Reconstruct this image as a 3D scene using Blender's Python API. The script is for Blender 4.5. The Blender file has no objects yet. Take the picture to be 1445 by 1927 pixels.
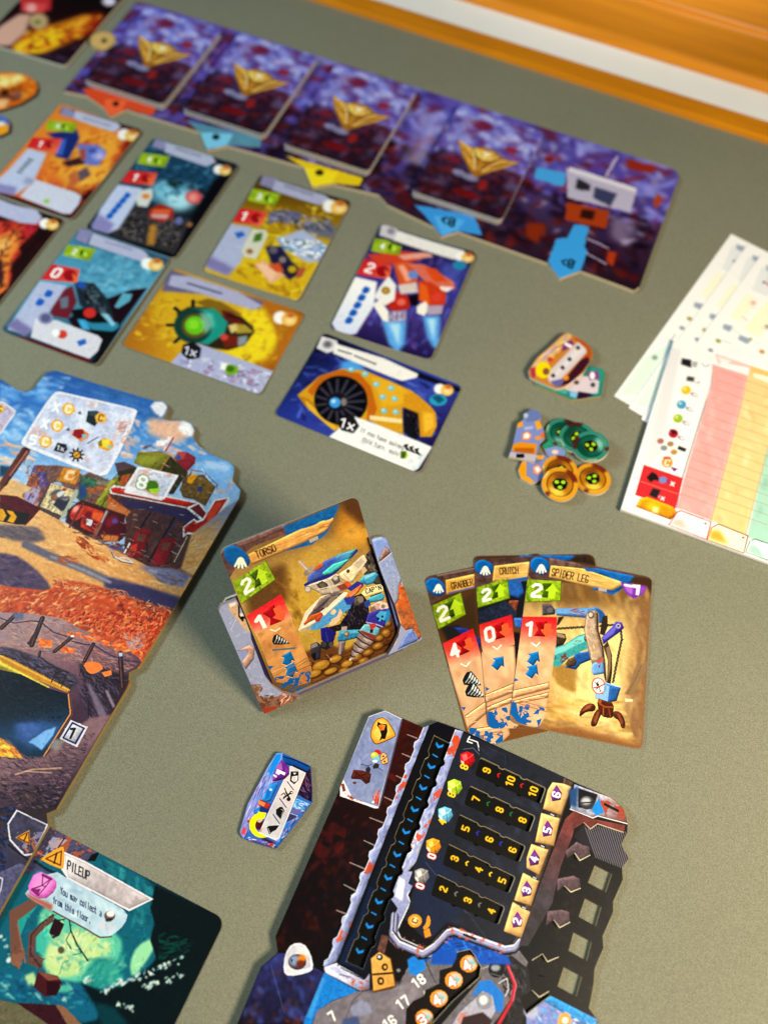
import bpy, bmesh, math, random
import numpy as np
from mathutils import Matrix, Vector
from mathutils.geometry import tessellate_polygon

# ------------------------------------------------------------------ camera, world, lamps, exposure
scene = bpy.context.scene
F_PX, PITCH, ROLL, CAM_H = 1529.94, 0.445428, 0.06468, 389.785      # pixels of the 1445x1927 frame, radians, mm
def _rot():
    c, s = math.cos(PITCH), math.sin(PITCH); rx = np.array([[1, 0, 0], [0, c, -s], [0, s, c]])
    c, s = math.cos(ROLL), math.sin(ROLL); rz = np.array([[c, -s, 0], [s, c, 0], [0, 0, 1]])
    return rx @ rz
ROT = _rot()
MM = 0.001
cam = bpy.data.cameras.new('camera'); cam_ob = bpy.data.objects.new('camera', cam)
scene.collection.objects.link(cam_ob); scene.camera = cam_ob
cam.sensor_fit = 'VERTICAL'; cam.sensor_height = 36.0; cam.lens = 36.0 * F_PX / 1927.0
cam.clip_start = 0.01; cam.clip_end = 20
cam_ob.matrix_world = Matrix.Translation((0, 0, CAM_H * MM)) @ Matrix([list(r) for r in ROT]).to_4x4()
cam.dof.use_dof = True; cam.dof.focus_distance = 0.378; cam.dof.aperture_fstop = cam.lens / 7.2

world = bpy.data.worlds.new('World'); scene.world = world; world.use_nodes = True
bg = world.node_tree.nodes['Background']; bg.inputs[0].default_value = (0.93, 0.97, 1.0, 1); bg.inputs[1].default_value = 0.06
def area_light(name, loc, target, size, power, col):
    l = bpy.data.lights.new(name, 'AREA'); l.shape = 'RECTANGLE'; l.size, l.size_y = size; l.energy = power; l.color = col
    o = bpy.data.objects.new(name, l); scene.collection.objects.link(o); o.location = loc
    o.rotation_euler = (Vector(target) - Vector(loc)).to_track_quat('-Z', 'Y').to_euler()
area_light('window_light', (-0.70, 0.30, 0.56), (0.0, 0.2, 0.0), (0.17, 0.17), 5.6, (0.72, 0.92, 1.0))
area_light('desk_lamp', (0.42, -0.15, 0.52), (0.22, 0.03, 0.0), (0.20, 0.20), 8.1, (1.0, 0.85, 0.62))
sp = bpy.data.lights.new('rail_fill_spot', 'SPOT'); sp.energy = 105; sp.spot_size = math.radians(21); sp.spot_blend = 1.0; sp.shadow_soft_size = .04; sp.color = (1.0, .95, .86)  # unseen spot added to brighten the far rail and white strip
sp_ob = bpy.data.objects.new('rail_fill_spot', sp); scene.collection.objects.link(sp_ob); sp_ob.location = (.55, 1.05, 1.25); sp_ob.rotation_euler = (Vector((.21, .80, 0)) - sp_ob.location).to_track_quat('-Z', 'Y').to_euler()
vs = scene.view_settings; vs.view_transform = 'Standard'; vs.look = 'None'; vs.gamma = 1.0; vs.use_curve_mapping = False
vs.exposure = 0.0
scene.cycles.use_denoising = True

# ------------------------------------------------------------------ photograph pixels -> real planes
CAM_O = np.array([0, 0, CAM_H])
def rays(px):
    px = np.atleast_2d(np.asarray(px, float))
    d = np.stack([(px[:, 0] - 722.5) / F_PX, -(px[:, 1] - 963.5) / F_PX, -np.ones(len(px))], 1)
    return d @ ROT.T
def on_plane(px, o, n):
    d = rays(px); t = ((np.asarray(o) - CAM_O) @ n) / (d @ n)
    return CAM_O + d * t[:, None]
def on_table(px, z=0.0):
    return on_plane(px, (0, 0, z), np.array([0, 0, 1.0]))[:, :2]
VIEW = dict(P=(0, 0, 1), V1=(380, 900, .3045), V2=(780, 1020, .3322), V3=(430, 1320, .2768), V4=(780, 1340, .3045), V5=(430, 1640, .2768),
            V6=(780, 1640, .3045), V7=(0, 1520, .3045), V8=(0, 1150, .3045), W1=(0, 680, .3253), W2=(0, 180, .26987), W3=(230, 320, .3114),
            W4=(510, 410, .2768), W5=(0, 0, .3322), W6=(320, 40, .3599), W7=(700, 140, .4152), W8=(930, 600, .18685), X1=(1130, 420, .218),
            X2=(1130, 720, .218), Y1=(0, 690, .25934), Y2=(220, 820, .17301), Y3=(540, 1000, .16609), Y4=(1020, 1100, .16604),
            Y5=(640, 1330, .17993), Y6=(440, 1400, .12457), Y7=(400, 1120, .16609), Y8=(640, 990, .14016))
def nums(s):
    if isinstance(s, str): s = [float(t) for t in s.replace(',', ' ').split()]
    return np.asarray(s, float).reshape(-1, 2)
def px(view, s):
    x0, y0, k = VIEW[view]; return nums(s) * k + (x0, y0)
def hexc(h):
    return np.array([int(h[i:i + 2], 16) for i in (0, 2, 4)], np.float32) / 255
def lerp(a, b, t): return a + (b - a) * t
def chaikin(p, n):
    for _ in range(n):
        q = np.roll(p, -1, 0); p = np.stack([p * .75 + q * .25, p * .25 + q * .75], 1).reshape(-1, 2)
    return p

# ------------------------------------------------------------------ frames (mm): O corner, U right, V up, N normal
class Frame:
    def __init__(s, O, U, V):
        s.O, s.U, s.V = (np.asarray(a, float) for a in (O, U, V)); s.N = np.cross(s.U, s.V)
    def local(s, pxs, off=0.0):
        w = on_plane(pxs, s.O + s.N * off, s.N) - s.O
        return np.stack([w @ s.U, w @ s.V], 1)
    def matrix(s, off=0.0):
        o = (s.O + s.N * off) * MM
        return Matrix(((s.U[0], s.V[0], s.N[0], o[0]), (s.U[1], s.V[1], s.N[1], o[1]), (s.U[2], s.V[2], s.N[2], o[2]), (0, 0, 0, 1)))
def flat_frame(x, y, ang, z):
    c, s = math.cos(ang), math.sin(ang)
    return Frame((x, y, z), (c, s, 0), (-s, c, 0))
def rect_frame(cx, cy, ang, w, h, z):
    f = flat_frame(cx, cy, ang, z); f.O = f.O - f.U * w / 2 - f.V * h / 2; return f

# ------------------------------------------------------------------ a small painter for the printed faces
RNG = np.random.default_rng(7)
def vnoise(h, w, cell, rng, octaves=3):
    out = np.zeros((h, w), np.float32); amp = 1.0; tot = 0
    for o in range(octaves):
        c = max(1.0, cell / 2 ** o); gh, gw = int(h / c) + 3, int(w / c) + 3
        g = rng.random((gh, gw)).astype(np.float32)
        yy = np.arange(h) / c; xx = np.arange(w) / c; y0 = yy.astype(int); x0 = xx.astype(int)
        fy = (yy - y0).astype(np.float32)[:, None]; fx = (xx - x0).astype(np.float32)[None]; fy = fy * fy * (3 - 2 * fy); fx = fx * fx * (3 - 2 * fx)
        r0 = g[y0]; r1 = g[y0 + 1]; a = r0[:, x0]; b = r0[:, x0 + 1]; cc = r1[:, x0]; d = r1[:, x0 + 1]
        out += amp * ((a * (1 - fx) + b * fx) * (1 - fy) + (cc * (1 - fx) + d * fx) * fy); tot += amp; amp *= .55
    return out / tot
def box_blur(m, r):
    r = int(round(r))
    if r < 1: return m
    for ax in (0, 1):
        for _ in range(2):
            p = np.pad(m, [(r + 1, r) if i == ax else (0, 0) for i in range(m.ndim)], mode='edge'); c = np.cumsum(p, ax, dtype=np.float64)
            n = m.shape[ax]; hi = np.take(c, np.arange(2 * r + 1, 2 * r + 1 + n), ax); lo = np.take(c, np.arange(0, n), ax)
            m = ((hi - lo) / (2 * r + 1)).astype(np.float32)
    return m
# stroke letters on a 4 x 6 grid
GLYPH = {'A': '002640 1232', 'B': '00063645443303 3342413000', 'C': '4536160501103041', 'D': '00062644422000', 'E': '46060040 0333', 'F': '460600 0333',
 'G': '45361605011030414222', 'H': '0006 4046 0343', 'I': '2026', 'K': '0006 4602 1340', 'L': '060040', 'M': '0006234640', 'N': '00064046', 'O': '051636454130100105',
 'P': '00063645443303', 'R': '00063645443303 2340', 'S': '453616050413334241301001', 'T': '0646 2026', 'U': '060110304146', 'X': '0046 0640', 'Y': '0623 4623 2320',
 '0': '051636454130100105', '1': '052620', '2': '0516364544010040', '3': '05163645443313 334241301001', '4': '30360242', '5': '4606033342413000', '6': '453616050110304142331302', '7': '064620',
 '8': '13040516364544331302011030414233', '9': '01103041453616050413 1343', "'": '2624', '-': '0343', '%': '0046 0506161505 3031414030', '/': '0046', '!': '2622 2120', '.': '2021', '<': '350331', '>': '153311', ',': '2110', 'x': '0044 0440',
 'a': '14344340 4212011040', 'c': '4334140301103041', 'e': '024243341403011040', 'f': '362520 0434', 'g': '4334140302113142 44413010', 'h': '0006 0314344340', 'i': '2024 2526', 'l': '2620', 'm': '0004 03142320 23344340',
 'n': '0004 0314344340', 'o': '010314344341301001', 'p': '0004 0434434130', 'r': '0004 021434', 's': '43341403123241301001', 't': '16112030 0434', 'u': '0401103041 4440', 'v': '042044', 'y': '0422 4410', 'd': '4640 401001031444'}
def glyph_segs(ch):
    segs = []
    for part in GLYPH.get(ch, '').split(' '):
        d = [int(k) for k in part]; pts = [(d[i], d[i + 1]) for i in range(0, len(d) - 1, 2)]; segs += list(zip(pts[:-1], pts[1:]))
    return segs
class Canvas:
    def __init__(s, frame, w, h, res, base='808080', seed=1):
        s.f, s.w, s.h, s.res = frame, w, h, res
        s.W, s.H = max(4, int(round(w * res))), max(4, int(round(h * res)))
        s.a = np.ones((s.H, s.W, 3), np.float32) * hexc(base); s.vw = 'P'; s.rng = np.random.default_rng(seed); s.bev = .8
    def view(s, v): s.vw = v; return s
    def P(s, p):
        p = nums(p)
        if s.vw is None: return p * s.res
        return s.f.local(px(s.vw, p)) * s.res
    def k(s, x, y):
        q = s.P([x - 2, y, x + 2, y, x, y - 2, x, y + 2]); return (np.hypot(*(q[1] - q[0])) + np.hypot(*(q[3] - q[2]))) / 8
    def cover(s, q, pad=0):
        x0, y0 = np.floor(q.min(0)).astype(int) - 1 - pad; x1, y1 = np.ceil(q.max(0)).astype(int) + 1 + pad
        x0, y0, x1, y1 = max(x0, 0), max(y0, 0), min(x1, s.W), min(y1, s.H)
        if x1 <= x0 or y1 <= y0: return None
        n = 2; ys = y0 + (np.arange((y1 - y0) * n) + .5) / n; X1 = np.arange(x0, x1) + 1.0
        acc = np.zeros((len(ys), x1 - x0), np.float32)
        for (ax, ay), (bx, by) in zip(q, np.roll(q, -1, 0)):
            if ay == by: continue
            sg = 1.0 if by > ay else -1.0; lo, hi = (ay, by) if by > ay else (by, ay)
            i0, i1 = np.searchsorted(ys, (lo, hi))
            if i1 <= i0: continue
            xc = ax + (ys[i0:i1] - ay) * ((bx - ax) / (by - ay))
            acc[i0:i1] += sg * np.clip(X1[None] - xc[:, None], 0, 1)
        m = np.minimum(np.abs(acc), 1).reshape(-1, n, x1 - x0).mean(1)
        return (slice(y0, y1), slice(x0, x1)), m
    def put(s, sl, m, col):
        t = s.a[sl]; t += (col - t) * m[..., None]
    def colour(s, col, g, sl):
        if isinstance(col, str): return hexc(col)
        cs = [hexc(c) for c in col]; (ax, ay), (bx, by) = s.P(g)
        yy, xx = np.mgrid[sl[0].start:sl[0].stop, sl[1].start:sl[1].stop]
        t = np.clip(((xx - ax) * (bx - ax) + (yy - ay) * (by - ay)) / ((bx - ax) ** 2 + (by - ay) ** 2 + 1e-9), 0, 1) * (len(cs) - 1)
        i = np.minimum(t.astype(int), len(cs) - 2); f = (t - i)[..., None].astype(np.float32); C = np.array(cs)
        return C[i] * (1 - f) + C[i + 1] * f
    def poly(s, p, col, a=1.0, soft=0, g=None, sm=0, ol=None, ow=2, tex=0, cell=14):
        p = nums(p)
        if sm: p = chaikin(p, sm)
        q = s.P(p); kk = s.k(*p.mean(0)); r = soft * kk
        c = s.cover(q, int(r * 2) + 1 if soft else 0)
        if c is None: return s
        sl, m = c
        if soft: m = box_blur(m, r)
        C = s.colour(col, g, sl)
        if tex:
            n = vnoise(m.shape[0], m.shape[1], max(2, cell * kk), s.rng)[..., None]; C = np.clip(C * (1 + (n - .5) * 2 * tex), 0, 1)
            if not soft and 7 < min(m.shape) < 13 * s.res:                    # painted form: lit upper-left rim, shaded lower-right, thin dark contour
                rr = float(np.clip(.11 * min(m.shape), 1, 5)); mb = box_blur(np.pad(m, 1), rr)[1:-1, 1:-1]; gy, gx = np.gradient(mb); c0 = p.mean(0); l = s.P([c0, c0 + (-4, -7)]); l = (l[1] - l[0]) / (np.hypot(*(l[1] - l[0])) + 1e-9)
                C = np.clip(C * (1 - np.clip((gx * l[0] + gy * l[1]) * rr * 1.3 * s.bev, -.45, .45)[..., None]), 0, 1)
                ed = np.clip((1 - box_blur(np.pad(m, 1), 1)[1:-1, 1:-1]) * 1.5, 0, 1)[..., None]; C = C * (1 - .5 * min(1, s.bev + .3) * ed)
        s.put(sl, m * a, C)
        if ol: s.line(np.vstack([p, p[:1]]), ow, ol)
        return s
    def fill(s, col, g=None, a=1.0):
        sl = (slice(0, s.H), slice(0, s.W)); s.put(sl, np.full((s.H, s.W), a, np.float32), s.colour(col, g, sl)); return s
    def ell(s, x, y, rx, ry, col, rot=0, **kw):
        t = np.linspace(0, 2 * math.pi, 29)[:-1]; c, si = math.cos(math.radians(rot)), math.sin(math.radians(rot))
        ex, ey = rx * np.cos(t), ry * np.sin(t); return s.poly(np.stack([x + ex * c - ey * si, y + ex * si + ey * c], 1), col, **kw)
    def segs(s, S, wid, col, a=1.0, soft=.5):
        S = np.asarray(S, float).reshape(-1, 4); R = wid / 2 + soft + 1
        x0 = max(int(min(S[:, 0].min(), S[:, 2].min()) - R), 0); x1 = min(int(max(S[:, 0].max(), S[:, 2].max()) + R) + 1, s.W)
        y0 = max(int(min(S[:, 1].min(), S[:, 3].min()) - R), 0); y1 = min(int(max(S[:, 1].max(), S[:, 3].max()) + R) + 1, s.H)
        if x1 <= x0 or y1 <= y0: return
        yy, xx = np.mgrid[y0:y1, x0:x1] + .5; D = np.full(xx.shape, 1e9)
        for ax, ay, bx, by in S:
            i0 = max(int(min(ay, by) - R) - y0, 0); i1 = min(int(max(ay, by) + R) + 1 - y0, y1 - y0); j0 = max(int(min(ax, bx) - R) - x0, 0); j1 = min(int(max(ax, bx) + R) + 1 - x0, x1 - x0)
            if i1 <= i0 or j1 <= j0: continue
            X, Y = xx[i0:i1, j0:j1], yy[i0:i1, j0:j1]; dx, dy = bx - ax, by - ay; L = dx * dx + dy * dy + 1e-9
            t = np.clip(((X - ax) * dx + (Y - ay) * dy) / L, 0, 1); d = np.hypot(X - ax - t * dx, Y - ay - t * dy)
            D[i0:i1, j0:j1] = np.minimum(D[i0:i1, j0:j1], d)
        m = np.clip((wid / 2 - D) / (2 * soft) + .5, 0, 1).astype(np.float32) * a
        s.put((slice(y0, y1), slice(x0, x1)), m, hexc(col))
    def line(s, p, wid, col, a=1.0, soft=0):
        p = nums(p); q = s.P(p); kk = s.k(*p.mean(0))
        s.segs(np.hstack([q[:-1], q[1:]]), max(wid * kk, .6), col, a, max(.5, soft * kk)); return s
    def txt(s, t, x, y, h, d, col, wt=.17, sx=1.0, up=None, ol=None, ow=0):
        d = np.array(d, float); d /= np.hypot(*d); u = np.array((d[1], -d[0])) if up is None else np.array(up, float) / np.hypot(*up)
        adv = h * .9 * sx; cw = h * .64 * sx; n = len(t); S = []
        for i, ch in enumerate(t):
            ox = (i - n / 2) * adv + (adv - cw) / 2
            for (ax, ay), (bx, by) in glyph_segs(ch):
                A = np.array((x, y)) + d * (ox + ax / 4 * cw) + u * (ay / 6 - .5) * h; B = np.array((x, y)) + d * (ox + bx / 4 * cw) + u * (by / 6 - .5) * h
                S += [A, B]
        if not S: return s
        q = s.P(np.array(S)).reshape(-1, 4); kk = s.k(x, y)
        if ol: s.segs(q, (wt * h + 2 * ow) * kk, ol)
        s.segs(q, wt * h * kk, col); return s
    def strokes(s, p, n, cols, L, W, ang, jit=.35, a=.85, bend=.25):
        p = nums(p); q = s.P(p); c = s.cover(q)
        if c is None: return s
        (sy, sx_), m = c; ii, jj = np.nonzero(m > .5)
        if len(ii) == 0: return s
        kk = s.k(*p.mean(0)); pick = s.rng.integers(0, len(ii), n); C = [hexc(k) for k in cols]
        # direction of the view angle on the canvas
        o = s.P([p.mean(0), p.mean(0) + 10 * np.array([math.cos(math.radians(ang)), math.sin(math.radians(ang))])]); base = math.atan2(*(o[1] - o[0])[::-1])
        for t in pick:
            cx, cy = jj[t] + sx_.start + .5, ii[t] + sy.start + .5; th = base + s.rng.normal(0, jit); l = L * kk * s.rng.uniform(.4, 1.2) / 2; w = max(.5, W * kk * s.rng.uniform(.5, 1.2) / 2)
            b = s.rng.uniform(-bend, bend) * l; e = np.array([[-l, 0], [-.4 * l, w + b], [.5 * l, w * .8 + b], [l, 0], [.4 * l, -w + b], [-.5 * l, -w * .7 + b]]); ct, st = math.cos(th), math.sin(th)
            e = np.stack([cx + e[:, 0] * ct - e[:, 1] * st, cy + e[:, 0] * st + e[:, 1] * ct], 1); k2 = s.cover(e)
            if k2 is None: continue
            sl, mm = k2; sub = np.zeros_like(mm)
            ya, yb = max(sl[0].start, sy.start), min(sl[0].stop, sy.stop); xa, xb = max(sl[1].start, sx_.start), min(sl[1].stop, sx_.stop)
            if yb <= ya or xb <= xa: continue
            sub[ya - sl[0].start:yb - sl[0].start, xa - sl[1].start:xb - sl[1].start] = m[ya - sy.start:yb - sy.start, xa - sx_.start:xb - sx_.start]
            s.put(sl, mm * sub * a, np.clip(C[s.rng.integers(len(C))] * s.rng.uniform(.88, 1.12), 0, 1))
        if a <= .6 and W >= 16:                                  # broad thin paint runs together
            t = s.a[sy, sx_]; t += (box_blur(t, max(1, W * kk * .22)) - t) * m[..., None]
        return s
    def dab(s, n, L=1.6, W=.5, a=.5, amp=.3, ang=None):          # small brush dabs that pick up and vary the paint beneath them (mm)
        src = s.a.copy(); xs = s.rng.uniform(0, s.W - 1, n); ys = s.rng.uniform(0, s.H - 1, n); th = s.rng.uniform(0, math.pi, n) if ang is None else s.rng.normal(ang, .5, n)
        for x, y, t in zip(xs, ys, th):
            l = L * s.res * s.rng.uniform(.4, 1.1) / 2; w = max(.6, W * s.res * s.rng.uniform(.5, 1.1) / 2); c, si = math.cos(t), math.sin(t); e = np.array([[-l, 0], [-.3 * l, w], [.5 * l, w * .8], [l, 0], [.4 * l, -w], [-.5 * l, -w * .7]])
            k = s.cover(np.stack([x + e[:, 0] * c - e[:, 1] * si, y + e[:, 0] * si + e[:, 1] * c], 1))
            if k is not None: s.put(k[0], k[1] * a, np.clip(src[int(y), int(x)] * s.rng.uniform(1 - amp, 1 + amp) + s.rng.normal(0, .02, 3), 0, 1))
        return s
    def blur(s, mm): s.a = box_blur(s.a, mm * s.res); return s
    def blot(s, p, col, cell, th=.55, a=.9, sharp=14):
        p = nums(p); c = s.cover(s.P(p))
        if c is None: return s
        sl, m = c; n = vnoise(m.shape[0], m.shape[1], max(2, cell * s.k(*p.mean(0))), s.rng, 4)
        lo, hi = np.quantile(n, [.02, .98]); n = (n - lo) / (hi - lo + 1e-6); s.put(sl, m * np.clip((n - th) * sharp, 0, 1) * a, hexc(col)); return s
    def mottle(s, amp=.12, cell=3.0):
        n = vnoise(s.H, s.W, cell * s.res, s.rng, 4); s.a *= (1 + (n - .5) * 2 * amp)[..., None]; np.clip(s.a, 0, 1, out=s.a); return s
    def warp(s, amp=.35, cell=2.0):
        dx = (vnoise(s.H, s.W, cell * s.res, s.rng) - .5) * 2 * amp * s.res; dy = (vnoise(s.H, s.W, cell * s.res, s.rng) - .5) * 2 * amp * s.res
        yy, xx = np.mgrid[0:s.H, 0:s.W]; s.a = s.a[np.clip(np.rint(yy + dy), 0, s.H - 1).astype(int), np.clip(np.rint(xx + dx), 0, s.W - 1).astype(int)].copy(); return s

# ------------------------------------------------------------------ materials
def lin(h):
    c = hexc(h); return tuple(np.where(c <= .04045, c / 12.92, ((c + .055) / 1.055) ** 2.4)) + (1.0,)
def new_mat(name):
    m = bpy.data.materials.new(name); m.use_nodes = True; nt = m.node_tree; return m, nt, nt.nodes['Principled BSDF']
def ln(nt, a, b): nt.links.new(a, b)
def add_bump(nt, b, scale, dist, strength, kind='noise'):
    tc = nt.nodes.new('ShaderNodeTexCoord')
    if kind == 'noise': t = nt.nodes.new('ShaderNodeTexNoise'); t.inputs['Scale'].default_value = scale; t.inputs['Detail'].default_value = 2; out = t.outputs[0]
    else: t = nt.nodes.new('ShaderNodeTexVoronoi'); t.inputs['Scale'].default_value = scale; out = t.outputs['Distance']
    ln(nt, tc.outputs['Object'], t.inputs['Vector']); bp = nt.nodes.new('ShaderNodeBump'); bp.inputs['Strength'].default_value = strength; bp.inputs['Distance'].default_value = dist
    ln(nt, out, bp.inputs['Height']); ln(nt, bp.outputs[0], b.inputs['Normal'])
def plain_mat(name, col, rough=.8, var=.12, scale=400, bump=0):
    m, nt, b = new_mat(name); tc = nt.nodes.new('ShaderNodeTexCoord'); t = nt.nodes.new('ShaderNodeTexNoise'); t.inputs['Scale'].default_value = scale; t.inputs['Detail'].default_value = 4
    ln(nt, tc.outputs['Object'], t.inputs['Vector']); mx = nt.nodes.new('ShaderNodeMix'); mx.data_type = 'RGBA'
    c = np.array(lin(col)[:3]); mx.inputs[6].default_value = (*np.clip(c * (1 - var), 0, 1), 1); mx.inputs[7].default_value = (*np.clip(c * (1 + var), 0, 1), 1)
    ln(nt, t.outputs[0], mx.inputs[0]); ln(nt, mx.outputs[2], b.inputs['Base Color']); b.inputs['Roughness'].default_value = rough
    if bump: add_bump(nt, b, scale, bump, .5)
    return m
PRINT_GAIN = 0.9
def ink(a):                                                      # printing inks: a little more saturated and contrasty
    a = a + .3 * (a - box_blur(a, 2)); l = a.mean(-1, keepdims=True); a = l + (a - l) * .93; return np.clip((a - .5) * 1.17 + .485, 0, 1)
def print_mat(name, cv, rough=.45, spec=.16):
    img = bpy.data.images.new(name + '_print', cv.W, cv.H, alpha=False); buf = np.ones((cv.H, cv.W, 4), np.float32); buf[..., :3] = ink(cv.a)
    img.pixels.foreach_set(buf.ravel()); img.update(); img.pack()
    m, nt, b = new_mat(name + '_print'); t = nt.nodes.new('ShaderNodeTexImage'); t.image = img; t.extension = 'EXTEND'
    g = nt.nodes.new('ShaderNodeMix'); g.data_type = 'RGBA'; g.blend_type = 'MULTIPLY'; g.inputs[0].default_value = 1; g.inputs[7].default_value = (PRINT_GAIN,) * 3 + (1,)
    ln(nt, t.outputs[0], g.inputs[6]); ln(nt, g.outputs[2], b.inputs['Base Color']); b.inputs['Roughness'].default_value = rough; b.inputs['Specular IOR Level'].default_value = spec
    add_bump(nt, b, 2600, .00006, .35); return m
EDGE_GREY = plain_mat('paper_edge', 'b9b4a8', .8, .1, 3000)
EDGE_KRAFT = plain_mat('greyboard_edge', 'a4936a', .85, .18, 1500)
EDGE_OLIVE = plain_mat('board_edge', '8d7a3c', .85, .2, 1500)
EDGE_DARK = plain_mat('dark_card_edge', '3a362e', .85, .2, 1500)
EDGE_LIGHT = plain_mat('light_card_edge', 'cfc7b4', .85, .12, 1500)

# ------------------------------------------------------------------ geometry
COL = scene.collection
def tag(o, label=None, cat=None, group=None, kind=None):
    for k, v in (('label', label), ('category', cat), ('group', group), ('kind', kind)):
        if v: o[k] = v
    return o
def link(name, me, parent=None):
    o = bpy.data.objects.new(name, me); COL.objects.link(o)
    if parent is not None: o.parent = parent
    return o
def empty(name, loc=(0, 0, 0)):
    o = bpy.data.objects.new(name, None); COL.objects.link(o); o.location = loc; o.empty_display_size = .01; return o
def prism_mesh(name, loops, t, cv=None, top_mat=None, side_mat=None, chamfer=0.0):
    """loops: outer + holes in frame mm; solid from 0 to t along the normal; the print lies on the top face"""
    L = []
    for i, l in enumerate(loops):
        l = np.asarray(l, float); x, y = l.T; area = (x * np.roll(y, -1) - np.roll(x, -1) * y).sum()
        if (area > 0) != (i == 0): l = l[::-1]
        L.append(l)
    flat = np.vstack(L); n = len(flat); tris = tessellate_polygon([[Vector((p[0], p[1], 0)) for p in l] for l in L])
    V = np.vstack([np.c_[flat, np.full(n, t)], np.c_[flat, np.zeros(n)]]) * MM; faces = []; mi = []
    for a, b, c in tris:
        pa, pb, pc = flat[a], flat[b], flat[c]
        if (pb[0] - pa[0]) * (pc[1] - pa[1]) - (pb[1] - pa[1]) * (pc[0] - pa[0]) < 0: b, c = c, b
        faces += [(a, b, c), (n + a, n + c, n + b)]; mi += [0, 1]
    o = 0
    for l in L:
        k = len(l)
        for i in range(k): j = (i + 1) % k; faces.append((o + i, n + o + i, n + o + j, o + j)); mi.append(1)
        o += k
    me = bpy.data.meshes.new(name); me.from_pydata(V.tolist(), [], faces); me.materials.append(top_mat); me.materials.append(side_mat)
    me.polygons.foreach_set('material_index', mi)
    if cv is not None:
        uv = me.uv_layers.new(name='print'); vi = np.zeros(len(me.loops), np.int32); me.loops.foreach_get('vertex_index', vi)
        c = V[vi][:, :2] / MM / np.array([cv.w, cv.h]); uv.data.foreach_set('uv', c.astype(np.float32).ravel())
    me.update(); return me
def round_rect(w, h, r, n=5):
    P = []
    for cx, cy, a0 in ((w - r, r, -90), (w - r, h - r, 0), (r, h - r, 90), (r, r, 180)):
        for i in range(n + 1): a = math.radians(a0 + 90 * i / n); P.append((cx + r * math.cos(a), cy + r * math.sin(a)))
    return P
def bow(me, w, h, rise):
    """bend a flat card a little, long edges up, as cards that came out of a deck do"""
    bm = bmesh.new(); bm.from_mesh(me); n = 8; ax = 0 if w < h else 1; L = (w, h)[ax]
    for i in range(1, n):
        co = [0, 0, 0]; co[ax] = L * i / n * MM; no = [0, 0, 0]; no[ax] = 1; bmesh.ops.bisect_plane(bm, geom=bm.verts[:] + bm.edges[:] + bm.faces[:], dist=1e-7, plane_co=co, plane_no=no)
    for v in bm.verts: v.co.z += rise * MM * (2 * v.co[ax] / (L * MM) - 1) ** 2
    bm.to_mesh(me); bm.free(); me.update()
def place(o, frame, off): o.matrix_world = frame.matrix(off); return o
def card(name, cv, label, cat, t=.36, r=3.2, rough=.42, group=None, edge=None, parent=None):
    if group == 'market cards in rows':                          # thin card never lies dead flat: one edge or corner lifts a little
        cv.dab(1200, 2.6, .8, .3, .3); l = cv.a.mean(-1, keepdims=True); cv.a = l + (cv.a - l) * .93
        a, b = cv.rng.uniform(-.008, .008, 2); f = cv.f; n = f.N - f.U * a - f.V * b; n /= np.linalg.norm(n); U = f.U - n * (f.U @ n); U /= np.linalg.norm(U); V = np.cross(n, U)
        O = f.O.copy(); O[2] += .02 + max(0, -(U[2] * cv.w)) + max(0, -(V[2] * cv.h)); cv.f = Frame(O, U, V)
    me = prism_mesh(name, [round_rect(cv.w, cv.h, r)], t, cv, print_mat(name, cv, rough), edge or EDGE_GREY); 
    if group == 'market cards in rows': bow(me, cv.w, cv.h, cv.rng.uniform(.5, 1.0))
    o = link(name, me, parent); place(o, cv.f, -t)
    if parent is None: tag(o, label, cat, group)
    return o
def board_canvas(outline_px, z, ang, res, base, seed=1, pad=1.0):
    w = on_table(outline_px, z); c, s = math.cos(ang), math.sin(ang); l = np.stack([w[:, 0] * c + w[:, 1] * s, -w[:, 0] * s + w[:, 1] * c], 1)
    lo = l.min(0) - pad; hi = l.max(0) + pad; o = (lo[0] * c - lo[1] * s, lo[0] * s + lo[1] * c)
    return Canvas(flat_frame(o[0], o[1], ang, z), *(hi - lo), res, base, seed)
def piece(name, cv, loops_px, t, label=None, cat=None, rough=.42, edge=None, parent=None, group=None, mat=None):
    loops = [cv.f.local(l) for l in loops_px]
    me = prism_mesh(name, loops, t, cv, mat or print_mat(name, cv, rough), edge or EDGE_KRAFT); o = link(name, me, parent); place(o, cv.f, -t)
    if parent is None: tag(o, label, cat, group)
    return o

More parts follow.
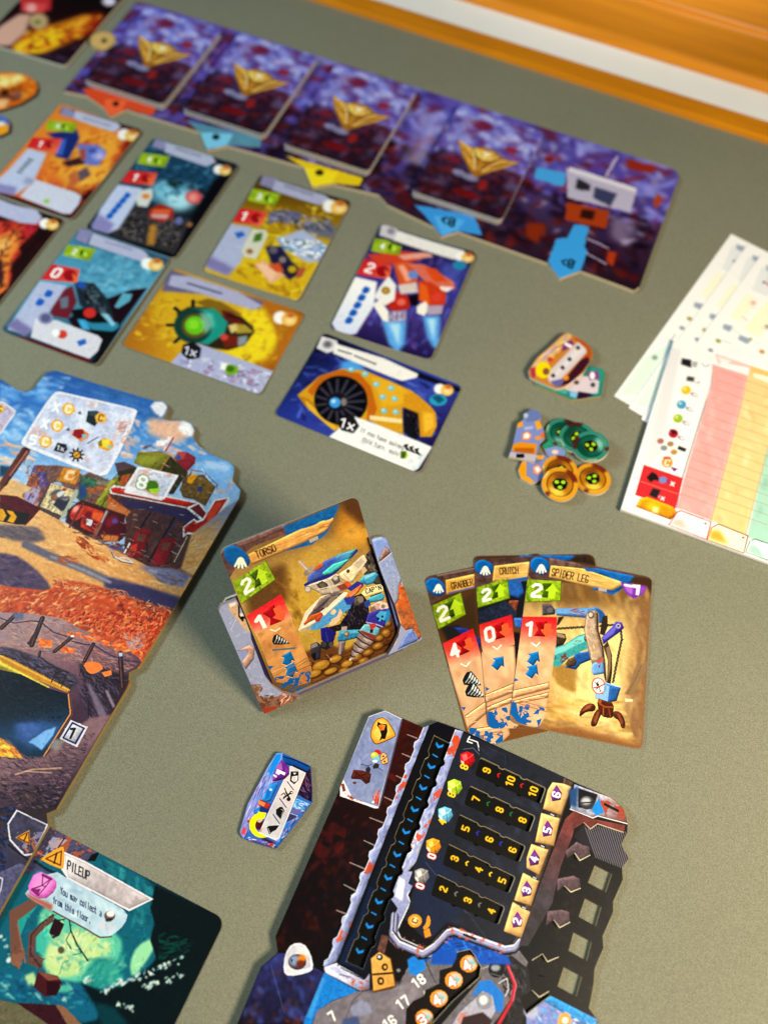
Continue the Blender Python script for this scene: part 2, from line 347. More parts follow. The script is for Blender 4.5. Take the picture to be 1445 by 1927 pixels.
# ================================================================== the mat and the table frame
def felt_material():
    m, nt, b = new_mat('felt_cloth'); tc = nt.nodes.new('ShaderNodeTexCoord')
    n1 = nt.nodes.new('ShaderNodeTexNoise'); n1.inputs['Scale'].default_value = 1900; n1.inputs['Detail'].default_value = 3; n1.inputs['Roughness'].default_value = .65
    n2 = nt.nodes.new('ShaderNodeTexNoise'); n2.inputs['Scale'].default_value = 9; n2.inputs['Detail'].default_value = 3
    for n in (n1, n2): ln(nt, tc.outputs['Object'], n.inputs['Vector'])
    r = nt.nodes.new('ShaderNodeValToRGB'); r.color_ramp.elements[0].position = .3; r.color_ramp.elements[1].position = .72
    r.color_ramp.elements[0].color = lin('6a6a59'); r.color_ramp.elements[1].color = lin('959580'); ln(nt, n1.outputs[0], r.inputs[0])
    mx = nt.nodes.new('ShaderNodeMix'); mx.data_type = 'RGBA'; mx.blend_type = 'MULTIPLY'; mx.inputs[0].default_value = 1
    r2 = nt.nodes.new('ShaderNodeValToRGB'); r2.color_ramp.elements[0].color = (.84, .85, .85, 1); r2.color_ramp.elements[1].color = (1, 1, 1, 1); ln(nt, n2.outputs[0], r2.inputs[0])
    ln(nt, r.outputs[0], mx.inputs[6]); ln(nt, r2.outputs[0], mx.inputs[7]); ln(nt, mx.outputs[2], b.inputs['Base Color'])
    b.inputs['Roughness'].default_value = .85; b.inputs['Specular IOR Level'].default_value = .25
    bp = nt.nodes.new('ShaderNodeBump'); bp.inputs['Strength'].default_value = .8; bp.inputs['Distance'].default_value = .0003; ln(nt, n1.outputs[0], bp.inputs['Height']); ln(nt, bp.outputs[0], b.inputs['Normal'])
    return m
def wood_material():
    m, nt, b = new_mat('varnished_pine'); tc = nt.nodes.new('ShaderNodeTexCoord'); mp = nt.nodes.new('ShaderNodeMapping'); mp.inputs['Scale'].default_value = (5, 70, 70); ln(nt, tc.outputs['Object'], mp.inputs['Vector'])
    n = nt.nodes.new('ShaderNodeTexNoise'); n.inputs['Scale'].default_value = 2.2; n.inputs['Detail'].default_value = 6; n.inputs['Distortion'].default_value = .8; ln(nt, mp.outputs[0], n.inputs['Vector'])
    r = nt.nodes.new('ShaderNodeValToRGB'); e = r.color_ramp.elements; e[0].position = .3; e[0].color = lin('c47806'); e[1].position = .7; e[1].color = lin('d88800'); x = e.new(.5); x.color = lin('d08000')
    ln(nt, n.outputs[0], r.inputs[0]); ln(nt, r.outputs[0], b.inputs['Base Color']); b.inputs['Roughness'].default_value = .38; return m
FELT, WOOD = felt_material(), wood_material()
WHITE_FELT = plain_mat('white_strip', 'f2f0ec', .75, .03, 60)
fr = on_table([(600, 6), (1445, 272)]); d_ = fr[1] - fr[0]; RAIL = math.atan2(d_[1], d_[0])
rf = flat_frame(fr[0][0], fr[0][1], RAIL, 0.0)          # runs along the inner edge of the wooden frame
mat_me = prism_mesh('play_mat', [[(-900, -1200), (1100, -1200), (1100, 14), (-900, 14)]], 3, None, FELT, FELT)
tag(place(link('play_mat', mat_me), rf, -3), kind='structure')
table = empty('table_frame'); table.matrix_world = rf.matrix(-3); tag(table, 'orange varnished pine table frame with inset white strip along the top right', 'table frame')
def rail_profile(name, pts, mat, bev=1.2):
    """profile in (across, height) mm extruded along the rail"""
    n = len(pts); V = [(x, p[0], p[1]) for x in (-900, 1100) for p in pts]; V = [tuple(k * MM for k in v) for v in V]
    Fc = [tuple(range(n))[::-1], tuple(range(n, 2 * n))] + [(i, (i + 1) % n, n + (i + 1) % n, n + i) for i in range(n)]
    me = bpy.data.meshes.new(name); me.from_pydata(V, [], Fc); me.materials.append(mat); me.update(); o = link(name, me, table)
    md = o.modifiers.new('bevel', 'BEVEL'); md.width = bev * MM; md.segments = 2; md.limit_method = 'ANGLE'; return o
rail_profile('inner_lip', [(0, -6), (0, 7.5), (17, 7.5), (17, -6)], WOOD)
rail_profile('white_strip', [(17.3, -6), (17.3, 5.5), (47.5, 5.5), (47.5, -6)], WHITE_FELT, .4)
rail_profile('outer_rail', [(48, -6), (48, 8), (51, 12), (97, 12), (99, 9), (102, 9), (104, 12.5), (180, 12.5), (188, 6), (188, -6)], WOOD, 1.5)

# ================================================================== display board with four face-down decks
DISP_A = math.radians(-19.5); BZ = 2.2
tip = lambda v, s: px(v, s)
disp_out = np.vstack([px('P', '121 171'), px('W5', '490 540 590 610 625 662 715 620'), px('W6', '155 578 195 672 305 650'), px('W6', '700 760 745 868 850 850'),
                      px('W7', '30 545 70 590'), px('W7', '280 690 315 735 390 712'), px('W7', '795 855 850 925 945 890'), px('P', '1175 540 1192 547 1203 540 1276 336 1272 322 1262 316'), px('P', '440 56 272 6 258 4')])
cv = board_canvas(disp_out, BZ, DISP_A, 3.2, '2c2036', 3)
def space_art(c, p, n, seed):
    c.strokes(p, n, ['4a3f8f', '5a55b4', '3a2a66', '6b6fd0', '7f86dc'], 70, 26, 20, .8, .75)
c = cv.view('P')
c.fill(('6a5cb8', '5c50a8', '44304e', '2c1a26'), g='760 190 690 480')
c.strokes('250 0 1290 320 1240 440 170 100', 700, ['6a68cc', '5548a4', '8488dc', '6a3f8a', '9a9ce6', '7a2c40'], 46, 16, 20, .8, .8)
c.strokes('180 90 1240 420 1190 550 120 175', 600, ['2a1626', '3a1c2c', '541c22', '1e1424', '6a2420', '4a3a58', '33264e'], 40, 13, 20, .8, .8)
c.strokes('200 60 1270 330 1195 545 125 170', 130, ['b8aed8', '8e84b8', '9a3a32', 'c8c0e0'], 26, 7, 20, 1.0, .65)
cv.blur(1.2)
c.view('W7').poly('220 170 350 190 240 420 130 390', 'a79fcf', a=.4, soft=12).poly('300 150 230 420 170 400', 'cfc8e8', a=.3, soft=10)
# the last open space: cable car print
c.poly('880 425 1200 520 1170 625 885 560', 'b9b2cc', soft=2).poly('895 420 1195 515 1190 535 890 440', 'd8d4e4').poly('930 470 990 500 985 530 920 520', '35333d', soft=3).poly('1010 510 1110 540 1080 600 1000 560', '45486a', soft=4)
c.line('1060 460 1110 375', 10, 'b8a8c8').poly('880 580 1075 620 1060 700 875 660', 'a8441c', soft=2).poly('950 610 1010 620 1000 660 940 650', '3c1c18', soft=3)
c.poly('745 420 880 450 870 510 735 470', '4aa6e8', soft=2).poly('915 680 985 690 960 780 975 800 945 890 850 930 795 850 835 745 885 740', '3f9fe6', soft=1)
c.txt('<8', 885, 855, 36, (1, .3), '1d3a55', .3).line('980 745 1070 790', 9, 'b9aed0', .7).line('970 810 1060 860', 9, 'b9aed0', .7)
c.poly('1150 380 1290 420 1270 450 1160 430', '9a3424', soft=5).poly('1290 540 1320 560 1290 610 1270 590', 'b04a2c', soft=3).ell(800, 385, 22, 16, '8a2a22', soft=4).poly('700 670 790 680 750 770 690 730', '8a3418', soft=8).poly('1070 800 1110 810 1090 870 1060 850', 'b0401c', soft=3)
c.poly('1090 640 1200 670 1160 780 1080 740', '9c8cb0', a=.6, soft=14)
# coloured pointers on the lower rim
c.view('W5').poly('470 500 560 500 900 600 860 655 715 618 625 664 590 612 500 560', 'd8502a', soft=2).poly('600 560 720 570 690 630 620 655 590 600', 'f0683c', soft=3).ell(658, 588, 18, 16, '3c1a14', soft=3)
c.view('W6').poly('90 520 480 610 470 660 305 648 195 672 150 580', '5a9ab0', a=.9, soft=3).poly('160 580 330 590 300 650 195 670', '7cc4e4', soft=2).ell(240, 606, 20, 17, '14303c', soft=3)
c.poly('600 700 1010 820 990 860 850 848 745 868 700 765', 'e2c41c', soft=2).poly('700 760 880 790 850 845 745 866', 'f2da24', soft=2).ell(782, 792, 22, 16, '3c3a14', soft=3)
c.view('W7').poly('190 590 460 640 500 730 390 710 315 735 280 690 240 640', '3f97e0', soft=2).poly('280 640 420 660 390 705 318 732', '55aef0', soft=2).txt('<8', 345, 665, 36, (1, .3), '1d3a55', .3)
cv.warp(.6, 3)
disp_root = piece('display_board', cv, [disp_out], BZ, 'long purple cardboard display board with coloured pointers holding four decks', 'game board', .5, edge=plain_mat('display_edge', 'bfae90', .85, .12, 900))
# deck backs
def deck_back(w, h):
    f = flat_frame(0, 0, 0, 0); c = Canvas(f, w, h, 4, '241a2e', 11); c.vw = None
    c.fill(('2c1c28', '3a2840', '5a4c9c', '7c76d4'), g=f'{w/2} -6 {w/2} {h*.9}')
    c.strokes([0, h * .45, w, h * .45, w, h, 0, h], 260, ['8286e0', '6a64c4', 'a0a6ee', '5a4aa0', '7a3a6a', 'b8c0f8'], 13, 5, 0, .9, .8)
    c.strokes([0, 0, w, 0, w, h * .5, 0, h * .5], 200, ['34202c', '542028', '3c2840', '74282c', '281c30', '66587c'], 12, 4, 0, .9, .8)
    c.blur(1.4)
    for x, y, rx, ry, k in ((20, 76, 9, 4, '7c2c4c'), (47, 62, 4, 3, '9a3040'), (33, 12, 10, 3, '7a1c22'), (14, 38, 6, 3, '7a2a3a'), (40, 24, 3, 5, '9a2c28')): c.ell(x, y, rx, ry, k, soft=1)
    c.poly([8, 40, 12, 64, 18, 82, 10, 84, 4, 60], 'a8aef0', a=.55, soft=2)
    for x, y in ((25, 68), (40, 70), (54, 66), (22, 28), (30, 27)): c.ell(x, y, 4.5, 2.6, 'b9bdf4', a=.8, soft=1)
    c.poly([20, 25, 36, 25, 36, 29, 20, 29], '8a86a8', a=.8, soft=.8)
    c.bev = .5; c.dab(700, 3, 1.2, .35, .25)
    c.poly([10, 57, 15, 55, 22, 54, 29, 57, 37, 57, 44, 53, 51, 53, 56, 53, 49, 45, 43, 40, 38, 33, 33, 28, 28, 32, 23, 38, 17, 45], 'a06c26', tex=.1, cell=3)
    c.poly([11.5, 56, 22, 52.5, 27, 45, 31, 33, 25, 38, 18, 46], 'dca448', tex=.12, cell=3).poly([54, 52, 44, 50.5, 39, 44, 35, 33, 41, 38, 48, 45], 'd29a40', tex=.12, cell=3).poly([23, 54, 30, 56, 37, 56, 43, 52, 38, 47, 33, 45, 28, 47], 'e8b65c', tex=.1, cell=3).poly([30, 53, 36, 53, 33, 47.5], 'fff0c4', soft=.5).poly([30, 44, 36, 44, 33, 31], 'c48834', tex=.1, cell=3)
    c.line([12, 56, 24, 51, 31, 35], .8, 'f8dc98', .9).line([54, 52.4, 43, 49.5, 35, 35], .8, 'f0d088', .8).line([17, 50, 26, 43], .9, '6a4416', .8).line([49, 49, 40, 42], .9, '6a4416', .8)
    c.mottle(.15, 2); return c
back = deck_back(61.5, 87.0); back_mat = print_mat('deck_back', back, .45)
SPEC = [('260 8 420 57 312 196 163 152', 'leftmost, above the orange pointer'), ('430 59 606 111 504 249 349 201', 'second from the left, above the pale blue pointer'), ('613 114 791 176 702 320 538 271', 'third from the left, above the yellow pointer'), ('845 203 1022 249 956 417 782 353', 'rightmost of the four, beside the open space')]
rd = np.random.default_rng(5)
card_me = prism_mesh('deck_card', [round_rect(61.5, 87, 3.2, 3)], .62, back, back_mat, plain_mat('deck_edges', 'bdb8b4', .7, .12, 600))
for pts, where in SPEC:
    w = on_table(nums(pts), 7.0); cxy = w.mean(0); ang = DISP_A + rd.uniform(-.012, .012)
    root = empty('card_deck', (cxy[0] * MM, cxy[1] * MM, BZ * MM)); root.rotation_euler.z = ang
    tag(root, 'face-down purple card deck with gold emblem, ' + where, 'card deck', 'decks on the display board')
    for i in range(7):
        o = link('deck_card', card_me, root); o.location = ((-30.75 + rd.uniform(-.35, .35)) * MM, (-43.5 + rd.uniform(-.35, .35)) * MM, (.03 + i * .66) * MM)

# ================================================================== loose cards of the market rows
CT = .36
def card_cv(x, y, ang, w=63.0, h=88.0, base='808080', seed=1, res=6, z=CT):
    return Canvas(rect_frame(x, y, ang, w, h, z), w, h, res, base, seed)
def coin_mark(c, x, y, r, num=True):
    if num: c.ell(x - r * 1.1, y - r * .2, r * .9, r * .8, 'f6f2ee', soft=r * .12)
    c.ell(x, y, r, r * .85, 'f0b84a', soft=r * .1).ell(x + r * .1, y + r * .1, r * .6, r * .5, 'f9dc96', soft=r * .2).ell(x + .2 * r, y - .5 * r, .5 * r, .3 * r, 'c0562a', soft=r * .2)
def green_badge(c, q, d, f=.42, dirn=(1, .28), num='2'):
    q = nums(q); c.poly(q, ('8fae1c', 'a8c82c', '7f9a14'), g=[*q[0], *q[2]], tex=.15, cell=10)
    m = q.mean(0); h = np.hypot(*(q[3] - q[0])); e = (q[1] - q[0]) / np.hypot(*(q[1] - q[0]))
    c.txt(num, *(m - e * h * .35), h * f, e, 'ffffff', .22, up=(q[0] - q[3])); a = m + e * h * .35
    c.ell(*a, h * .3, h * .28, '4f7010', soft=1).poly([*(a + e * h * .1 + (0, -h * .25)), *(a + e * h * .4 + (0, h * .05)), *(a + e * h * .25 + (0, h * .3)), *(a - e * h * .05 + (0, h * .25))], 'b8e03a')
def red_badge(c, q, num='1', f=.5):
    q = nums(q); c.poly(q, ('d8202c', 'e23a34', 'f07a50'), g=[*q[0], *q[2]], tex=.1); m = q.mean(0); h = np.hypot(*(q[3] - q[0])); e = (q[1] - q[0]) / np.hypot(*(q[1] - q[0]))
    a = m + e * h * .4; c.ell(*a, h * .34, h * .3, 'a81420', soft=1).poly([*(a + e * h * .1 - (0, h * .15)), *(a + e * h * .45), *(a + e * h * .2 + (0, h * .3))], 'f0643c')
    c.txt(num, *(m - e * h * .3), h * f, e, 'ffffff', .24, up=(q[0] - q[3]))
def zigzag(c, x0, y0, x1, y1, n, r, col='1a62c8'):
    r0 = r * .74
    for t in np.linspace(0, 1, n):
        x, y = lerp(x0, x1, t), lerp(y0, y1, t); r = r0; c.poly([x - r, y + r * .1, x - r * .2, y - r * .9, x + r, y - r * .5, x + r * .9, y + r * .3, x + .2 * r, y + r * .9, x - .9 * r, y + .8 * r], col, soft=r * .12)
# --- orange card with a blue flying machine
c = cv = card_cv(-223.2, 427.0, -.3334, base='d9702a', seed=21).view('W2')
c.fill(('e8862c', 'e06a28', '7a1a14'), g='450 250 760 800').ell(610, 420, 260, 170, 'f4a432', rot=-30, soft=30).ell(640, 560, 140, 80, 'f6b038', soft=20, rot=-30)
c.poly('1000 240 1010 280 700 700 500 870 490 860 640 690 760 560 860 380 880 260', '8a2016', soft=14).poly('-60 640 60 690 480 830 560 700 640 660 660 700 500 870 -90 690', '4a0c14', soft=6)
c.strokes('450 120 1000 240 500 860 240 560', 200, ['f0982e', 'e0682a', 'f8b440', 'c8481c', 'b8381c'], 70, 22, -30, .7, .5)
c.poly('440 85 1000 240 985 270 850 250 560 160 420 130', '4a1c24', soft=3).poly('440 85 500 100 540 130 510 165 425 140', '8c8cb4', soft=4).poly('530 110 820 195 850 225 800 262 515 165', 'b9bcd6', soft=3)
c.poly('330 270 540 240 560 300 480 450 390 430 420 330', '24347a', soft=5).poly('400 330 470 300 440 420 380 410', '3c68c8', soft=5).poly('540 340 690 350 750 400 690 500 580 480', '6a78c8', soft=6).ell(690, 420, 48, 42, '8a98e0', soft=5).ell(650, 390, 30, 20, '4a58b0', soft=5).ell(700, 430, 22, 18, 'c8b0d8', soft=4)
c.poly('430 470 560 430 600 480 480 500', '4a2830', soft=5).poly('540 540 610 500 640 560 560 610', '6a5660', soft=6).poly('480 560 530 520 560 600 500 650', 'c86a3c', soft=6).poly('560 380 600 370 600 450 570 460', 'b0503a', soft=5)
green_badge(c, '345 180 545 195 520 262 320 245', 1, num='4'); red_badge(c, '235 300 440 305 400 405 190 370', '1')
c.poly('200 375 330 405 235 610 120 690 -40 650 -20 600 60 530', 'b8c0dc', soft=6).poly('-60 610 120 640 110 700 -80 670', '8a86b8', soft=8)
for i in range(5): c.line([lerp(130, 205, i / 4), lerp(535, 450, i / 4), lerp(150, 228, i / 4), lerp(542, 458, i / 4)], 12, '23242c', soft=3)
c.poly('250 585 530 680 575 710 555 770 500 835 440 830 140 705', 'c9cadb', soft=4).ell(330, 738, 20, 16, '9ac43c', soft=6).ell(205, 600, 36, 26, '9a9cc0', soft=8); c.line('590 160 700 193', 13, '7c7c94', .8, 5).line('720 200 770 215', 13, '7c7c94', .8, 5); coin_mark(c, 925, 290, 50)
card('market_card', cv, 'orange market card showing a blue flying machine, below the orange pointer', 'card', group='market cards in rows')
# --- dark blue cave card
c = cv = card_cv(-154.16, 400.6, -.329, base='22384a', seed=22).view('W3')
c.fill(('2b5a78', '1e3848', '14161a'), g='180 -150 230 520').ell(290, 120, 120, 90, '7cc4dc', soft=26).ell(350, 190, 90, 60, 'a8dcea', soft=24).poly('140 -200 700 -20 640 80 480 120 420 60 330 130 260 60 180 100', '234a68', soft=10).ell(320, 80, 44, 26, '1c3638', soft=8).strokes('100 -200 700 0 560 200 60 200', 160, ['2f6a8c', '1d3c54', '4a90b0', '15283a'], 60, 18, 20, .8, .6)
c.poly('690 0 320 535 300 520 400 330 500 160 560 60', '16161c', soft=10).poly('-70 330 80 200 200 260 320 290 420 300 320 520 280 500 -60 400', '3c3a3e', soft=6).strokes('0 250 400 290 320 500 -40 390', 200, ['5a5658', '2a282c', '6a625e', '1c1a1e', '7a6a5c', '484c5c'], 40, 14, 10, 1.0, .7)
c.poly('165 240 230 205 310 235 315 290 240 320 160 290', 'a83024', soft=4).poly('190 240 300 240 290 262 180 262', 'e8662c', soft=4).poly('175 265 290 268 270 300 180 290', 'd89a98', soft=5).poly('390 140 450 125 490 160 465 210 410 205 385 180', 'd85858', soft=5).ell(430, 170, 28, 24, 'f0948c', soft=6).poly('170 330 210 330 200 450 150 455', 'c8862c', a=.9, soft=8).ell(345, 310, 24, 22, '6a72b0', soft=6).ell(410, 335, 18, 16, 'a8704a', soft=6)
c.view('W2'); green_badge(c, '990 405 1190 430 1150 505 960 480', 1, num='4'); red_badge(c, '905 530 1100 545 1070 630 850 610', '1')
c.poly('830 625 1000 650 960 730 830 930 760 960 650 930 700 800', 'b9c4e4', soft=6).poly('640 900 700 830 800 900 760 965 640 930', '8a84bc', soft=10); zigzag(c, 890, 700, 770, 840, 5, 34)
c.poly('980 665 1060 650 1070 700 1030 780 960 770 950 720', 'cfd0cc', soft=4).ell(1020, 705, 28, 18, 'e0862c', soft=4)
c.view('W2').poly('1085 300 1700 500 1690 560 1500 500 1060 370', '26303c', soft=6).poly('1090 305 1170 330 1150 390 1060 365', '8c8cb4', soft=4).poly('1160 330 1480 425 1510 470 1440 500 1150 400', 'aeb4d0', soft=3)
c.line('1230 372 1310 398', 13, '74748c', .8, 5).line('1330 404 1400 426', 13, '74748c', .8, 5); c.view('W3'); coin_mark(c, 625, 10, 36)
card('market_card', cv, 'dark blue cave market card, just below the pale blue pointer', 'card', group='market cards in rows')
# --- yellow card with scattered machine parts
c = cv = card_cv(-77.14, 373.66, -.2961, base='d8b01c', seed=23).view('W3')
c.fill(('4a3410', '9a7414', 'e0c01a', 'd8aa18'), g='1080 60 900 760').strokes('880 200 1330 220 1060 800 680 640', 220, ['ecd424', 'c89a18', 'f2dc3c', 'b8881a', '8a6414'], 70, 20, 20, .8, .6)
c.poly('890 260 960 240 1090 260 1070 330 960 310 880 330', '6a6a8c', soft=6).poly('1080 320 1250 310 1310 370 1290 430 1180 400 1100 370', '6e6e7e', soft=8).strokes('890 240 1300 300 1250 430 900 320', 60, ['8888a8', '5a5a78', 'b0a890', '46465e'], 50, 18, 15, .8, .8)
c.poly('930 420 1090 360 1240 460 1210 560 1110 560 990 480', 'a8b4d8', soft=5).strokes('930 400 1240 440 1210 560 980 500', 90, ['dfe4f0', '8fa4d8', '5a9ad8', 'c8ccd8', '6a8a5a', 'f4f4ec'], 42, 20, 30, 1.0, .85)
c.poly('865 465 960 460 1030 560 1090 620 1010 670 900 560', '2c2850', soft=5).ell(915, 485, 26, 24, '6a6470', soft=4).ell(970, 545, 22, 20, '8a8078', soft=4).ell(1030, 605, 36, 30, '2a2420', soft=3).ell(1028, 603, 26, 22, 'c8a820', soft=4)
c.poly('800 570 860 550 985 640 900 690', 'e8a87c', soft=3).poly('880 580 950 560 980 620 930 620', 'd8582c', soft=5).poly('810 575 850 560 940 630 900 680', 'f0c09a', soft=5).poly('1060 600 1110 590 1090 650 1050 660', 'b85a3c', soft=5)
green_badge(c, '790 118 960 150 920 222 760 190', 1, num='3'); red_badge(c, '710 235 880 258 840 345 660 320', '1')
c.poly('640 330 790 350 720 560 640 640 510 600 530 540', 'aab2d4', soft=6).poly('500 590 540 530 680 600 640 645', '807ab0', soft=12).poly('790 360 870 365 880 400 810 540 740 530 720 490', 'cdcebc', soft=3).poly('680 385 730 375 745 400 700 420', '2a68c8', soft=3).poly('805 390 850 380 840 430 790 440', '4a7a24', soft=4).ell(772, 495, 20, 16, 'a86a3a', soft=4)
c.poly('835 30 1400 185 1380 225 1260 210 840 110', '3a3020', soft=4).poly('850 35 940 60 910 120 830 95', '8a88ae', soft=4).poly('930 62 1230 155 1260 185 1190 215 905 125', 'a9abca', soft=3); c.line('985 98 1060 122', 12, '70708c', .8, 5).line('1075 127 1150 150', 12, '70708c', .8, 5); coin_mark(c, 1310, 230, 50)
card('market_card', cv, 'yellow market card showing scattered machine parts, below the yellow pointer', 'card', group='market cards in rows')
# --- teal card with a robot arm
c = cv = card_cv(-185.11, 317.88, -.3278, base='4a90b0', seed=24).view('W2')
c.fill(('3f86a8', '58a4c4', '3a7a94', '142430'), g='850 1050 560 1900').strokes('650 1050 1180 1150 900 1500 500 1300', 160, ['6ab4d4', '4a94b8', '86c8e0', '3a7c9c'], 80, 30, -30, .7, .5)
c.poly('920 1360 1030 1350 850 1600 800 1680 700 1780 560 1700 480 1560 700 1440', '2a1420', soft=6).poly('860 1380 930 1390 910 1440 830 1490 800 1480', '5aa8c0', soft=4)
c.poly('520 1300 660 1310 760 1430 800 1560 720 1620 560 1460', '28343e', soft=6).strokes('540 1310 660 1320 780 1540 640 1500', 50, ['3c4c58', '1a2228', '54646e'], 60, 20, 40, .5, .8)
c.poly('350 1400 510 1330 540 1440 480 1560 360 1540', '7a2434', soft=6).poly('420 1420 480 1400 480 1480 430 1490', '6a7a8a', soft=6).poly('500 1500 640 1480 760 1560 830 1650 700 1700 560 1640', '14100f', soft=6).poly('560 1560 650 1590 830 1590 840 1660 650 1640', '2f88a8', soft=5).poly('540 1560 600 1570 640 1640 580 1640', '3fa8dc', soft=5).poly('700 1520 760 1530 810 1600 790 1620', '8ac8e0', soft=5).ell(630, 1520, 46, 36, 'd8322c', soft=4).ell(570, 1325, 36, 22, '2454b8', soft=6)
c.poly('180 1690 640 1850 650 1890 600 1880 60 1680', '6a1420', soft=4).poly('720 1700 850 1620 700 1850 650 1890', '0c1014', soft=5)
green_badge(c, '475 1045 675 1070 630 1155 440 1120', 1, num='2'); red_badge(c, '370 1180 560 1215 540 1310 290 1290', '0')
c.poly('285 1300 470 1330 300 1590 180 1670 60 1640 120 1540', 'b0b8d8', soft=6).poly('50 1610 120 1560 240 1640 180 1690', '7c76a8', soft=10); zigzag(c, 345, 1385, 285, 1445, 2, 40)
c.poly('250 1560 400 1570 690 1680 720 1710 690 1790 630 1845 220 1690', 'd4d2dc', soft=4).ell(325, 1558, 52, 42, '8a8cb4', soft=4).ell(325, 1556, 34, 28, '5c628c', soft=4).ell(440, 1670, 34, 30, 'd8402c', soft=4).ell(395, 1660, 28, 26, 'f8f4f0', soft=4).poly('540 1720 600 1700 610 1735 560 1755', '2468c8', soft=3)
c.poly('555 920 1200 1150 1180 1200 1000 1160 530 1020', '3a5a72', soft=5).poly('560 930 650 950 610 1040 530 1010', '8a88b4', soft=4).poly('650 960 1000 1080 1040 1120 990 1160 620 1040', 'b0b2d0', soft=3).line('740 1020 920 1075', 14, '8a88a8', .7, 4); coin_mark(c, 1090, 1185, 52)
card('market_card', cv, 'teal market card showing a black robot arm with red joint', 'card', group='market cards in rows')
# --- lava card at the left border
lw = on_table(px('W2', '440 890 0 1440'), 0); la = -.33; lf = flat_frame(0, 0, la, CT); trc = on_table(px('W2', '455 872'), CT)[0]
c = cv = card_cv(*(trc - np.array([lf.U[0], lf.U[1]]) * 31.5 - np.array([lf.V[0], lf.V[1]]) * 44), la, base='2c0c14', seed=25).view('W2')
c.fill('2c0c12').poly('-60 870 300 880 240 960 140 1060 150 1110 80 1190 90 1260 60 1350 -100 1480', 'd8442c', soft=6).poly('-60 1000 130 930 140 1050 90 1120 60 1240 60 1340 -40 1420', 'f08a34', soft=8).poly('-50 1000 90 1000 60 1080 -40 1110', 'f8b45c', soft=14).poly('180 870 300 870 240 970 160 1000', 'c82c38', soft=8).poly('-20 1130 20 1150 30 1300 -20 1330', '4a2a30', soft=6)
c.strokes('0 870 430 900 0 1420', 120, ['3a1018', '5a141c', '22080e'], 70, 18, -40, .5, .4).poly('-60 700 100 760 260 800 300 850 260 900 150 890 -60 820', 'b4b6d4', soft=4); coin_mark(c, 370, 905, 46)
card('market_card', cv, 'fiery lava market card cut off by the left border', 'card', group='market cards in rows')
# --- green engine card (landscape)
c = cv = card_cv(-106.35, 297.52, -.3189, 88, 63, 'c8941a', 26).view('W3')
c.fill(('b8741a', 'd8a41c', 'c8781c', '8a4a12'), g='100 900 1100 950').ell(560, 940, 400, 230, 'd8ac1e', rot=20, soft=30).poly('740 800 860 850 950 1020 880 1130 740 1190 600 1090', 'f2d81c', soft=14).poly('850 740 1110 890 1000 1110 920 1210 940 1020 900 860', 'b8701c', soft=12).strokes('150 760 1080 880 900 1200 60 1030', 200, ['e0b424', 'c08818', 'f0d030', 'a86a14'], 70, 22, 20, .8, .45)
for a in range(0, 360, 45): c.line([430 + 120 * math.cos(math.radians(a)), 940 + 115 * math.sin(math.radians(a)), 430 + 152 * math.cos(math.radians(a)), 940 + 145 * math.sin(math.radians(a))], 22, '22302e', soft=4)
c.poly('330 870 400 830 560 830 680 880 790 940 800 980 740 1060 640 1090 540 1080 420 1040', '3a3020', soft=5).poly('440 800 520 780 600 800 700 860 780 940 700 920 600 880', '8a6a1c', soft=5).poly('420 840 560 840 640 920 620 990 520 1060 420 1040', '1f9a8a', soft=5).ell(430, 945, 115, 105, '1c4840', soft=4).ell(440, 945, 80, 74, '6a5a2a', soft=4).ell(440, 942, 60, 56, '6ac81c', soft=3).ell(432, 935, 34, 30, '8ae02c', soft=6).poly('470 860 540 870 560 940 500 1000 480 900', '8adcc8', a=.7, soft=10)
c.poly('600 850 660 860 740 920 700 960 620 900', '6a2420', soft=5).poly('680 930 780 940 790 985 690 990', 'b09a34', soft=5).poly('600 1000 690 1000 740 1050 620 1080', '7a2c1c', soft=5).ell(618, 1012, 24, 20, 'd84a3c', soft=4).poly('640 940 690 930 700 970 660 990', 'd8c078', soft=5).poly('700 1010 760 1000 750 1050 700 1070', '8a94a0', soft=5).line('640 880 720 900 780 960', 14, '201c18', .8, 4)
c.poly('285 605 860 800 830 845 700 810 560 760 240 735', '6a6488', soft=6).poly('300 640 420 650 700 740 850 825 790 850 420 735 280 700', 'a8a8c8', soft=4).line('400 690 600 750', 14, '4a4a6a', .7, 5)
c.poly('300 1170 350 1110 460 1050 920 1220 880 1330 830 1375 260 1180', 'a9aed2', soft=3).strokes('380 1100 900 1230 830 1360 340 1190', 80, ['c4c8e4', '8a88b8', '9a7a9c', 'd4d8ec'], 60, 26, 15, .7, .7).poly('370 1060 430 1040 480 1080 470 1140 400 1150 360 1110', '23222c', soft=3).txt('1x', 415, 1100, 44, (1, .25), 'c8c4d8', .24).poly('600 1170 640 1175 630 1215 595 1205', 'f6f6f2', soft=3).poly('640 1175 700 1190 705 1225 660 1250 620 1225', '7ab42a', soft=3).ell(655, 1205, 26, 20, '4a7a18', soft=4); coin_mark(c, 1010, 905, 48)
card('market_card', cv, 'landscape yellow card showing a round green engine', 'card', group='market cards in rows')
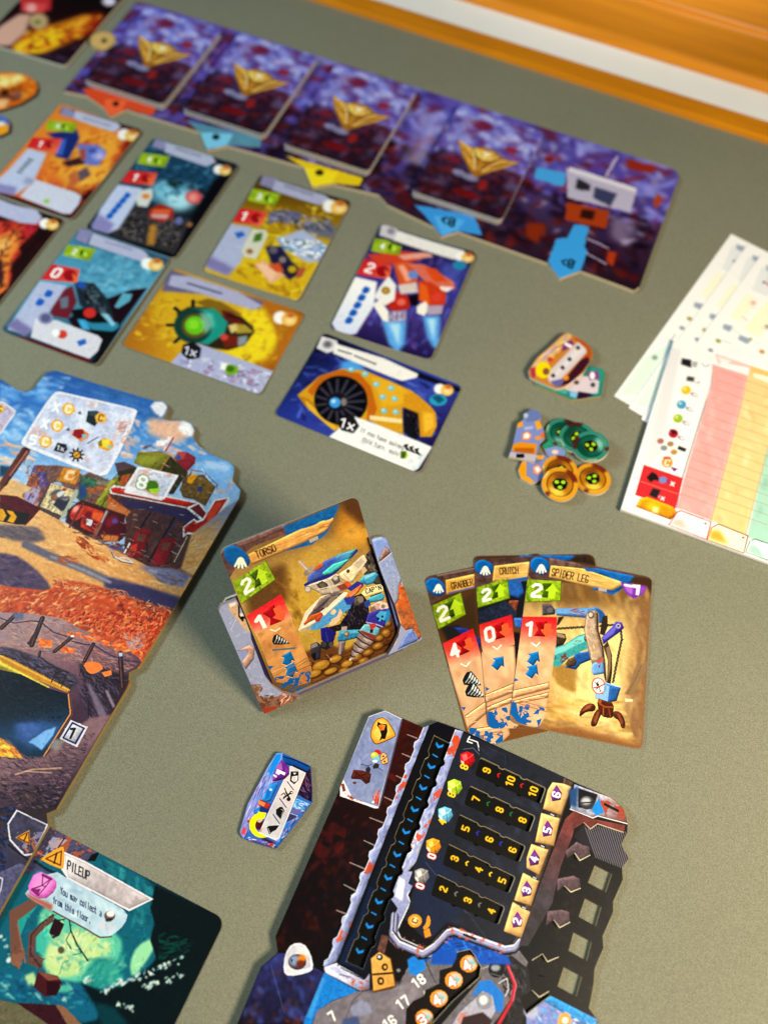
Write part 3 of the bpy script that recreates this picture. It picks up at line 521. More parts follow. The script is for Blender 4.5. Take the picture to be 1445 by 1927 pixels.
# --- red rocket pack card
c = cv = card_cv(4.06, 336.55, -.2967, base='3a3480', seed=27).view('W4')
c.fill(('2a2450', '3c3c94', '4a3c8c', '241a48'), g='1100 200 800 950').strokes('700 230 1400 280 1090 960 600 700', 200, ['4a50b4', '2c2868', '6a4a9c', '5a68d0', '3a2a6a'], 100, 26, -65, .3, .5).poly('1150 300 1340 330 1220 520 1150 440', '4a5cc0', a=.7, soft=24)
c.poly('750 690 920 700 910 860 860 920 800 860', '5aa8f0', soft=10).poly('1030 670 1150 670 1140 860 1110 900 1060 820', '5aa8f0', soft=10).poly('800 720 880 720 870 880', 'a8dcff', soft=10).poly('1060 690 1120 690 1105 850', 'a8dcff', soft=8)
c.poly('650 260 900 230 1060 250 1010 290 900 320 720 320', 'd8442c', soft=5).poly('860 260 1080 230 1100 270 900 290', 'e8a08c', soft=5).poly('830 310 930 300 1000 420 960 480 870 460', 'e05828', soft=5).poly('860 330 900 320 960 420 920 440', 'f4a488', soft=6).poly('920 310 1040 320 1240 440 1250 490 1180 500 1050 440', 'e07058', soft=4).poly('1040 340 1120 350 1200 440 1110 440', 'e8501c', soft=5).poly('1150 470 1240 480 1200 510 1140 500', 'f4e4dc', soft=4)
c.poly('1000 430 1090 440 1190 520 1180 600 1060 600 1000 560', 'd8401c', soft=4).poly('1010 440 1060 470 1080 590 1010 560', 'f0641c', soft=5).ell(1125, 545, 34, 28, 'e84438', soft=4).poly('740 560 850 500 950 540 940 620 830 640', 'c42c20', soft=5).ell(885, 575, 30, 24, 'f06a5a', soft=5).poly('860 460 990 440 1000 510 880 520', 'd8c8c4', soft=5).poly('690 590 740 560 800 640 800 710 760 700', 'f0ece0', soft=4).poly('990 600 1050 570 1080 620 1040 670 990 650', 'f0ece0', soft=4).poly('800 640 920 630 920 700 800 710', 'a89cc0', soft=5).poly('1060 600 1170 600 1160 660 1060 665', 'b4a0b8', soft=5).poly('930 530 1000 520 1000 600 950 600', '1c1424', soft=5).ell(965, 390, 34, 30, '6a8cd0', soft=4).strokes('800 640 920 640 920 700 800 700', 24, ['6a5c88', 'cfc4dc'], 60, 10, -80, .1, .8)
green_badge(c, '705 150 900 165 870 260 680 235', 1, num='4'); red_badge(c, '640 285 820 330 800 420 580 395', '2')
c.poly('575 410 720 440 700 600 580 790 540 798 440 770 415 730 440 660', ('f2f4fa', 'd0d8f0'), g='640 450 480 770', soft=5); zigzag(c, 645, 495, 530, 700, 5, 38)
c.poly('740 470 800 400 850 460 840 560 770 600 700 540', 'eceae6', soft=4).ell(780, 497, 30, 26, '9a7a2a', soft=3).ell(780, 497, 14, 12, 'd8a83c', soft=3)
c.poly('740 40 1410 240 1380 290 1250 290 860 190 740 140', '2a2440', soft=4).poly('750 50 860 80 840 160 735 130', 'c8c6d0', soft=4).poly('855 90 1310 230 1330 275 1240 290 830 160', 'e4e2e0', soft=4).ell(815, 100, 26, 22, '8a889c', soft=6); coin_mark(c, 1335, 280, 42); c.ell(1280, 330, 48, 32, '2a8ab8', soft=5)
card('market_card', cv, 'purple-blue card showing a red and white twin rocket pack', 'card', group='market cards in rows')
# --- yellow wheel machine card (landscape)
c = cv = card_cv(-12.2, 255.04, -.3621, 88, 63, '2c3c94', 28).view('W4')
c.fill(('14182c', '2a3a96', '3a4cae', '241c50'), g='250 850 900 1700').strokes('300 900 1270 1190 1000 1700 60 1320', 180, ['4a62c8', '2a3284', '5a78dc', '241c5c', '3a2a7a'], 110, 22, 20, .6, .6).poly('480 980 580 960 640 1050 460 1060', '4aa0ec', soft=14)
c.poly('180 1210 250 1150 330 1080 480 1030 640 1040 800 1110 960 1180 1080 1280 1120 1330 1125 1420 1090 1490 1010 1490 990 1340 890 1290 900 1480 760 1430 660 1380 440 1450 300 1330', 'dca01c', soft=4).poly('250 1180 330 1080 480 1035 600 1060 680 1150 720 1300 690 1380 650 1380 660 1230 600 1120 480 1090 340 1130 280 1220', 'c86a14', soft=4).poly('180 1210 250 1230 460 1410 430 1450 230 1280', 'c0821a', soft=4).poly('230 1240 450 1430 430 1455 250 1300', 'e8b42c', soft=3).poly('680 1080 800 1110 900 1160 1000 1260 960 1280 890 1270 760 1290 720 1180', 'e8b022', soft=8).poly('900 1190 1000 1210 1110 1320 1120 1420 1080 1480 1010 1480 1000 1330 900 1280', 'd8961c', soft=5).poly('1030 1320 1100 1330 1110 1420 1040 1470', 'f0bc34', soft=8)
c.ell(475, 1245, 182, 168, '14131c', rot=10, soft=3)
for a in range(0, 360, 24): c.line([455 + 70 * math.cos(math.radians(a)), 1255 + 62 * math.sin(math.radians(a)), 470 + 160 * math.cos(math.radians(a)), 1248 + 146 * math.sin(math.radians(a))], 20, '4a4858', .8, 5)
c.ell(450, 1255, 70, 62, '23222e', soft=4).ell(435, 1260, 38, 36, '3f9cf0', soft=4).ell(425, 1250, 16, 14, 'a8dcff', soft=4).ell(495, 1255, 22, 28, 'a0988c', a=.8, soft=6)
for x, y in ((545, 1035), (640, 1065), (715, 1135), (815, 1160), (760, 1220), (840, 1232), (768, 1315), (848, 1322)): c.ell(x, y, 22, 18, '6ac0d8', soft=4).ell(x - 4, y - 4, 10, 8, 'b8ecf4', soft=3)
c.poly('670 1345 890 1370 890 1400 670 1375', 'f0dca0', soft=4).poly('900 1290 1000 1330 1010 1480 980 1520 900 1460', '23202c', soft=5).strokes('920 1330 1000 1350 1010 1480 940 1480', 20, ['4a4658', '100e16'], 50, 12, 70, .3, .8)
c.poly('345 800 1300 1165 1280 1190 1000 1090 740 960 330 870', '1c1a34', soft=4).poly('345 810 450 840 460 900 380 925 310 890', 'd8d6d8', soft=4).poly('440 860 770 960 1000 1065 990 1090 890 1112 800 1080 420 925', 'e9e6e2', soft=3).ell(385, 865, 30, 24, '6a6874', soft=8).line('460 905 545 930', 12, '5a5866', .8, 4).line('570 942 710 998', 12, '5a5866', .8, 4)
c.poly('395 1495 470 1430 570 1355 700 1400 1095 1560 1000 1710 960 1730', 'eef1f0', soft=3).poly('940 1640 1060 1580 1000 1700 960 1725', 'c8d8e0', soft=8).strokes('450 1460 1060 1570 980 1710 440 1500', 30, ['ffffff', 'dde6ea'], 100, 30, 20, .5, .6).poly('480 1345 560 1350 600 1420 560 1470 480 1450 450 1400', '24232c', soft=3).txt('1x', 520, 1408, 58, (1, .3), 'e8e4ec', .22)
c.txt('If you have gained', 755, 1505, 30, (1, .42), '5a5858', .12, .66).txt('this turn, gain', 745, 1560, 30, (1, .42), '5a5858', .12, .66)
for i in range(3): c.poly([900 + i * 36, 1545 + i * 14, 935 + i * 36, 1540 + i * 14, 925 + i * 36, 1560 + i * 14, 950 + i * 36, 1595 + i * 14, 915 + i * 36, 1580 + i * 14], '15141a', soft=2)
c.ell(905, 1618, 26, 22, 'b8d82c', soft=3).poly('880 1590 920 1590 910 1640 880 1640', '4a6a1c', soft=4)
coin_mark(c, 1195, 1175, 44); c.ell(1135, 1240, 60, 40, '2aa0c8', soft=4).poly('1090 1220 1140 1205 1180 1240 1140 1265', '1a5a7a', soft=6)
card('market_card', cv, 'landscape blue card showing a yellow single-wheel machine with text panel', 'card', group='market cards in rows')
# ================================================================== things at the upper left border
tr = on_table(px('W5', '712 -10'), CT)[0]; br = on_table(px('W5', '375 385'), CT)[0]; a = math.atan2(*(tr - br)[::-1]) - math.pi / 2; f0 = flat_frame(0, 0, a, 0)
hh = 95.0; c = cv = card_cv(*(br - f0.U[:2] * 34 + f0.V[:2] * hh / 2), a, 68, hh, '241014', 31, 4, 1.8).view('W5')
c.fill(('1c0c10', '34181c', '2c1c28'), g='500 0 200 380').poly('60 260 160 180 360 120 480 80 590 90 520 170 420 230 260 300 100 310', 'd8801c', soft=12).poly('80 270 180 190 360 150 400 200 320 260 230 300 100 300', 'f4c424', soft=10).poly('420 110 520 90 500 160 430 190', 'f0a02c', soft=8).poly('540 60 600 90 540 180 470 230', '9a2c14', soft=16).strokes('60 180 590 80 480 220 120 310', 90, ['f8d83c', 'e89024', 'c8501c', '8a2414'], 60, 18, -20, .6, .6)
c.poly('0 -120 300 -60 290 60 150 70 120 20', 'c83438', soft=6).poly('130 10 270 20 250 75 120 65', 'e05050', soft=6).ell(180, 45, 30, 26, 'f4a8a0', soft=6).poly('110 80 180 80 150 180 60 260 0 260 -60 220 0 150', 'd8a894', soft=8).ell(220, 120, 56, 46, 'c8a478', soft=8).ell(215, 125, 20, 14, '6a8a4a', soft=6).ell(620, 8, 40, 26, 'e8dcf0', soft=8).strokes('200 320 500 230 380 380', 40, ['3c2838', '54405a', '241822'], 60, 20, 20, .6, .6)
card('monster_tile', cv, 'dark tile with yellow flames at the upper left border', 'tile', t=1.8, r=3)
tk = px('W5', '-260 420 60 408 150 425 200 455 215 495 200 535 120 585 0 625 -260 640')
c = cv = board_canvas(tk, 2.0, -.3, 4, 'd8741c', 32).view('W5')
c.fill('d8701c').poly('-200 440 120 420 150 450 60 490 -40 510', 'f8e08c', soft=8).poly('-60 510 60 500 120 475 130 560 0 590', '7a3a1c', soft=8).ell(95, 535, 34, 20, '8a5a5a', soft=6).poly('-10 520 50 515 60 530 -10 540', '1c120c', soft=4).poly('-50 560 60 560 40 610 -60 620', 'f0b87c', soft=8).strokes('-40 410 215 450 180 560 0 620', 40, ['f08a20', 'c85a14', 'f8c050'], 60, 16, 10, .6, .6)
piece('creature_token', cv, [tk], 2.0, 'orange cardboard creature token at the left border', 'token', edge=EDGE_DARK)
tk = px('W5', '-120 640 0 648 40 670 58 700 50 745 0 768 -120 780')
c = cv = board_canvas(tk, 2.0, -.3, 4, '5a6aa8', 33).view('W5'); c.fill('5a70b8').poly('-60 720 50 700 50 760 -60 770', 'f0a020', soft=4).poly('-60 690 30 690 30 710 -60 715', 'e8e0d8', soft=4)
piece('creature_token', cv, [tk], 2.0, 'small blue and yellow token peeking in below the orange one', 'token', edge=EDGE_DARK)
tk = px('W5', [k for t in np.linspace(0, 2 * math.pi, 25)[:-1] for k in (585 + 74 * math.cos(t), 229 + 50 * math.sin(t))])
c = cv = board_canvas(tk, 4.2, -.3, 5, 'c8a468', 34).view('W5'); c.fill('cfa864').mottle(.12, 3); c.ell(592, 230, 15, 12, '5a4630', soft=4).ell(585, 229, 60, 40, 'd8b674', soft=10, a=.5).ell(592, 230, 15, 12, '5a4630', soft=4)
piece('wooden_disc', cv, [tk], 4.2, 'small round tan disc with a dark dot beside the leftmost deck', 'disc', edge=EDGE_KRAFT)

# ================================================================== main board at the left
MB_Z = 3.0
mb_out = np.vstack([px('W1', '-700 -200 -250 -60 0 100 100 165 150 180 195 165 235 110 275 65 330 55 560 130 900 230 945 233 970 262 960 300 940 330 990 345 1060 340 1105 360 1125 395 1115 440 1150 490 1230 545 1330 585 1355 615 1345 690 1390 745 1383 790'),
                    px('V8', '860 350 800 378 797 425 805 445 350 1225 290 1250'), px('V7', '300 110 -330 1230 -1100 800')])
c = cv = board_canvas(mb_out, MB_Z, -.33, 4.6, '7a5a50', 41).view('W1')
cv.bev = .3
sky = '-700 -350 300 -150 1500 250 1500 1300 -700 700'
c.poly(sky, ('2d5ca6', '3a74bc', '5c9ad8', '9cc0e4'), g='500 80 300 680')
c.strokes('0 80 420 90 150 440 60 620 0 640', 130, ['5aa0e0', '3f82cc', '8abcec', 'c4dcf0'], 120, 26, 20, .3, .5)
c.strokes('240 60 900 230 960 330 780 330', 70, ['34689c', '2f5fa8', '4674b4', '5484c0'], 150, 24, 18, .15, .5)
c.strokes('700 330 1110 350 1330 600 1380 780 1100 760 700 560', 130, ['d8b4a4', 'e8c4ac', 'a8b8d8', '6ca4dc', 'c8a8a0'], 110, 26, 25, .3, .75)
c.poly('860 330 1060 345 1110 430 1010 470 860 420', 'dcb096', soft=14).poly('1120 590 1330 600 1345 700 1150 690', '7ab0e4', soft=16).poly('1180 580 1320 590 1330 640 1200 620', 'a8c8ec', soft=10)
c.strokes('0 420 230 540 110 700 0 700', 40, ['e8c0a0', 'c8d8ec', 'e0a888', '6aa8e4'], 130, 18, 20, .2, .7).poly('0 600 70 610 60 660 0 670', '1c4a68', soft=4)
c.poly('900 232 945 235 970 262 955 300 935 325 900 300 870 260', 'dcdce4', soft=5).poly('1060 345 1105 360 1122 395 1112 435 1060 420 1030 390', 'e6e6ea', soft=5)
# ground layers
c.poly('-300 640 150 690 240 860 420 960 640 1080 880 1190 1110 1250 1300 1300 900 1700 -400 1500', ('e4b070', 'd89a58'), g='300 850 500 1300', sm=1)
c.strokes('0 700 150 690 240 860 420 960 640 1080 880 1190 1090 1250 1000 1390 640 1310 330 1260 150 1080 0 1010', 420, ['f0c488', 'e8b878', 'd09660', 'dca468', 'f4d09c', 'c08858'], 90, 10, 22, .25, .5)
c.poly('-100 940 120 950 220 960 270 1030 210 1050 90 1040 0 1010', '6a5e66', soft=6).strokes('-100 940 220 960 260 1040 0 1020', 40, ['8a7a78', '54505e', '7a6a6a'], 90, 14, 15, .25, .6)
c.line('150 1060 300 1130 480 1200 640 1275 800 1340 1000 1410', 44, '6a6878', 1, 6).line('640 1285 820 1330 1040 1400', 70, '4c4668', 1, 10).line('300 1130 480 1205 640 1280', 16, '9a94a0', .8, 4)
c.poly('620 1290 820 1300 1040 1385 1010 1450 840 1400 700 1340', '423c62', soft=5)
c.poly('-100 1105 80 1112 200 1190 300 1300 285 1345 150 1330 -100 1270', '5a4a62', sm=1, soft=4).strokes('-60 1115 80 1115 190 1190 290 1310 150 1330 -60 1270', 90, ['6a5870', '4a3e66', '7a6272', '3c3260'], 70, 13, 20, .4, .6)
c.poly('-100 1290 120 1310 300 1330 330 1262 520 1280 700 1350 860 1405 1010 1450 1200 1500 700 2300 -300 2000', 'c8562e', sm=1)
scrub = '-60 1300 160 1330 310 1330 340 1265 520 1285 700 1350 860 1410 1010 1455 930 1580 760 1860 -60 1640'
c.strokes(scrub, 700, ['d0603a', 'c85a34', 'b0482c', 'a84028', 'd87848', '983824'], 70, 24, 150, .7, .55).strokes(scrub, 1100, ['d8643a', 'e07c48', 'b0442a', 'c05030', 'e89c68', '94382a', '7a3030', 'dca478', '6a4450'], 38, 8, 150, .7, .7)
c.strokes('0 1350 500 1300 900 1430 700 1640 0 1500', 130, ['f4b880', 'f0a860', 'e8c090'], 54, 9, 155, .4, .85)
c.strokes('600 1310 1010 1450 940 1570 640 1480', 110, ['7a2a1c', '9a3a20', 'b84a28', '5a2a34'], 60, 18, 20, .5, .75)
for x, y in ((590, 1370), (650, 1385), (700, 1370), (760, 1400)): c.ell(x, y, 38, 18, 'c8502c', rot=-10).ell(x + 8, y - 5, 22, 9, 'e8784c', rot=-10)
c.blur(.3)
c.strokes('300 1240 700 1320 1010 1430 1000 1480 640 1380 300 1300', 160, ['c8704a', 'e0a070', 'a84c30', 'd88a58', '8a4a40'], 40, 9, 20, .5, .7)
# red brush strokes on the sand path
c.strokes('420 1020 470 1010 640 1150 600 1180 500 1110', 46, ['b85a34', '9a4424', 'c8703c'], 50, 14, 35, .3, .85).strokes('330 1130 430 1120 470 1170 350 1180', 24, ['b86a3c', 'a0502c'], 60, 9, 20, .3, .8)
# town
c.poly('130 500 185 480 175 530 60 690 0 760 0 700', '6a3a30').poly('150 490 180 492 40 720 20 730', '4a2c34').line('160 520 60 660', 10, 'a86a58')
c.poly('200 600 260 600 330 620 300 760 180 850 130 780', '8a5040', tex=.3).poly('215 640 300 640 310 700 230 730', '4a4ea0', soft=4, tex=.4).poly('150 740 240 720 210 850 140 800', 'a89ab8', soft=4).line('180 770 165 800', 10, '4a52b8').strokes('140 600 330 610 300 790 190 850', 70, ['b06a48', '8a4a38', '6a3c40', 'c8886a', '4a58b0'], 44, 13, -60, .4, .7)
c.poly('255 605 330 600 430 620 480 660 520 640 640 690 560 840 520 850 430 780 350 700 280 700', '7a5850', soft=3, tex=.3)
c.poly('370 615 470 625 440 715 330 690', 'd08824', soft=2, tex=.2).poly('395 630 440 635 420 690 370 680', 'f4d8a8', soft=4).poly('400 650 430 650 415 680 390 675', 'e88838', soft=3)
c.poly('290 700 455 745 350 920 210 850', '5a4848').poly('300 705 445 748 355 890 235 840', 'd8c498', tex=.25).strokes('300 710 440 750 350 885 240 840', 60, ['8a8474', 'e8dcb0', 'b09c74', '6a6468', 'c8a858'], 34, 10, -50, .7, .8).ell(335, 775, 40, 32, '5c5a64', soft=2, rot=-30).ell(350, 768, 26, 14, 'd8d8d4', soft=3, rot=-30).ell(318, 785, 16, 14, 'a86a3c', soft=2).poly('330 800 400 780 420 830 360 870 310 830', '3c3a4c', soft=3).ell(382, 795, 16, 14, '6a6a78', soft=3).ell(375, 742, 12, 9, 'b83a2c').poly('440 740 465 748 370 915 345 915', 'a8b0a0')
c.poly('470 665 560 680 630 690 640 730 520 770 490 810 450 790', '3f6a54', soft=3, tex=.3).poly('460 720 500 710 500 780 460 800', '2c4c84', soft=4).poly('500 735 640 710 640 740 510 770', 'a8603c', soft=3, tex=.2).poly('560 690 640 690 620 720 560 710', '8a7a6c', soft=3)
c.poly('640 690 700 650 740 700 610 860 545 830', '8c8c2c', tex=.25).line('690 680 585 845', 10, '5c5a1c').line('660 690 560 830', 5, 'b4b44a').poly('665 590 720 580 790 610 770 640 700 650 680 640', '5a444c').poly('680 640 790 610 800 650 720 720 690 700', '3a3a20').poly('710 660 760 650 730 720 690 710', 'b0562c')
c.poly('775 590 800 525 935 520 985 545 935 640 900 635', '76772c', tex=.2).poly('800 545 930 540 900 600 800 600', '8f9436', soft=8).poly('985 545 1090 640 1005 770 940 760 930 640', '3c3a22', tex=.2).line('985 545 925 640', 6, 'a0702c').line('800 522 985 542 1090 640', 4, 'b88a44')
c.poly('1010 560 1030 525 1085 525 1135 555 1130 590 1085 640 1040 600', '8a2c38', tex=.15).poly('1015 555 1035 530 1080 530 1060 570', 'b8483c').ell(1035, 557, 15, 17, '3a5a90').poly('1085 640 1090 660 1175 655 1250 730 1190 840 1120 800 1060 790 1040 740', '6a5430', tex=.25).poly('1090 655 1150 655 1110 710 1085 700', 'd8981c', soft=2).poly('1160 660 1245 720 1190 830 1130 780', '7a6030', tex=.2).ell(1158, 740, 16, 18, '2c4878').line('1110 630 1180 640 1260 715 1240 735', 5, '5a4a5c').line('1110 630 1100 660', 4, '5a5a70').line('1260 715 1255 740', 4, '5a5a70').line('1170 625 1215 690', 4, 'd8d8e0')
c.line('960 520 1005 440', 9, 'a83038').line('950 515 1000 430', 5, 'e8d8dc').poly('905 460 960 455 985 430 990 450 950 490 910 490', 'e6e2e4', soft=2).poly('820 500 870 480 880 490 840 510', '6a5a6a').line('850 520 870 470', 3, '8a8494').line('1060 520 1080 480', 3, '9a8a94')
# filling station
c.poly('640 740 1100 850 1190 920 1060 1180 1020 1210 880 1200 720 1110 730 900 640 790', '5c3a36', tex=.25).poly('690 790 1080 855 1190 930 1150 970 1000 900 880 870 740 850', '3c345a', soft=6).strokes('760 860 1180 950 1040 1170 740 1110', 120, ['6a443c', '54343c', '7a5044', '4a3c54'], 90, 18, -65, .2, .6)
c.poly('625 760 650 790 760 870 730 905 700 930 620 850', 'b06038', tex=.15).poly('640 820 730 850 760 870 720 910 620 850', 'c87444')
c.poly('635 740 660 715 1160 820 1200 880 1180 930 1140 900 1080 850 640 765', 'eadcd4').poly('645 735 670 728 760 745 1140 822 1085 845 650 760', 'c42c20', tex=.2).poly('1150 825 1195 880 1180 915 1100 850', '7a2830')
c.poly('1060 960 1125 910 1140 925 1175 910 1200 870 1240 800 1330 785 1325 815 1190 1015 1085 1000 1060 1020', 'ead8d0').poly('1068 962 1122 920 1140 936 1180 920 1210 870 1248 808 1318 795 1185 1002 1090 988 1070 1005', 'b02418', tex=.25).poly('1200 880 1260 810 1290 820 1220 930 1200 920', 'd84a30', soft=3)
c.line('1095 1010 1060 1110 1000 1195', 12, '5a4034').line('1085 1015 1010 1160', 5, 'd8b89c')
for ox, oy in ((0, 0), (140, 50)):
    c.line([870 + ox, 880 + oy * .6, 720 + ox, 1110 + oy], 13, '2c2430').poly(np.array(nums('790 980 830 965 885 985 850 1050 820 1140 770 1140 730 1110 755 1070')) + (ox, oy), '8a1c24', tex=.2).poly(np.array(nums('760 1070 800 1050 790 1100 770 1135 735 1115')) + (ox, oy), 'd8402c' if ox == 0 else 'a02030').poly(np.array(nums('800 1000 850 1000 830 1045 790 1040')) + (ox, oy), '7a4a3c').line(np.array(nums('850 1050 855 1100 800 1150')) + (ox, oy), 6, '2a2030')
c.line('722 1108 752 1055', 10, 'f0ece8').line('640 1090 660 1130 700 1150 770 1165 740 1140 700 1135', 7, 'cfd0e0').line('640 1092 662 1136 700 1158 765 1172', 4, '2c2c50').poly('620 1070 690 1065 720 1095 660 1090', '4048a0', soft=4)
c.poly('395 860 470 800 560 830 730 890 700 1030 600 1050 500 1010 380 930', '4a2428', soft=2).ell(450, 875, 52, 34, 'c83c30', rot=-50).ell(440, 855, 24, 14, 'f09a8c', rot=-50, soft=4).poly('480 830 600 870 560 1000 470 960', 'c84020', tex=.2).poly('500 860 590 890 540 990 480 930', '7a1420', soft=6).poly('540 870 610 880 580 930 530 910', 'e8602c', soft=5).poly('505 910 540 920 530 955 500 945', 'd0ccd0').ell(655, 965, 76, 84, '5a1020', rot=-50).ell(645, 925, 40, 24, '8a1a30', rot=-40, soft=6).ell(668, 925, 18, 14, '5a5ab0', soft=5).poly('580 1000 690 1010 680 1045 600 1040', 'd07c40', soft=4).line('620 870 545 1020', 20, '8a5a4c').line('485 820 405 960', 12, '6a3a34').line('620 868 590 930', 8, 'b8a8b4').line('720 960 715 1020 690 1040', 8, '2c1c30')
c.strokes('420 960 720 1060 1020 1200 1090 1240 1000 1240 700 1120 400 980', 50, ['5a3438', '7a4a3c', '3c2c50', '8a5a44'], 60, 12, 22, .3, .7)
c.poly('800 1180 1000 1200 1110 1240 1060 1310 940 1280', '84809c', soft=8).strokes('820 1190 1100 1240 1050 1310 930 1280', 30, ['a09cb0', '6a6490', '8a6a5c'], 70, 12, 20, .2, .7)
c.poly('1110 1000 1240 900 1300 850 1380 800 1200 1130 1120 1240 1050 1200', ('8a8a9c', 'd8a468', 'e0a45c'), g='1240 880 1120 1200', soft=5).strokes('1120 1010 1290 900 1130 1230 1060 1200', 60, ['e8b878', 'd09858', 'b89a80', 'c88848'], 90, 13, -20, .25, .6)
# dark drawn contours over the town
c.strokes('130 560 640 660 760 600 1130 560 1250 720 1180 930 1030 1190 720 1110 420 960 200 860', 210, ['2c1c30', '3a2434', '241c38', '4a2c34'], 46, 4, -58, .25, .75).strokes('130 560 640 660 760 600 1130 560 1250 720 1180 930 1030 1190 720 1110 420 960 200 860', 130, ['2c1c30', '4a2c34', 'c8a890', 'e0c8b0'], 44, 4, 18, .2, .7)
# barrier
c.poly('0 770 100 780 240 850 190 910 150 950 0 900', '5c1c28', tex=.2).poly('0 850 110 870 180 880 150 945 100 945 0 925', '2c2420').poly('0 852 20 856 40 890 20 925 0 920', 'e0a018').poly('40 862 75 868 100 900 80 935 45 925 65 895', 'e0a018')
c.view('Y1').poly('100 870 140 870 130 840 240 880 160 930 30 910', 'd8b078', soft=4)
cv.dab(5200, 2.4, .55, .45, .26, .35)
c.view('W1'); c.poly('730 720 800 610 840 615 1035 660 955 795 935 805 720 760', 'e9e4ea').poly('750 720 805 625 1015 665 945 785', ('d4c8d0', 'c4cce0'), g='760 700 980 700', tex=.2).blot('740 720 800 610 1035 660 950 800', 'd89a80', 60, .6, .7, 5).ell(880, 722, 40, 34, '4f7a1c', soft=2).poly('860 740 930 735 915 762 880 765', 'a8d82c').txt('8', 825, 700, 66, (.95, .3), 'ffffff', .26, ol='7a9a3c', ow=5)
# price panel
c.view('Y1').poly('160 540 330 270 400 185 440 180 480 192 964 300 1010 330 800 770 740 795 690 780 200 590 155 560', 'e4e2ea', sm=1).poly('185 535 345 280 410 205 450 198 960 315 950 380 790 740 730 775 200 560', ('c8cce4', 'bcc4e0', 'd0d4e8'), g='300 300 800 700', tex=.14, cell=40).blot('180 540 410 200 960 310 800 750', 'd8a494', 90, .68, .55, 5).blot('180 540 410 200 960 310 800 750', 'e8ecf6', 60, .6, .6, 6)
c.strokes('860 380 960 390 900 600 860 500', 26, ['c87858', 'd89880', 'b86a4c'], 60, 8, -20, .5, .7)
def hexcoin(c, x, y, r, n=None):
    c.poly([x + r * math.cos(t) for t in ()] or [k for t in np.linspace(.3, .3 + 2 * math.pi, 7)[:-1] for k in (x + r * math.cos(t), y + r * .95 * math.sin(t))], 'e8a028').ell(x, y, r * .72, r * .68, 'f4c858', soft=2).txt('C', x, y, r * .95, (1, .25), '8a4410' if n is None else 'fff2d0', .26)
    if n: c.txt(n, x - r * 1.7, y - r * .25, r * 1.15, (1, .25), 'ffffff', .3)
c.line('1 1 2 2', 1, '000000')
for x, y, n in ((500, 308, 'X'), (418, 428, 'X'), (333, 545, '5')): hexcoin(c, x, y, 52, n)
for x, y in ((580, 335), (497, 455)): c.poly([x - 18, y + 6, x + 6, y - 14, x + 14, y + 12], '2a2c38')
c.poly('640 320 710 320 750 360 690 435 625 400', '24363c').poly('655 325 720 325 690 360 640 350', '3c5458', soft=3); hexcoin(c, 735, 372, 46, None)
c.poly('540 455 600 450 650 490 640 520 590 545 525 500', 'e0883c').poly('545 455 605 455 620 500 575 525 525 495', '9a1828').poly('600 490 640 495 600 530', '6ac0c8').line('640 555 715 512', 9, '3a3c48')
c.poly('715 545 760 515 820 540 830 580 790 615 720 590', 'e8a020').poly('740 530 800 530 790 590 730 580', 'f4d83c', soft=4).poly('780 570 820 575 790 600', '7ac4b8').poly('715 545 740 530 745 580 715 575', '8a7a24')
c.poly('420 550 485 565 492 605 460 630 390 610', '26232e').txt('1x', 442, 592, 32, (1, .25), 'd8d4e4', .22)
for a in range(0, 360, 40): c.line([560, 640, 560 + 50 * math.cos(math.radians(a)), 640 + 46 * math.sin(math.radians(a))], 14, '23202a')
c.ell(560, 640, 36, 33, '23202a').ell(560, 640, 24, 22, 'e0a030').line('550 650 575 630', 8, '4a2c18')
c.poly('-60 230 40 260 120 320 110 350 0 500 -60 520', 'd8d0d8').poly('-60 245 30 270 105 325 95 350 0 480', 'bcb4cc', tex=.15).blot('-60 245 100 320 0 480', 'c88878', 50, .6, .6, 5); hexcoin(c, 5, 305, 34, None)
# lower slope with fence and cave
c.view('V8').poly('-200 0 330 20 520 120 800 250 880 300 860 350 790 400 805 445 350 1225 -200 1400', ('a0848a', '84606c', '4c3648'), g='300 100 450 600', sm=1)
c.strokes('0 60 330 40 560 130 800 260 860 330 700 420 480 330 250 270 0 230', 520, ['b89484', '9a7470', 'c8a08c', '7a5c66', 'c07858', 'a86a5c', 'a08888'], 70, 8, 22, .35, .55)
for p in ('330 130 560 130 700 200 900 200 880 280 740 250 600 190', '240 170 330 180 320 230 240 220', '380 220 470 230 450 265 380 250'): c.strokes(p, 110, ['f08040', 'e87038', 'f49a58', 'd85a28'], 60, 14, 15, .4, .85)
c.strokes('330 0 1060 0 1010 110 900 260 800 180 600 120', 600, ['cc4a28', 'c03c20', 'd8643c', 'e48c58', 'a83420', '842c20', 'd87848'], 44, 11, -40, .7, .8)
c.strokes('760 130 900 140 900 230 800 240', 50, ['a89098', 'c0a0a0', '8a7484', 'e07a4c'], 50, 14, 40, .6, .7)
c.poly('490 320 620 350 800 400 790 480 690 640 560 560', '3a2c34', soft=8).strokes('500 340 800 410 600 760 480 500', 200, ['443a4c', '262032', '544860', '322834', '5e4c60'], 90, 12, 50, .4, .7)
c.poly('510 320 600 310 650 350 600 385 550 390', 'f0823c', sm=1).poly('630 380 690 365 695 395 650 408', 'f0823c')
c.poly('530 430 570 470 660 630 650 700 600 620', '7a6a80', soft=5).poly('650 490 670 490 715 590 700 600', '8a7a8c', soft=4)
c.poly('0 220 90 230 250 290 470 400 500 440 430 500 300 430 0 290', '4a4250', soft=5).strokes('0 225 250 290 490 430 420 490 0 290', 150, ['5c5468', '3a343e', '6a5c78', '2e2a34'], 70, 12, 25, .3, .7)
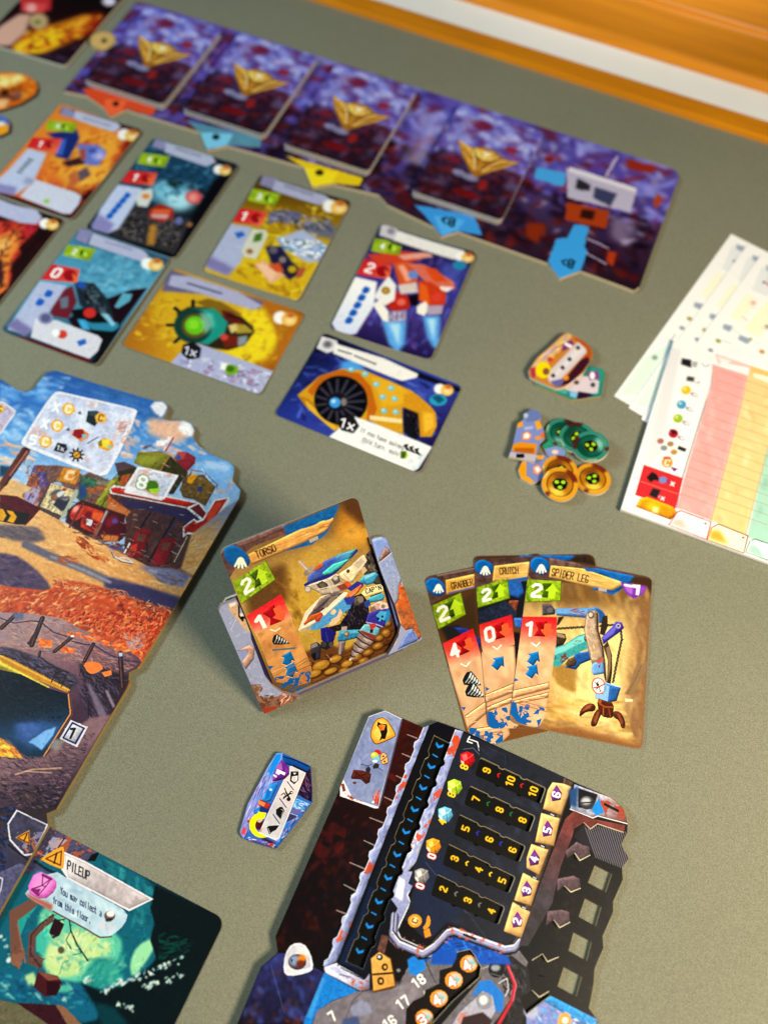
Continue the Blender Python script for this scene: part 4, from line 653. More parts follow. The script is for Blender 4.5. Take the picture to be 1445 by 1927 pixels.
c.poly('0 270 60 290 430 480 420 505 300 455 0 330', 'c88c28').poly('0 300 20 320 310 470 290 488 120 430 0 350', 'f0dc4c', soft=3).poly('0 330 100 380 290 470 280 485 0 380', '8a7a28', soft=5).line('0 275 430 490', 9, 'e8b040')
c.poly('-100 340 130 390 310 480 425 515 438 630 380 720 340 800 280 890 200 915 120 870 0 770 -100 760', ('15202c', '1c2c3c', '2a4a6a', '1d3a4e'), g='250 450 250 900')
c.strokes('0 350 300 480 420 520 430 620 340 700 0 690', 260, ['1a2834', '24343e', '101a24', '2c3e48'], 40, 10, 20, .6, .5).poly('90 700 250 680 380 710 300 830 200 850 100 790', '3a5c94', soft=18).poly('180 810 280 740 350 715 330 770 260 860 220 830', '7ab0e8', soft=4).poly('100 700 200 690 270 720 180 790', '4a6aac', a=.8, soft=10)
c.line('425 515 438 635 275 895', 9, 'd89048').line('440 520 452 640 290 900', 6, '6a4a3c')
c.poly('-100 770 60 800 130 880 200 920 290 895 420 760 560 660 690 640 350 1225 -100 1400', ('8a6a70', '5c4654', '2c2434'), g='260 880 330 1200', soft=5)
c.strokes('0 860 280 910 440 780 600 740 330 1230 0 1340', 700, ['7c6068', '5c485a', '40344a', '947470', '4c3c50', '2e2636', '6c5260'], 60, 8, 20, .35, .5).strokes('0 780 110 850 140 910 0 900', 70, ['f0b030', 'e89a28', 'f8d850', 'c8703c'], 70, 14, 35, .2, .9)
c.line('100 1010 200 980 380 970', 10, 'c8a080', .8, 3).line('160 990 320 1000', 6, 'd8b494', .8, 3).strokes('0 1060 380 1060 330 1230 0 1340', 120, ['2a2430', '3a303c', '4a3c4c', '54443c'], 60, 16, 15, .5, .7)
for x0, y0, x1, y1, w in ((100, 25, 10, 105, 28), (265, 45, 200, 210, 30), (445, 165, 340, 250, 24), (580, 205, 525, 310, 24), (745, 262, 760, 470, 30), (250, 255, 245, 280, 18)): c.line([x0, y0, x1, y1], w, '3a2a2c').line([x0 - 3, y0, x1 - 3, y1], w * .3, '6a4a44')
c.line('240 110 180 200', 18, '4a3a3c').line('-30 30 90 75 200 60 260 70 330 130 440 165', 7, '4a4258').line('445 185 520 205 590 215 680 270 760 300 870 318', 8, '4a3c60').line('250 285 330 340 420 380', 6, '3a2e38').line('320 440 350 380 400 370 430 380', 6, '2c262c').line('380 470 420 380', 5, '2c262c').poly('80 10 150 10 150 50 100 60', '6a6e8c', soft=5).poly('735 258 760 258 758 280 735 280', 'b8b8cc').ell(450, 155, 12, 8, 'd8d4d8')
cv_keep = cv.a.copy(); cv.dab(2600, 2.0, .5, .45, .3, .35); yy_, xx_ = np.mgrid[0:cv.H, 0:cv.W]; q_ = cv.P('-200 0 1100 0'); cut = yy_ > (q_[0, 1] + (xx_ - q_[0, 0]) * (q_[1, 1] - q_[0, 1]) / (q_[1, 0] - q_[0, 0])); cv.a[cut] = cv_keep[cut]
# number plate 1
c.poly('440 672 545 718 480 842 370 790', 'cfcfd8').poly('448 685 530 722 472 826 386 786', '3a3270').poly('452 698 516 726 466 812 400 782', ('d0d2da', 'b8b8c0'), g='460 700 450 810', tex=.1).txt('1', 452, 756, 62, (.9, .42), '2a2440', .24).poly('335 790 400 800 360 860 310 850', '8a8684', soft=5)
# warning plate at the foot of the board
c.view('V7').poly('-100 20 380 0 290 120 200 300 -200 900', ('3c3034', '4a4454', '3a3c58'), g='200 0 50 500').strokes('0 0 100 0 60 200 0 600', 90, ['2c2a34', '3a4a80', '1c2a5c', '4a3c3c'], 70, 16, 30, .5, .7).poly('0 400 130 340 200 380 60 620 0 690', '5a5878', tex=.2)
c.poly('105 12 300 105 215 290 150 300 60 200 48 100', 'd8d4e8').poly('110 24 290 108 208 282 155 288 70 195 58 104', '4c4860', tex=.2, cell=30).blot('150 200 260 170 215 290 140 290', 'b86a48', 22, .55, .8).blot('110 150 280 150 215 290 100 240', '9a94b0', 30, .6, .7).poly('98 185 185 138 190 230', 'e89a28').line('112 186 180 150 184 220 112 186', 6, '6a3c14').txt('!', 160, 185, 44, (.9, .42), '3c2414', .2)
c.line('55 230 200 340', 12, '2a2838').line('0 430 20 440 10 500 0 540', 7, 'c8c4d4')
cv.mottle(.1, 1.2).warp(.22, 1.2)
piece('main_board', cv, [mb_out], MB_Z, 'large illustrated board with desert town, scrubland and a cave at the left', 'game board', .5, edge=EDGE_OLIVE)
# ================================================================== pileup event card below the board
pt = on_table(px('V7', '1395 690 350 140 1080 1337'), CT); ang = math.atan2(*(pt[0] - pt[1])[::-1]); f0 = flat_frame(0, 0, ang, 0); W_, H_ = 118.0, 78.0
ctr = pt[0] - f0.U[:2] * W_ / 2 - f0.V[:2] * H_ / 2
c = cv = card_cv(*ctr, ang, W_, H_, '0c2c30', 42, 5).view('V7'); cv.bev = .35
c.fill(('1a6a7c', '0e3c48', '06181c'), g='500 400 1150 900').poly('600 280 970 470 940 560 960 700 930 800 980 950 800 1100 500 1250 0 1200 0 500', '1a6a80', sm=1, soft=6)
c.strokes('600 290 960 480 960 720 800 760 760 560', 90, ['2a8494', '1c6478', '3aa0a4', '145064'], 120, 30, 70, .4, .6).strokes('980 480 1380 700 1250 1000 1050 1000 950 700', 80, ['082428', '0c3034', '041416', '10403c'], 120, 30, 40, .5, .6)
c.poly('250 610 420 560 700 760 770 840 720 980 560 1060 420 1090 270 1010 230 800', '6ad4b0', sm=1, soft=10).poly('280 900 330 820 480 760 660 800 700 880 640 940 560 960 480 1040 360 1050 280 1010', 'd4ee9c', sm=1, soft=10).poly('300 860 480 740 560 800 450 960 320 990', 'e8f4a8', soft=16)
c.strokes('250 620 720 800 700 960 400 1080 240 900', 120, ['9ae4b4', 'c8eca0', '7ad8b8', 'e4f4ac', '4ac0ac'], 70, 20, 40, .6, .55).poly('800 960 850 850 950 800 960 860 900 960 820 1060', 'a8ecb0', sm=1, soft=6).poly('560 960 620 920 720 960 760 1080 600 1120 500 1080', '3aa89c', sm=1, soft=5).strokes('480 940 800 880 780 1100 520 1120', 60, ['2a9a94', '4ac0ac', '1c7a80', '8adcb0'], 80, 22, -50, .5, .6)
c.poly('-60 1000 120 1000 250 1090 420 1060 560 1130 640 1300 480 1340 350 1215 100 1205 -60 1160', '1c6a8c', sm=1, soft=5).strokes('0 1010 250 1080 420 1070 560 1150 480 1260 0 1170', 90, ['2a84a4', '145a7c', '5ac0c0', 'a8e4c8', '1c4c74'], 80, 20, 15, .4, .6).poly('150 1040 210 1015 240 1090 180 1100', 'c8e8a0', soft=5).poly('360 1100 440 1090 430 1140 360 1140', '5ac4ac', soft=5)
c.poly('-100 1165 100 1208 350 1222 480 1340 400 1500 -100 1500', '7a6c50', soft=3, tex=.12).poly('105 1205 345 1218 430 1360 330 1360', '4a1a24').poly('345 1215 400 1230 530 1360 430 1360', 'a06a4c')
c.poly('500 1080 620 1130 760 1100 830 1060 960 950 1180 900 1250 960 1100 1360 700 1360 560 1180', '061c20', soft=8).poly('580 1200 700 1230 800 1340 640 1360', '0e4048', soft=10)
c.poly('960 480 1390 690 1250 970 1100 930 980 960 930 820 960 720 930 620', '061a1e', soft=4).strokes('980 760 1200 820 1150 930 980 940', 30, ['0e3c34', '124a40', '0a2c2c'], 90, 24, -20, .4, .7)
rr = np.random.default_rng(3)
for x0, y0, x1, y1, n in ((640, 1140, 800, 1060, 14), (820, 1060, 1130, 930, 26), (700, 1090, 760, 1070, 8), (880, 1110, 1130, 1030, 22), (720, 1200, 830, 1250, 10), (520, 1060, 590, 1060, 8), (390, 1180, 420, 1200, 5), (20, 800, 60, 960, 10)):
    for i in range(n):
        t = rr.random(); c.ell(lerp(x0, x1, t) + rr.normal(0, 10), lerp(y0, y1, t) + rr.normal(0, 10), rr.uniform(4, 18), rr.uniform(3, 13), ['dcece0', 'f0f4f0', 'b8d4cc', 'e8dcd8'][i % 4], rot=-30, soft=3, a=.9)
c.poly('60 640 180 570 240 590 110 720 130 820 160 900 120 990 70 960', '8a5444').poly('110 700 240 600 170 690 130 790', '2fa89c').poly('180 780 300 680 340 660 330 700 230 790 215 900 270 930 260 1000 170 960', '7a4c44').poly('225 800 300 740 280 900 225 890', '4ac8b0', soft=4).line('110 720 130 820 160 960', 8, 'a87058').line('330 660 250 720 195 790 190 900 250 980', 10, '54302c').poly('75 890 160 900 120 1000 70 960', 'a0644c')
c.poly('340 680 400 720 370 790 330 810 305 770', '3c1420').ell(380, 880, 20, 22, '6a5a44', soft=3).line('430 690 440 760 480 850 545 945', 10, '2c3c38').line('440 760 410 820 440 870', 6, '3a5a50').line('480 850 500 900 450 910', 5, '4a6a58').line('370 1030 390 960 430 940', 5, '5a9a7c').line('330 700 400 690', 8, '3a1c20')
c.poly('235 1010 360 1040 390 1090 350 1160 280 1165 210 1110', '5c1c24').poly('235 1012 350 1040 375 1060 300 1070', '9a5040').poly('290 1070 380 1080 350 1160 290 1160', '3c1018', soft=4)
cv.dab(2200, 3.0, .8, .5, .3); cv.a = np.clip(cv.a * .88 + np.array([.012, .045, .05], np.float32), 0, 1)
c.view('V7').poly('300 110 350 135 610 280 570 330 500 330 380 270 200 330 150 340 200 260', '54506c', tex=.25).blot('200 300 330 120 600 280 540 330 250 330', 'b8603c', 40, .58, .85).blot('230 280 330 180 420 200 300 310', 'b8b4cc', 30, .55, .7).line('400 190 360 250', 8, '2c2a34').poly('570 290 620 270 590 330 540 330', '14181c')
c.poly('190 310 230 350 330 390 430 430 400 450 260 380 140 420 120 450 0 700 -60 640 150 330', '4a4a6c', soft=4, tex=.2).line('215 330 300 385 420 440', 14, '2c2c3c', 1, 3)
c.poly('395 270 530 330 950 565 800 640 420 440 380 380', 'e6dfe4').poly('400 285 530 342 930 566 800 625 425 430', ('d2cdd0', 'bcb0b4', 'cfc4c8'), g='450 350 850 580', tex=.12, cell=30).blot('500 420 800 500 900 570 800 620', 'a89ca0', 60, .6, .6, 5)
c.poly('385 235 400 250 398 375 375 380 255 325 265 305', 'f4a838', sm=1).line('382 268 286 315 376 356 382 268', 9, '8a4a18').txt('!', 345, 312, 62, (.86, .5), '4a2814', .18, up=(.25, -1)); c.txt('PILEUP', 487, 388, 54, (.88, .47), '3a3438', .14, .54, up=(.1, -1))
c.poly('330 380 440 450 660 570 795 645 775 720 690 795 620 800 520 740 330 640 180 560 150 520', 'b4cfe0', sm=1, tex=.1, cell=40).poly('160 525 330 600 320 640 180 560', 'b8685c', soft=6).strokes('360 420 780 650 680 780 400 650', 40, ['c8e0ec', 'a0b8d8', 'd4e8ec'], 90, 24, 28, .4, .5).line('330 640 520 742 620 802 690 797', 8, '6a3c34').blot('560 720 780 660 680 800', 'd8d0d8', 24, .6, .7)
c.poly('225 380 350 440 350 510 270 575 160 520', 'e46cc8', sm=1, tex=.12).poly('235 395 330 440 320 490 270 530 190 500', 'ee94d8', soft=12).line('268 415 318 438 262 480 198 508', 7, '8a2c74').line('268 415 262 480 285 488 318 440', 7, '8a2c74').line('258 482 205 500 240 538 285 488', 7, '8a2c74').line('265 415 320 442', 14, '8a2c74').line('200 505 240 540', 14, '8a2c74').poly('215 505 255 500 240 530', '8a2c74')
c.txt('You may collect a', 503, 582, 40, (.87, .49), '343c5c', .12, .48, up=(.05, -1)).txt('from this floor.', 447, 632, 40, (.87, .49), '343c5c', .12, .47, up=(.05, -1)).ell(680, 668, 34, 32, '6a5a58', rot=0).ell(685, 655, 26, 20, 'efeae6', soft=4).poly('650 690 700 680 690 700 660 705', '3c2c2c', soft=3)
cv.warp(.15, 1.2)
card('event_card', cv, 'teal cave event card titled PILEUP at the lower left', 'card', r=4.5, edge=EDGE_DARK)

# ================================================================== leaning card stand with the TORSO card
TU = np.array([.88535522, .46489082, .00475997]); TV = np.array([-.27390998, .51258672, .81377404]); TB = np.array([-43.9, 83.37, 1.95])
tf = Frame(TB, TU, TV)
def header(c, bar, badge, paw, title, tx, ty, th, td, tsx=.6):
    """brown plank header, blue badge with a pale paw print, name in dark letters"""
    c.poly(badge, '0f62a8', sm=2, tex=.12); x, y, r = paw
    c.poly([x - r * .8, y + r * .35, x - r * .55, y - r * .6, x, y - r * .95, x + r * .55, y - r * .6, x + r * .8, y + r * .35, x, y + r * .3], 'f4e8d4', sm=1)
    for dx in (-.72, -.26, .24, .7): c.line([x + dx * r * .8, y, x + dx * r * 1.25, y + r * (.62 if abs(dx) > .5 else .85)], r * .34, 'f4e8d4')
    c.txt(title, tx, ty, th, td, '33281c', .15, tsx)
def up_badge(c, q, num):
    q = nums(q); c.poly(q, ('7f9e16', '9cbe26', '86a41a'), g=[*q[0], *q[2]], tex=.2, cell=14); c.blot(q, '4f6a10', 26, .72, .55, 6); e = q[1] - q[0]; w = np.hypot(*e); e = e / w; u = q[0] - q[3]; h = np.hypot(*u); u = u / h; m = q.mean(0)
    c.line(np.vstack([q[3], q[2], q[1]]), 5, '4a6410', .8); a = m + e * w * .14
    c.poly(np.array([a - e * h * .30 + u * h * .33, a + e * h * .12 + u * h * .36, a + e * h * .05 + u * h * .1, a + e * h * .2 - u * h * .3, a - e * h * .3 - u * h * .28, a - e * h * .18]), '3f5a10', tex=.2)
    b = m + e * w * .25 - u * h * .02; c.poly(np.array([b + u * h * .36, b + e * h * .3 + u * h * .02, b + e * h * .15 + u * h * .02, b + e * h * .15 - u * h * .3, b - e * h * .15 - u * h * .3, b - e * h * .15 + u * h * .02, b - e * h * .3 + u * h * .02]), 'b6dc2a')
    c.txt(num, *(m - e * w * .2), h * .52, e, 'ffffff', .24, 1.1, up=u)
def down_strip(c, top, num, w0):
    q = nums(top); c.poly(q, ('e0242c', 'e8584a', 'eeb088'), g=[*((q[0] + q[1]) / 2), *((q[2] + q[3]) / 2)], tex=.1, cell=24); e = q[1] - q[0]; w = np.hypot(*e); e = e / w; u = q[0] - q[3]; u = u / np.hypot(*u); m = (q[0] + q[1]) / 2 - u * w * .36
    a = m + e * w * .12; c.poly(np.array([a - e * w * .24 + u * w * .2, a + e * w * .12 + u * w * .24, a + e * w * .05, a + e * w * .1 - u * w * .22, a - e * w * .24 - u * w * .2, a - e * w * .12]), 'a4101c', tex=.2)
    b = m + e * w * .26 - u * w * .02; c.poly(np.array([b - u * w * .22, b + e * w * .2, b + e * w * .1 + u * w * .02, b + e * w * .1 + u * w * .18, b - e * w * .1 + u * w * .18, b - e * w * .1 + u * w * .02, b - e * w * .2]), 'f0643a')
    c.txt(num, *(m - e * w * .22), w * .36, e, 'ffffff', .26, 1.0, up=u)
def blue_arrow(c, x, y, r, a):
    p = np.array([(-.55, -.9), (.35, -.9), (.35, -.15), (.75, -.15), (-.1, .8), (-.95, -.15), (-.55, -.15)]); ca, sa = math.cos(math.radians(a)), math.sin(math.radians(a))
    P_ = np.stack([x + r * (p[:, 0] * ca + p[:, 1] * sa), y + r * (p[:, 0] * sa - p[:, 1] * ca)], 1); c.poly(P_ + (-r * .04, r * .05), 'e8d4bc').poly(P_, '0f6fb4', tex=.08)
def drill(c, x0, y0, x1, y1, w):
    d = np.array((x1 - x0, y1 - y0), float); L = np.hypot(*d); d /= L; n = np.array((-d[1], d[0])); o = np.array((x0, y0), float)
    c.poly(np.array([o + n * w, o + d * L * .45 + n * w * .66, o + d * L, o + d * L * .45 - n * w * .66, o - n * w, o - d * w * .45 - n * w * .6, o - d * w * .5, o - d * w * .45 + n * w * .6]), '1c2428')
    for i in range(5):
        t = .02 + i / 5.6; a = o + d * L * t; ww = w * (1 - t * .95) * .82; c.line(np.array([a - n * ww, a + n * ww * .1 + d * w * .1, a + n * ww * .8]), w * .13, 'aab0b0', .95).line(np.array([a - n * ww * .9 + d * w * .1, a - n * ww * .2 + d * w * .16]), w * .16, 'e8ecec', .9)
# --- the card
c = cv = Canvas(tf, 63, 88, 8, 'b8862c', 51).view('V1')
c.fill(('66522e', '947640', 'c4a45c', 'a48a40', '6e5834'), g='850 150 800 1200')
c.ell(800, 850, 330, 260, 'c4a43c', soft=60).poly('480 520 760 380 900 420 700 560 620 760 560 900 480 760', 'd8b040', a=.6, soft=40).poly('860 170 1000 180 1040 430 900 440 820 330', 'b07a24', soft=20).ell(930, 350, 120, 60, 'e0a83c', rot=-30, soft=40).poly('860 120 1010 110 1010 330 930 240 870 200', '5c3c18', soft=18)
c.strokes('450 520 1040 250 1200 860 1180 1060 680 1260 560 900', 330, ['bc9a44', '9c7a30', 'd4b45c', '80622c', 'c4a03c', 'ac8834'], 110, 44, 60, .7, .22).poly('240 640 520 520 540 760 290 860', '5a3c1c', a=.85, soft=22)
c.strokes('300 640 560 560 640 900 560 960 520 760', 50, ['8a601c', '6a4818', 'a87a28'], 90, 20, 60, .4, .4)
# cave floor stones
c.poly('620 1080 760 1020 900 1060 1160 840 1220 880 1180 1080 680 1280', '6a441c', soft=8).strokes('640 1090 900 1080 1190 930 1160 1060 690 1260', 60, ['4a2c14', '7a5420', '5c3a18'], 90, 22, -20, .5, .7)
for x, y, rx, ry in ((740, 1160, 66, 34), (830, 1120, 46, 26), (900, 1150, 44, 24), (960, 1110, 40, 24), (1030, 1080, 40, 22), (1090, 1040, 42, 24), (1140, 960, 34, 30), (1150, 900, 26, 22), (700, 1210, 50, 26), (800, 1195, 50, 20), (880, 1190, 40, 18), (1000, 1130, 40, 20), (1100, 990, 30, 22), (660, 1150, 30, 20)): c.ell(x, y, rx, ry, '4a2e12', rot=-22).ell(x - 4, y - 4, rx * .86, ry * .8, 'a87a28' if rx > 42 else '8a5c20', rot=-22, soft=3).ell(x - rx * .2, y - ry * .3, rx * .5, ry * .35, 'c49a3c', rot=-22, soft=6)
# the ship robot
c.view('Y3')
c.poly('900 250 960 200 1020 260 1070 500 1080 620 1000 600 900 540 860 460', '4c443c', tex=.3).strokes('900 260 980 220 1060 500 940 520', 60, ['6a6254', '2c2824', '8a8070', '544a44', '1c1a18'], 70, 24, 60, .5, .8)
c.poly('740 740 850 700 920 800 940 1000 860 1110 700 1120 560 1130 520 1240 420 1100 600 1050 700 900', '241f24', tex=.3).strokes('740 760 900 800 930 1000 700 1110 560 1100', 90, ['3c3440', '18161a', '544a50', '2a2a44'], 60, 18, 60, .7, .8)
c.poly('380 1100 460 1080 560 1150 530 1240 450 1290 390 1230', '24247a', tex=.2).line('440 1140 470 1260', 8, '3c3ca0').poly('385 1250 530 1250 530 1290 450 1345 385 1320', '2c2c30').ell(500, 1282, 24, 28, '54504c').ell(420, 1280, 26, 30, '46423f').poly('270 1280 340 1250 390 1290 380 1440 310 1470 270 1400', '3f3a42', tex=.2).poly('275 1285 340 1258 350 1300 275 1330', '8a8488', soft=4).poly('275 1390 330 1370 330 1440 300 1460', '1c1a1e')
c.poly('570 1210 600 1120 820 1110 830 1200 640 1245 580 1250', '2f88b8', tex=.2).poly('600 1130 810 1118 810 1150 600 1160', '5ab4dc', soft=5).ell(678, 1165, 34, 36, '6a625c').ell(672, 1158, 18, 18, 'b0a49c', soft=3).poly('620 1080 680 1075 680 1120 615 1125', 'b0a098').poly('585 1250 670 1240 640 1370 600 1415 578 1390', '7a6a6c', tex=.15).line('610 1260 600 1390', 14, 'b0a09c', .8, 4)
c.poly('370 1100 700 880 760 760 640 760 460 900 270 1080 270 1110', '3f88c8', tex=.15).poly('270 1075 470 910 640 780 740 770 720 870 520 1020 370 1110 260 1120', '4f9ad8', soft=3, tex=.1).poly('640 760 760 720 770 760 740 830 680 830', '3440a0', soft=3).poly('600 870 630 920 600 1000 540 1060 470 1070 500 1000 570 960', 'd8bf9c').poly('500 900 540 875 565 910 530 945 495 935', 'd4c4a0').line('490 980 500 1020', 4, '2c6098')
c.poly('130 1120 210 910 380 740 440 720 600 690 690 690 640 750 460 900 280 1040 150 1130', 'e2d6c0').poly('200 1060 260 920 420 740 520 700 640 690 560 760 420 880 300 960', '5c5054', tex=.2).line('250 930 400 750', 22, 'e8dcc8').poly('380 760 480 720 520 730 330 900 290 890', '7a6c68', tex=.15).poly('500 740 600 710 460 860 400 870', '84766c').poly('190 1040 270 950 380 910 400 940 260 1040 200 1065', 'b05c24', tex=.15).line('150 1110 320 1010', 34, 'ece2d0').line('420 935 670 705', 34, 'ece2d0').line('430 950 680 722', 8, 'b8a890').poly('310 980 400 920 410 950 370 1020 330 1030', 'a83c1c').poly('320 985 395 930 390 960 340 1000', 'd0562c', soft=3).poly('130 1120 250 1070 270 1110 210 1130', 'b0a494')
c.poly('190 600 400 470 640 330 790 200 810 220 700 330 560 470 420 560 200 625', '26308c').poly('230 520 300 450 420 340 620 250 790 195 720 300 560 440 400 520 240 590', ('4a62b8', '3a58c0', '4aa4c8'), g='300 480 720 280', tex=.12).poly('400 470 520 370 640 330 720 300 620 400 500 480 420 500', '4cc4c4', tex=.15).poly('560 260 660 240 560 310', '6ab8c8', a=.6, soft=6).poly('290 440 350 380 420 360 400 410 330 450', 'b8562c', tex=.15).line('300 460 540 290', 8, '7a8ad0', .5, 3).poly('125 330 160 325 230 400 250 440 210 450 170 400', 'a89a90').line('140 340 225 430', 12, 'd8c8b8', .9, 4).ell(225, 470, 40, 30, '8a8078', rot=-40).ell(270, 430, 50, 24, 'a0948a', rot=-40)
c.poly('210 620 280 590 440 540 560 480 600 490 640 600 720 640 600 690 400 725 340 680', 'b8aa9c', tex=.1).poly('330 600 400 560 470 600 450 650 380 660', '4a4640').poly('500 540 590 500 610 570 540 610', '5a5850').poly('360 600 420 580 440 620 390 640', '6a6a4c', soft=6).line('455 545 510 690', 22, 'c4b8ac').line('340 660 600 600', 14, 'd0c4b6').ell(240, 655, 40, 40, '8a8078').ell(236, 655, 30, 30, 'c8bcb0').ell(550, 530, 34, 32, '8a8078').ell(548, 528, 24, 22, 'c8bcb0')
c.poly('590 480 740 380 870 260 910 330 840 420 800 500 740 580 700 580 620 540', 'e4d4b0', tex=.08).poly('740 370 850 270 905 330 840 430 790 470 750 400', 'd6cab0').poly('760 380 840 300 880 340 810 420', 'bcb0a0').ell(693, 450, 20, 20, '4a443c').line('640 480 740 590', 6, 'a8987c').poly('840 420 880 400 910 440 860 490', 'c8b090').poly('640 580 690 560 735 615 700 640', 'd0562c').poly('560 620 650 590 700 640 610 670', '8a4430', soft=3)
c.poly('680 650 800 560 870 590 860 630 760 700', '2c3c9c').poly('680 710 840 600 855 620 800 700 710 755', 'd4602c', tex=.15).poly('700 720 830 625 780 700 720 745', 'f08a4c', soft=4).poly('820 560 870 500 1000 460 1040 490 980 590 900 610', '3f9cd0', tex=.15).poly('880 500 1000 465 980 500 880 545', '8acce8', soft=6).line('870 560 900 610', 6, '1c4c78')
c.poly('840 700 890 640 1060 595 1095 640 1090 670 880 735', 'e8dcac').txt("CAP'N", 978, 656, 52, (.96, -.27), '2c2824', .16, .8)
c.poly('760 760 800 730 860 740 870 800 820 850 760 840', '5c5248', tex=.25).ell(835, 770, 34, 40, '84786c').poly('910 760 1060 690 1110 730 1090 780 940 810', '4aa4cc', tex=.15).line('950 735 1060 695', 14, '3a2c30').poly('870 800 930 770 950 830 900 870', '2c4a9c').poly('960 830 1050 790 1150 810 1170 850 1080 890 980 910 940 890', 'b89c90', tex=.2).ell(1100, 850, 52, 46, 'd8c4b8').ell(1090, 850, 24, 24, '8a7a74').ell(975, 890, 34, 40, '8a6c68').poly('1120 760 1150 740 1150 800 1120 810', 'b07c24')
c.poly('920 930 1040 890 1150 870 1180 910 1150 1000 1100 1080 1020 1090 890 1030', '3c389c', tex=.15).poly('1010 950 1060 900 1140 910 1110 1000 1040 1020', '4aa8dc').ell(1030, 990, 16, 18, '1c2c54').ell(1080, 965, 14, 14, '1c2c54').ell(1075, 1005, 10, 10, '1c2c54').line('900 1030 1000 1050 1080 1080', 14, 'a49cd8').poly('1130 890 1180 880 1160 1000 1110 1070', '2a88c8', soft=3)
c.poly('830 1110 880 1050 980 1060 1050 1100 1040 1160 1000 1200 830 1140', '6ab0cc', tex=.15).poly('930 1050 1000 1040 1010 1080 950 1120', 'b8402c').poly('940 1110 980 1110 970 1150 940 1150', '2c2024').poly('810 1150 840 1120 1010 1180 1000 1210 960 1240 800 1190', '8a3c34')
p0, p1 = np.array((905., 1185.)), np.array((712., 1462.)); dd = p1 - p0; L = np.hypot(*dd); dd /= L; nn = np.array((-dd[1], dd[0])); c.poly(np.array([p0 + nn * -100, p0 + dd * L * .5 - nn * 62, p1, p0 + dd * L * .5 + nn * 62, p0 + nn * 100]), '8a7a78', tex=.12)
for i in range(5):
    t = i / 5; a = p0 + dd * L * t; w = 104 * (1 - t) + 8; c.line(np.array([a - nn * w, a + dd * 18, a + nn * w + dd * 10]), 12, '2c2226').line(np.array([a - nn * w * .6 + dd * 26, a + nn * .1 * w + dd * 40, a - nn * .4 * w + dd * 46]), 14, 'c8bab4', .8, 6)
c.ell(715, 1452, 9, 12, 'f0ece4').ell(500, 1450, 14, 14, 'd8a888').line('450 1395 495 1445', 5, 'b88a78')
cv.dab(2600, 1.7, .4, .5, .32)
# printed header and strips
c.view('V1').poly('160 420 540 270 560 330 320 420 260 470 170 620 110 480', '6a4c44', tex=.3, cell=30).poly('200 400 530 268 545 300 230 430', '7a5c54', tex=.3, cell=20).poly('500 300 830 165 850 165 780 330 680 410 480 460 520 330', '1064a8', tex=.2)
c.poly('285 470 545 345 640 300 810 240 815 260 770 325 640 395 500 455 310 535', ('c8964c', 'd8a458', 'e0ac5c'), g='300 480 800 280', tex=.12, cell=40).strokes('300 480 800 260 770 320 320 520', 60, ['e8bc70', 'c08a40', 'd8a050', 'b47c34'], 110, 9, -24, .06, .7).strokes('560 320 820 230 800 250 640 310', 16, ['1064a8', '0c5898'], 70, 20, -24, .1, .95).poly('640 395 700 360 770 340 740 370 660 410', '1a6cb0').poly('660 380 715 355 720 375 670 400', 'b0a494')
header(c, None, '130 430 210 405 295 480 300 530 260 560 200 555 140 500', (240, 520, 38), 'TORSO', 395, 452, 44, (.93, -.37), .68)
up_badge(c, '190 640 395 508 455 625 245 775', '2'); down_strip(c, '275 850 490 718 560 870 340 980', '1', 0)
c.poly('330 950 550 860 660 1120 680 1180 670 1260 600 1280 460 1260 420 1180', ('dca468', 'c88c4c', 'd09a58', 'b4793c'), g='430 920 580 1250', tex=.12, cell=60).strokes('340 960 550 880 670 1150 640 1260 470 1250', 50, ['e0b078', 'b87c40', 'cc9454', 'a86c34'], 90, 30, 60, .4, .35)
c.line('425 935 455 945 485 925', 7, 'f4ead8'); drill(c, 455, 995, 545, 1022, 34); c.line('440 1062 575 1050', 12, '5c7478'); blue_arrow(c, 540, 1110, 54, 18); blue_arrow(c, 560, 1180, 54, 18)
c.line('600 1140 650 1110', 5, '9a6430').line('600 1160 670 1115', 5, '9a6430').line('440 1225 620 1130', 4, 'a87038').line('450 1250 680 1150', 5, '8a5428').line('440 1200 560 1140', 4, 'e8bc84').blot('450 1230 670 1190 690 1260 600 1330 460 1300', '0f62a8', 26, .55, 1).poly('410 1160 445 1160 420 1185', '0f62a8').poly('640 1250 670 1230 660 1265', '0f62a8')
cv.a[..., 2] = np.clip(cv.a[..., 2] * .95 + .035, 0, 1); cv.warp(.12, .9).mottle(.06, 1.0)
torso = card('torso_card', cv, 'blue ship-robot card titled TORSO leaning in the cardboard stand', 'card', t=.5, r=3.4)
# --- the stand
stand = empty('card_stand', tuple(on_table([(600, 1250)])[0] * MM) + (0,)); tag(stand, 'leaning blue and rust cardboard card stand holding the TORSO card', 'card stand')
def stand_part(name, cv, loop, t, off, edge, mat):
    me = prism_mesh(name, [loop], t, cv, mat, edge); o = link(name, me); o.matrix_world = tf.matrix(off) ; mw = o.matrix_world.copy(); o.parent = stand; o.matrix_parent_inverse = Matrix.Translation(stand.location).inverted(); o.matrix_world = mw; return o
def tilt_canvas(off, u0, v0, w, h, base, seed):
    return Canvas(Frame(tf.O + tf.N * off + tf.U * u0 + tf.V * v0, tf.U, tf.V), w, h, 6, base, seed)
FO = 3.4                                             # front face of the arms
c = fc = tilt_canvas(FO, -12, -8, 92, 80, '8d94b8', 52).view('Y7')
c.fill('98a2c8').strokes('60 60 320 60 450 420 1000 1150 600 1350 60 400', 260, ['a8b0d0', '8a94bc', 'b8bcd4', '9a9cb8'], 60, 20, 60, .8, .5)
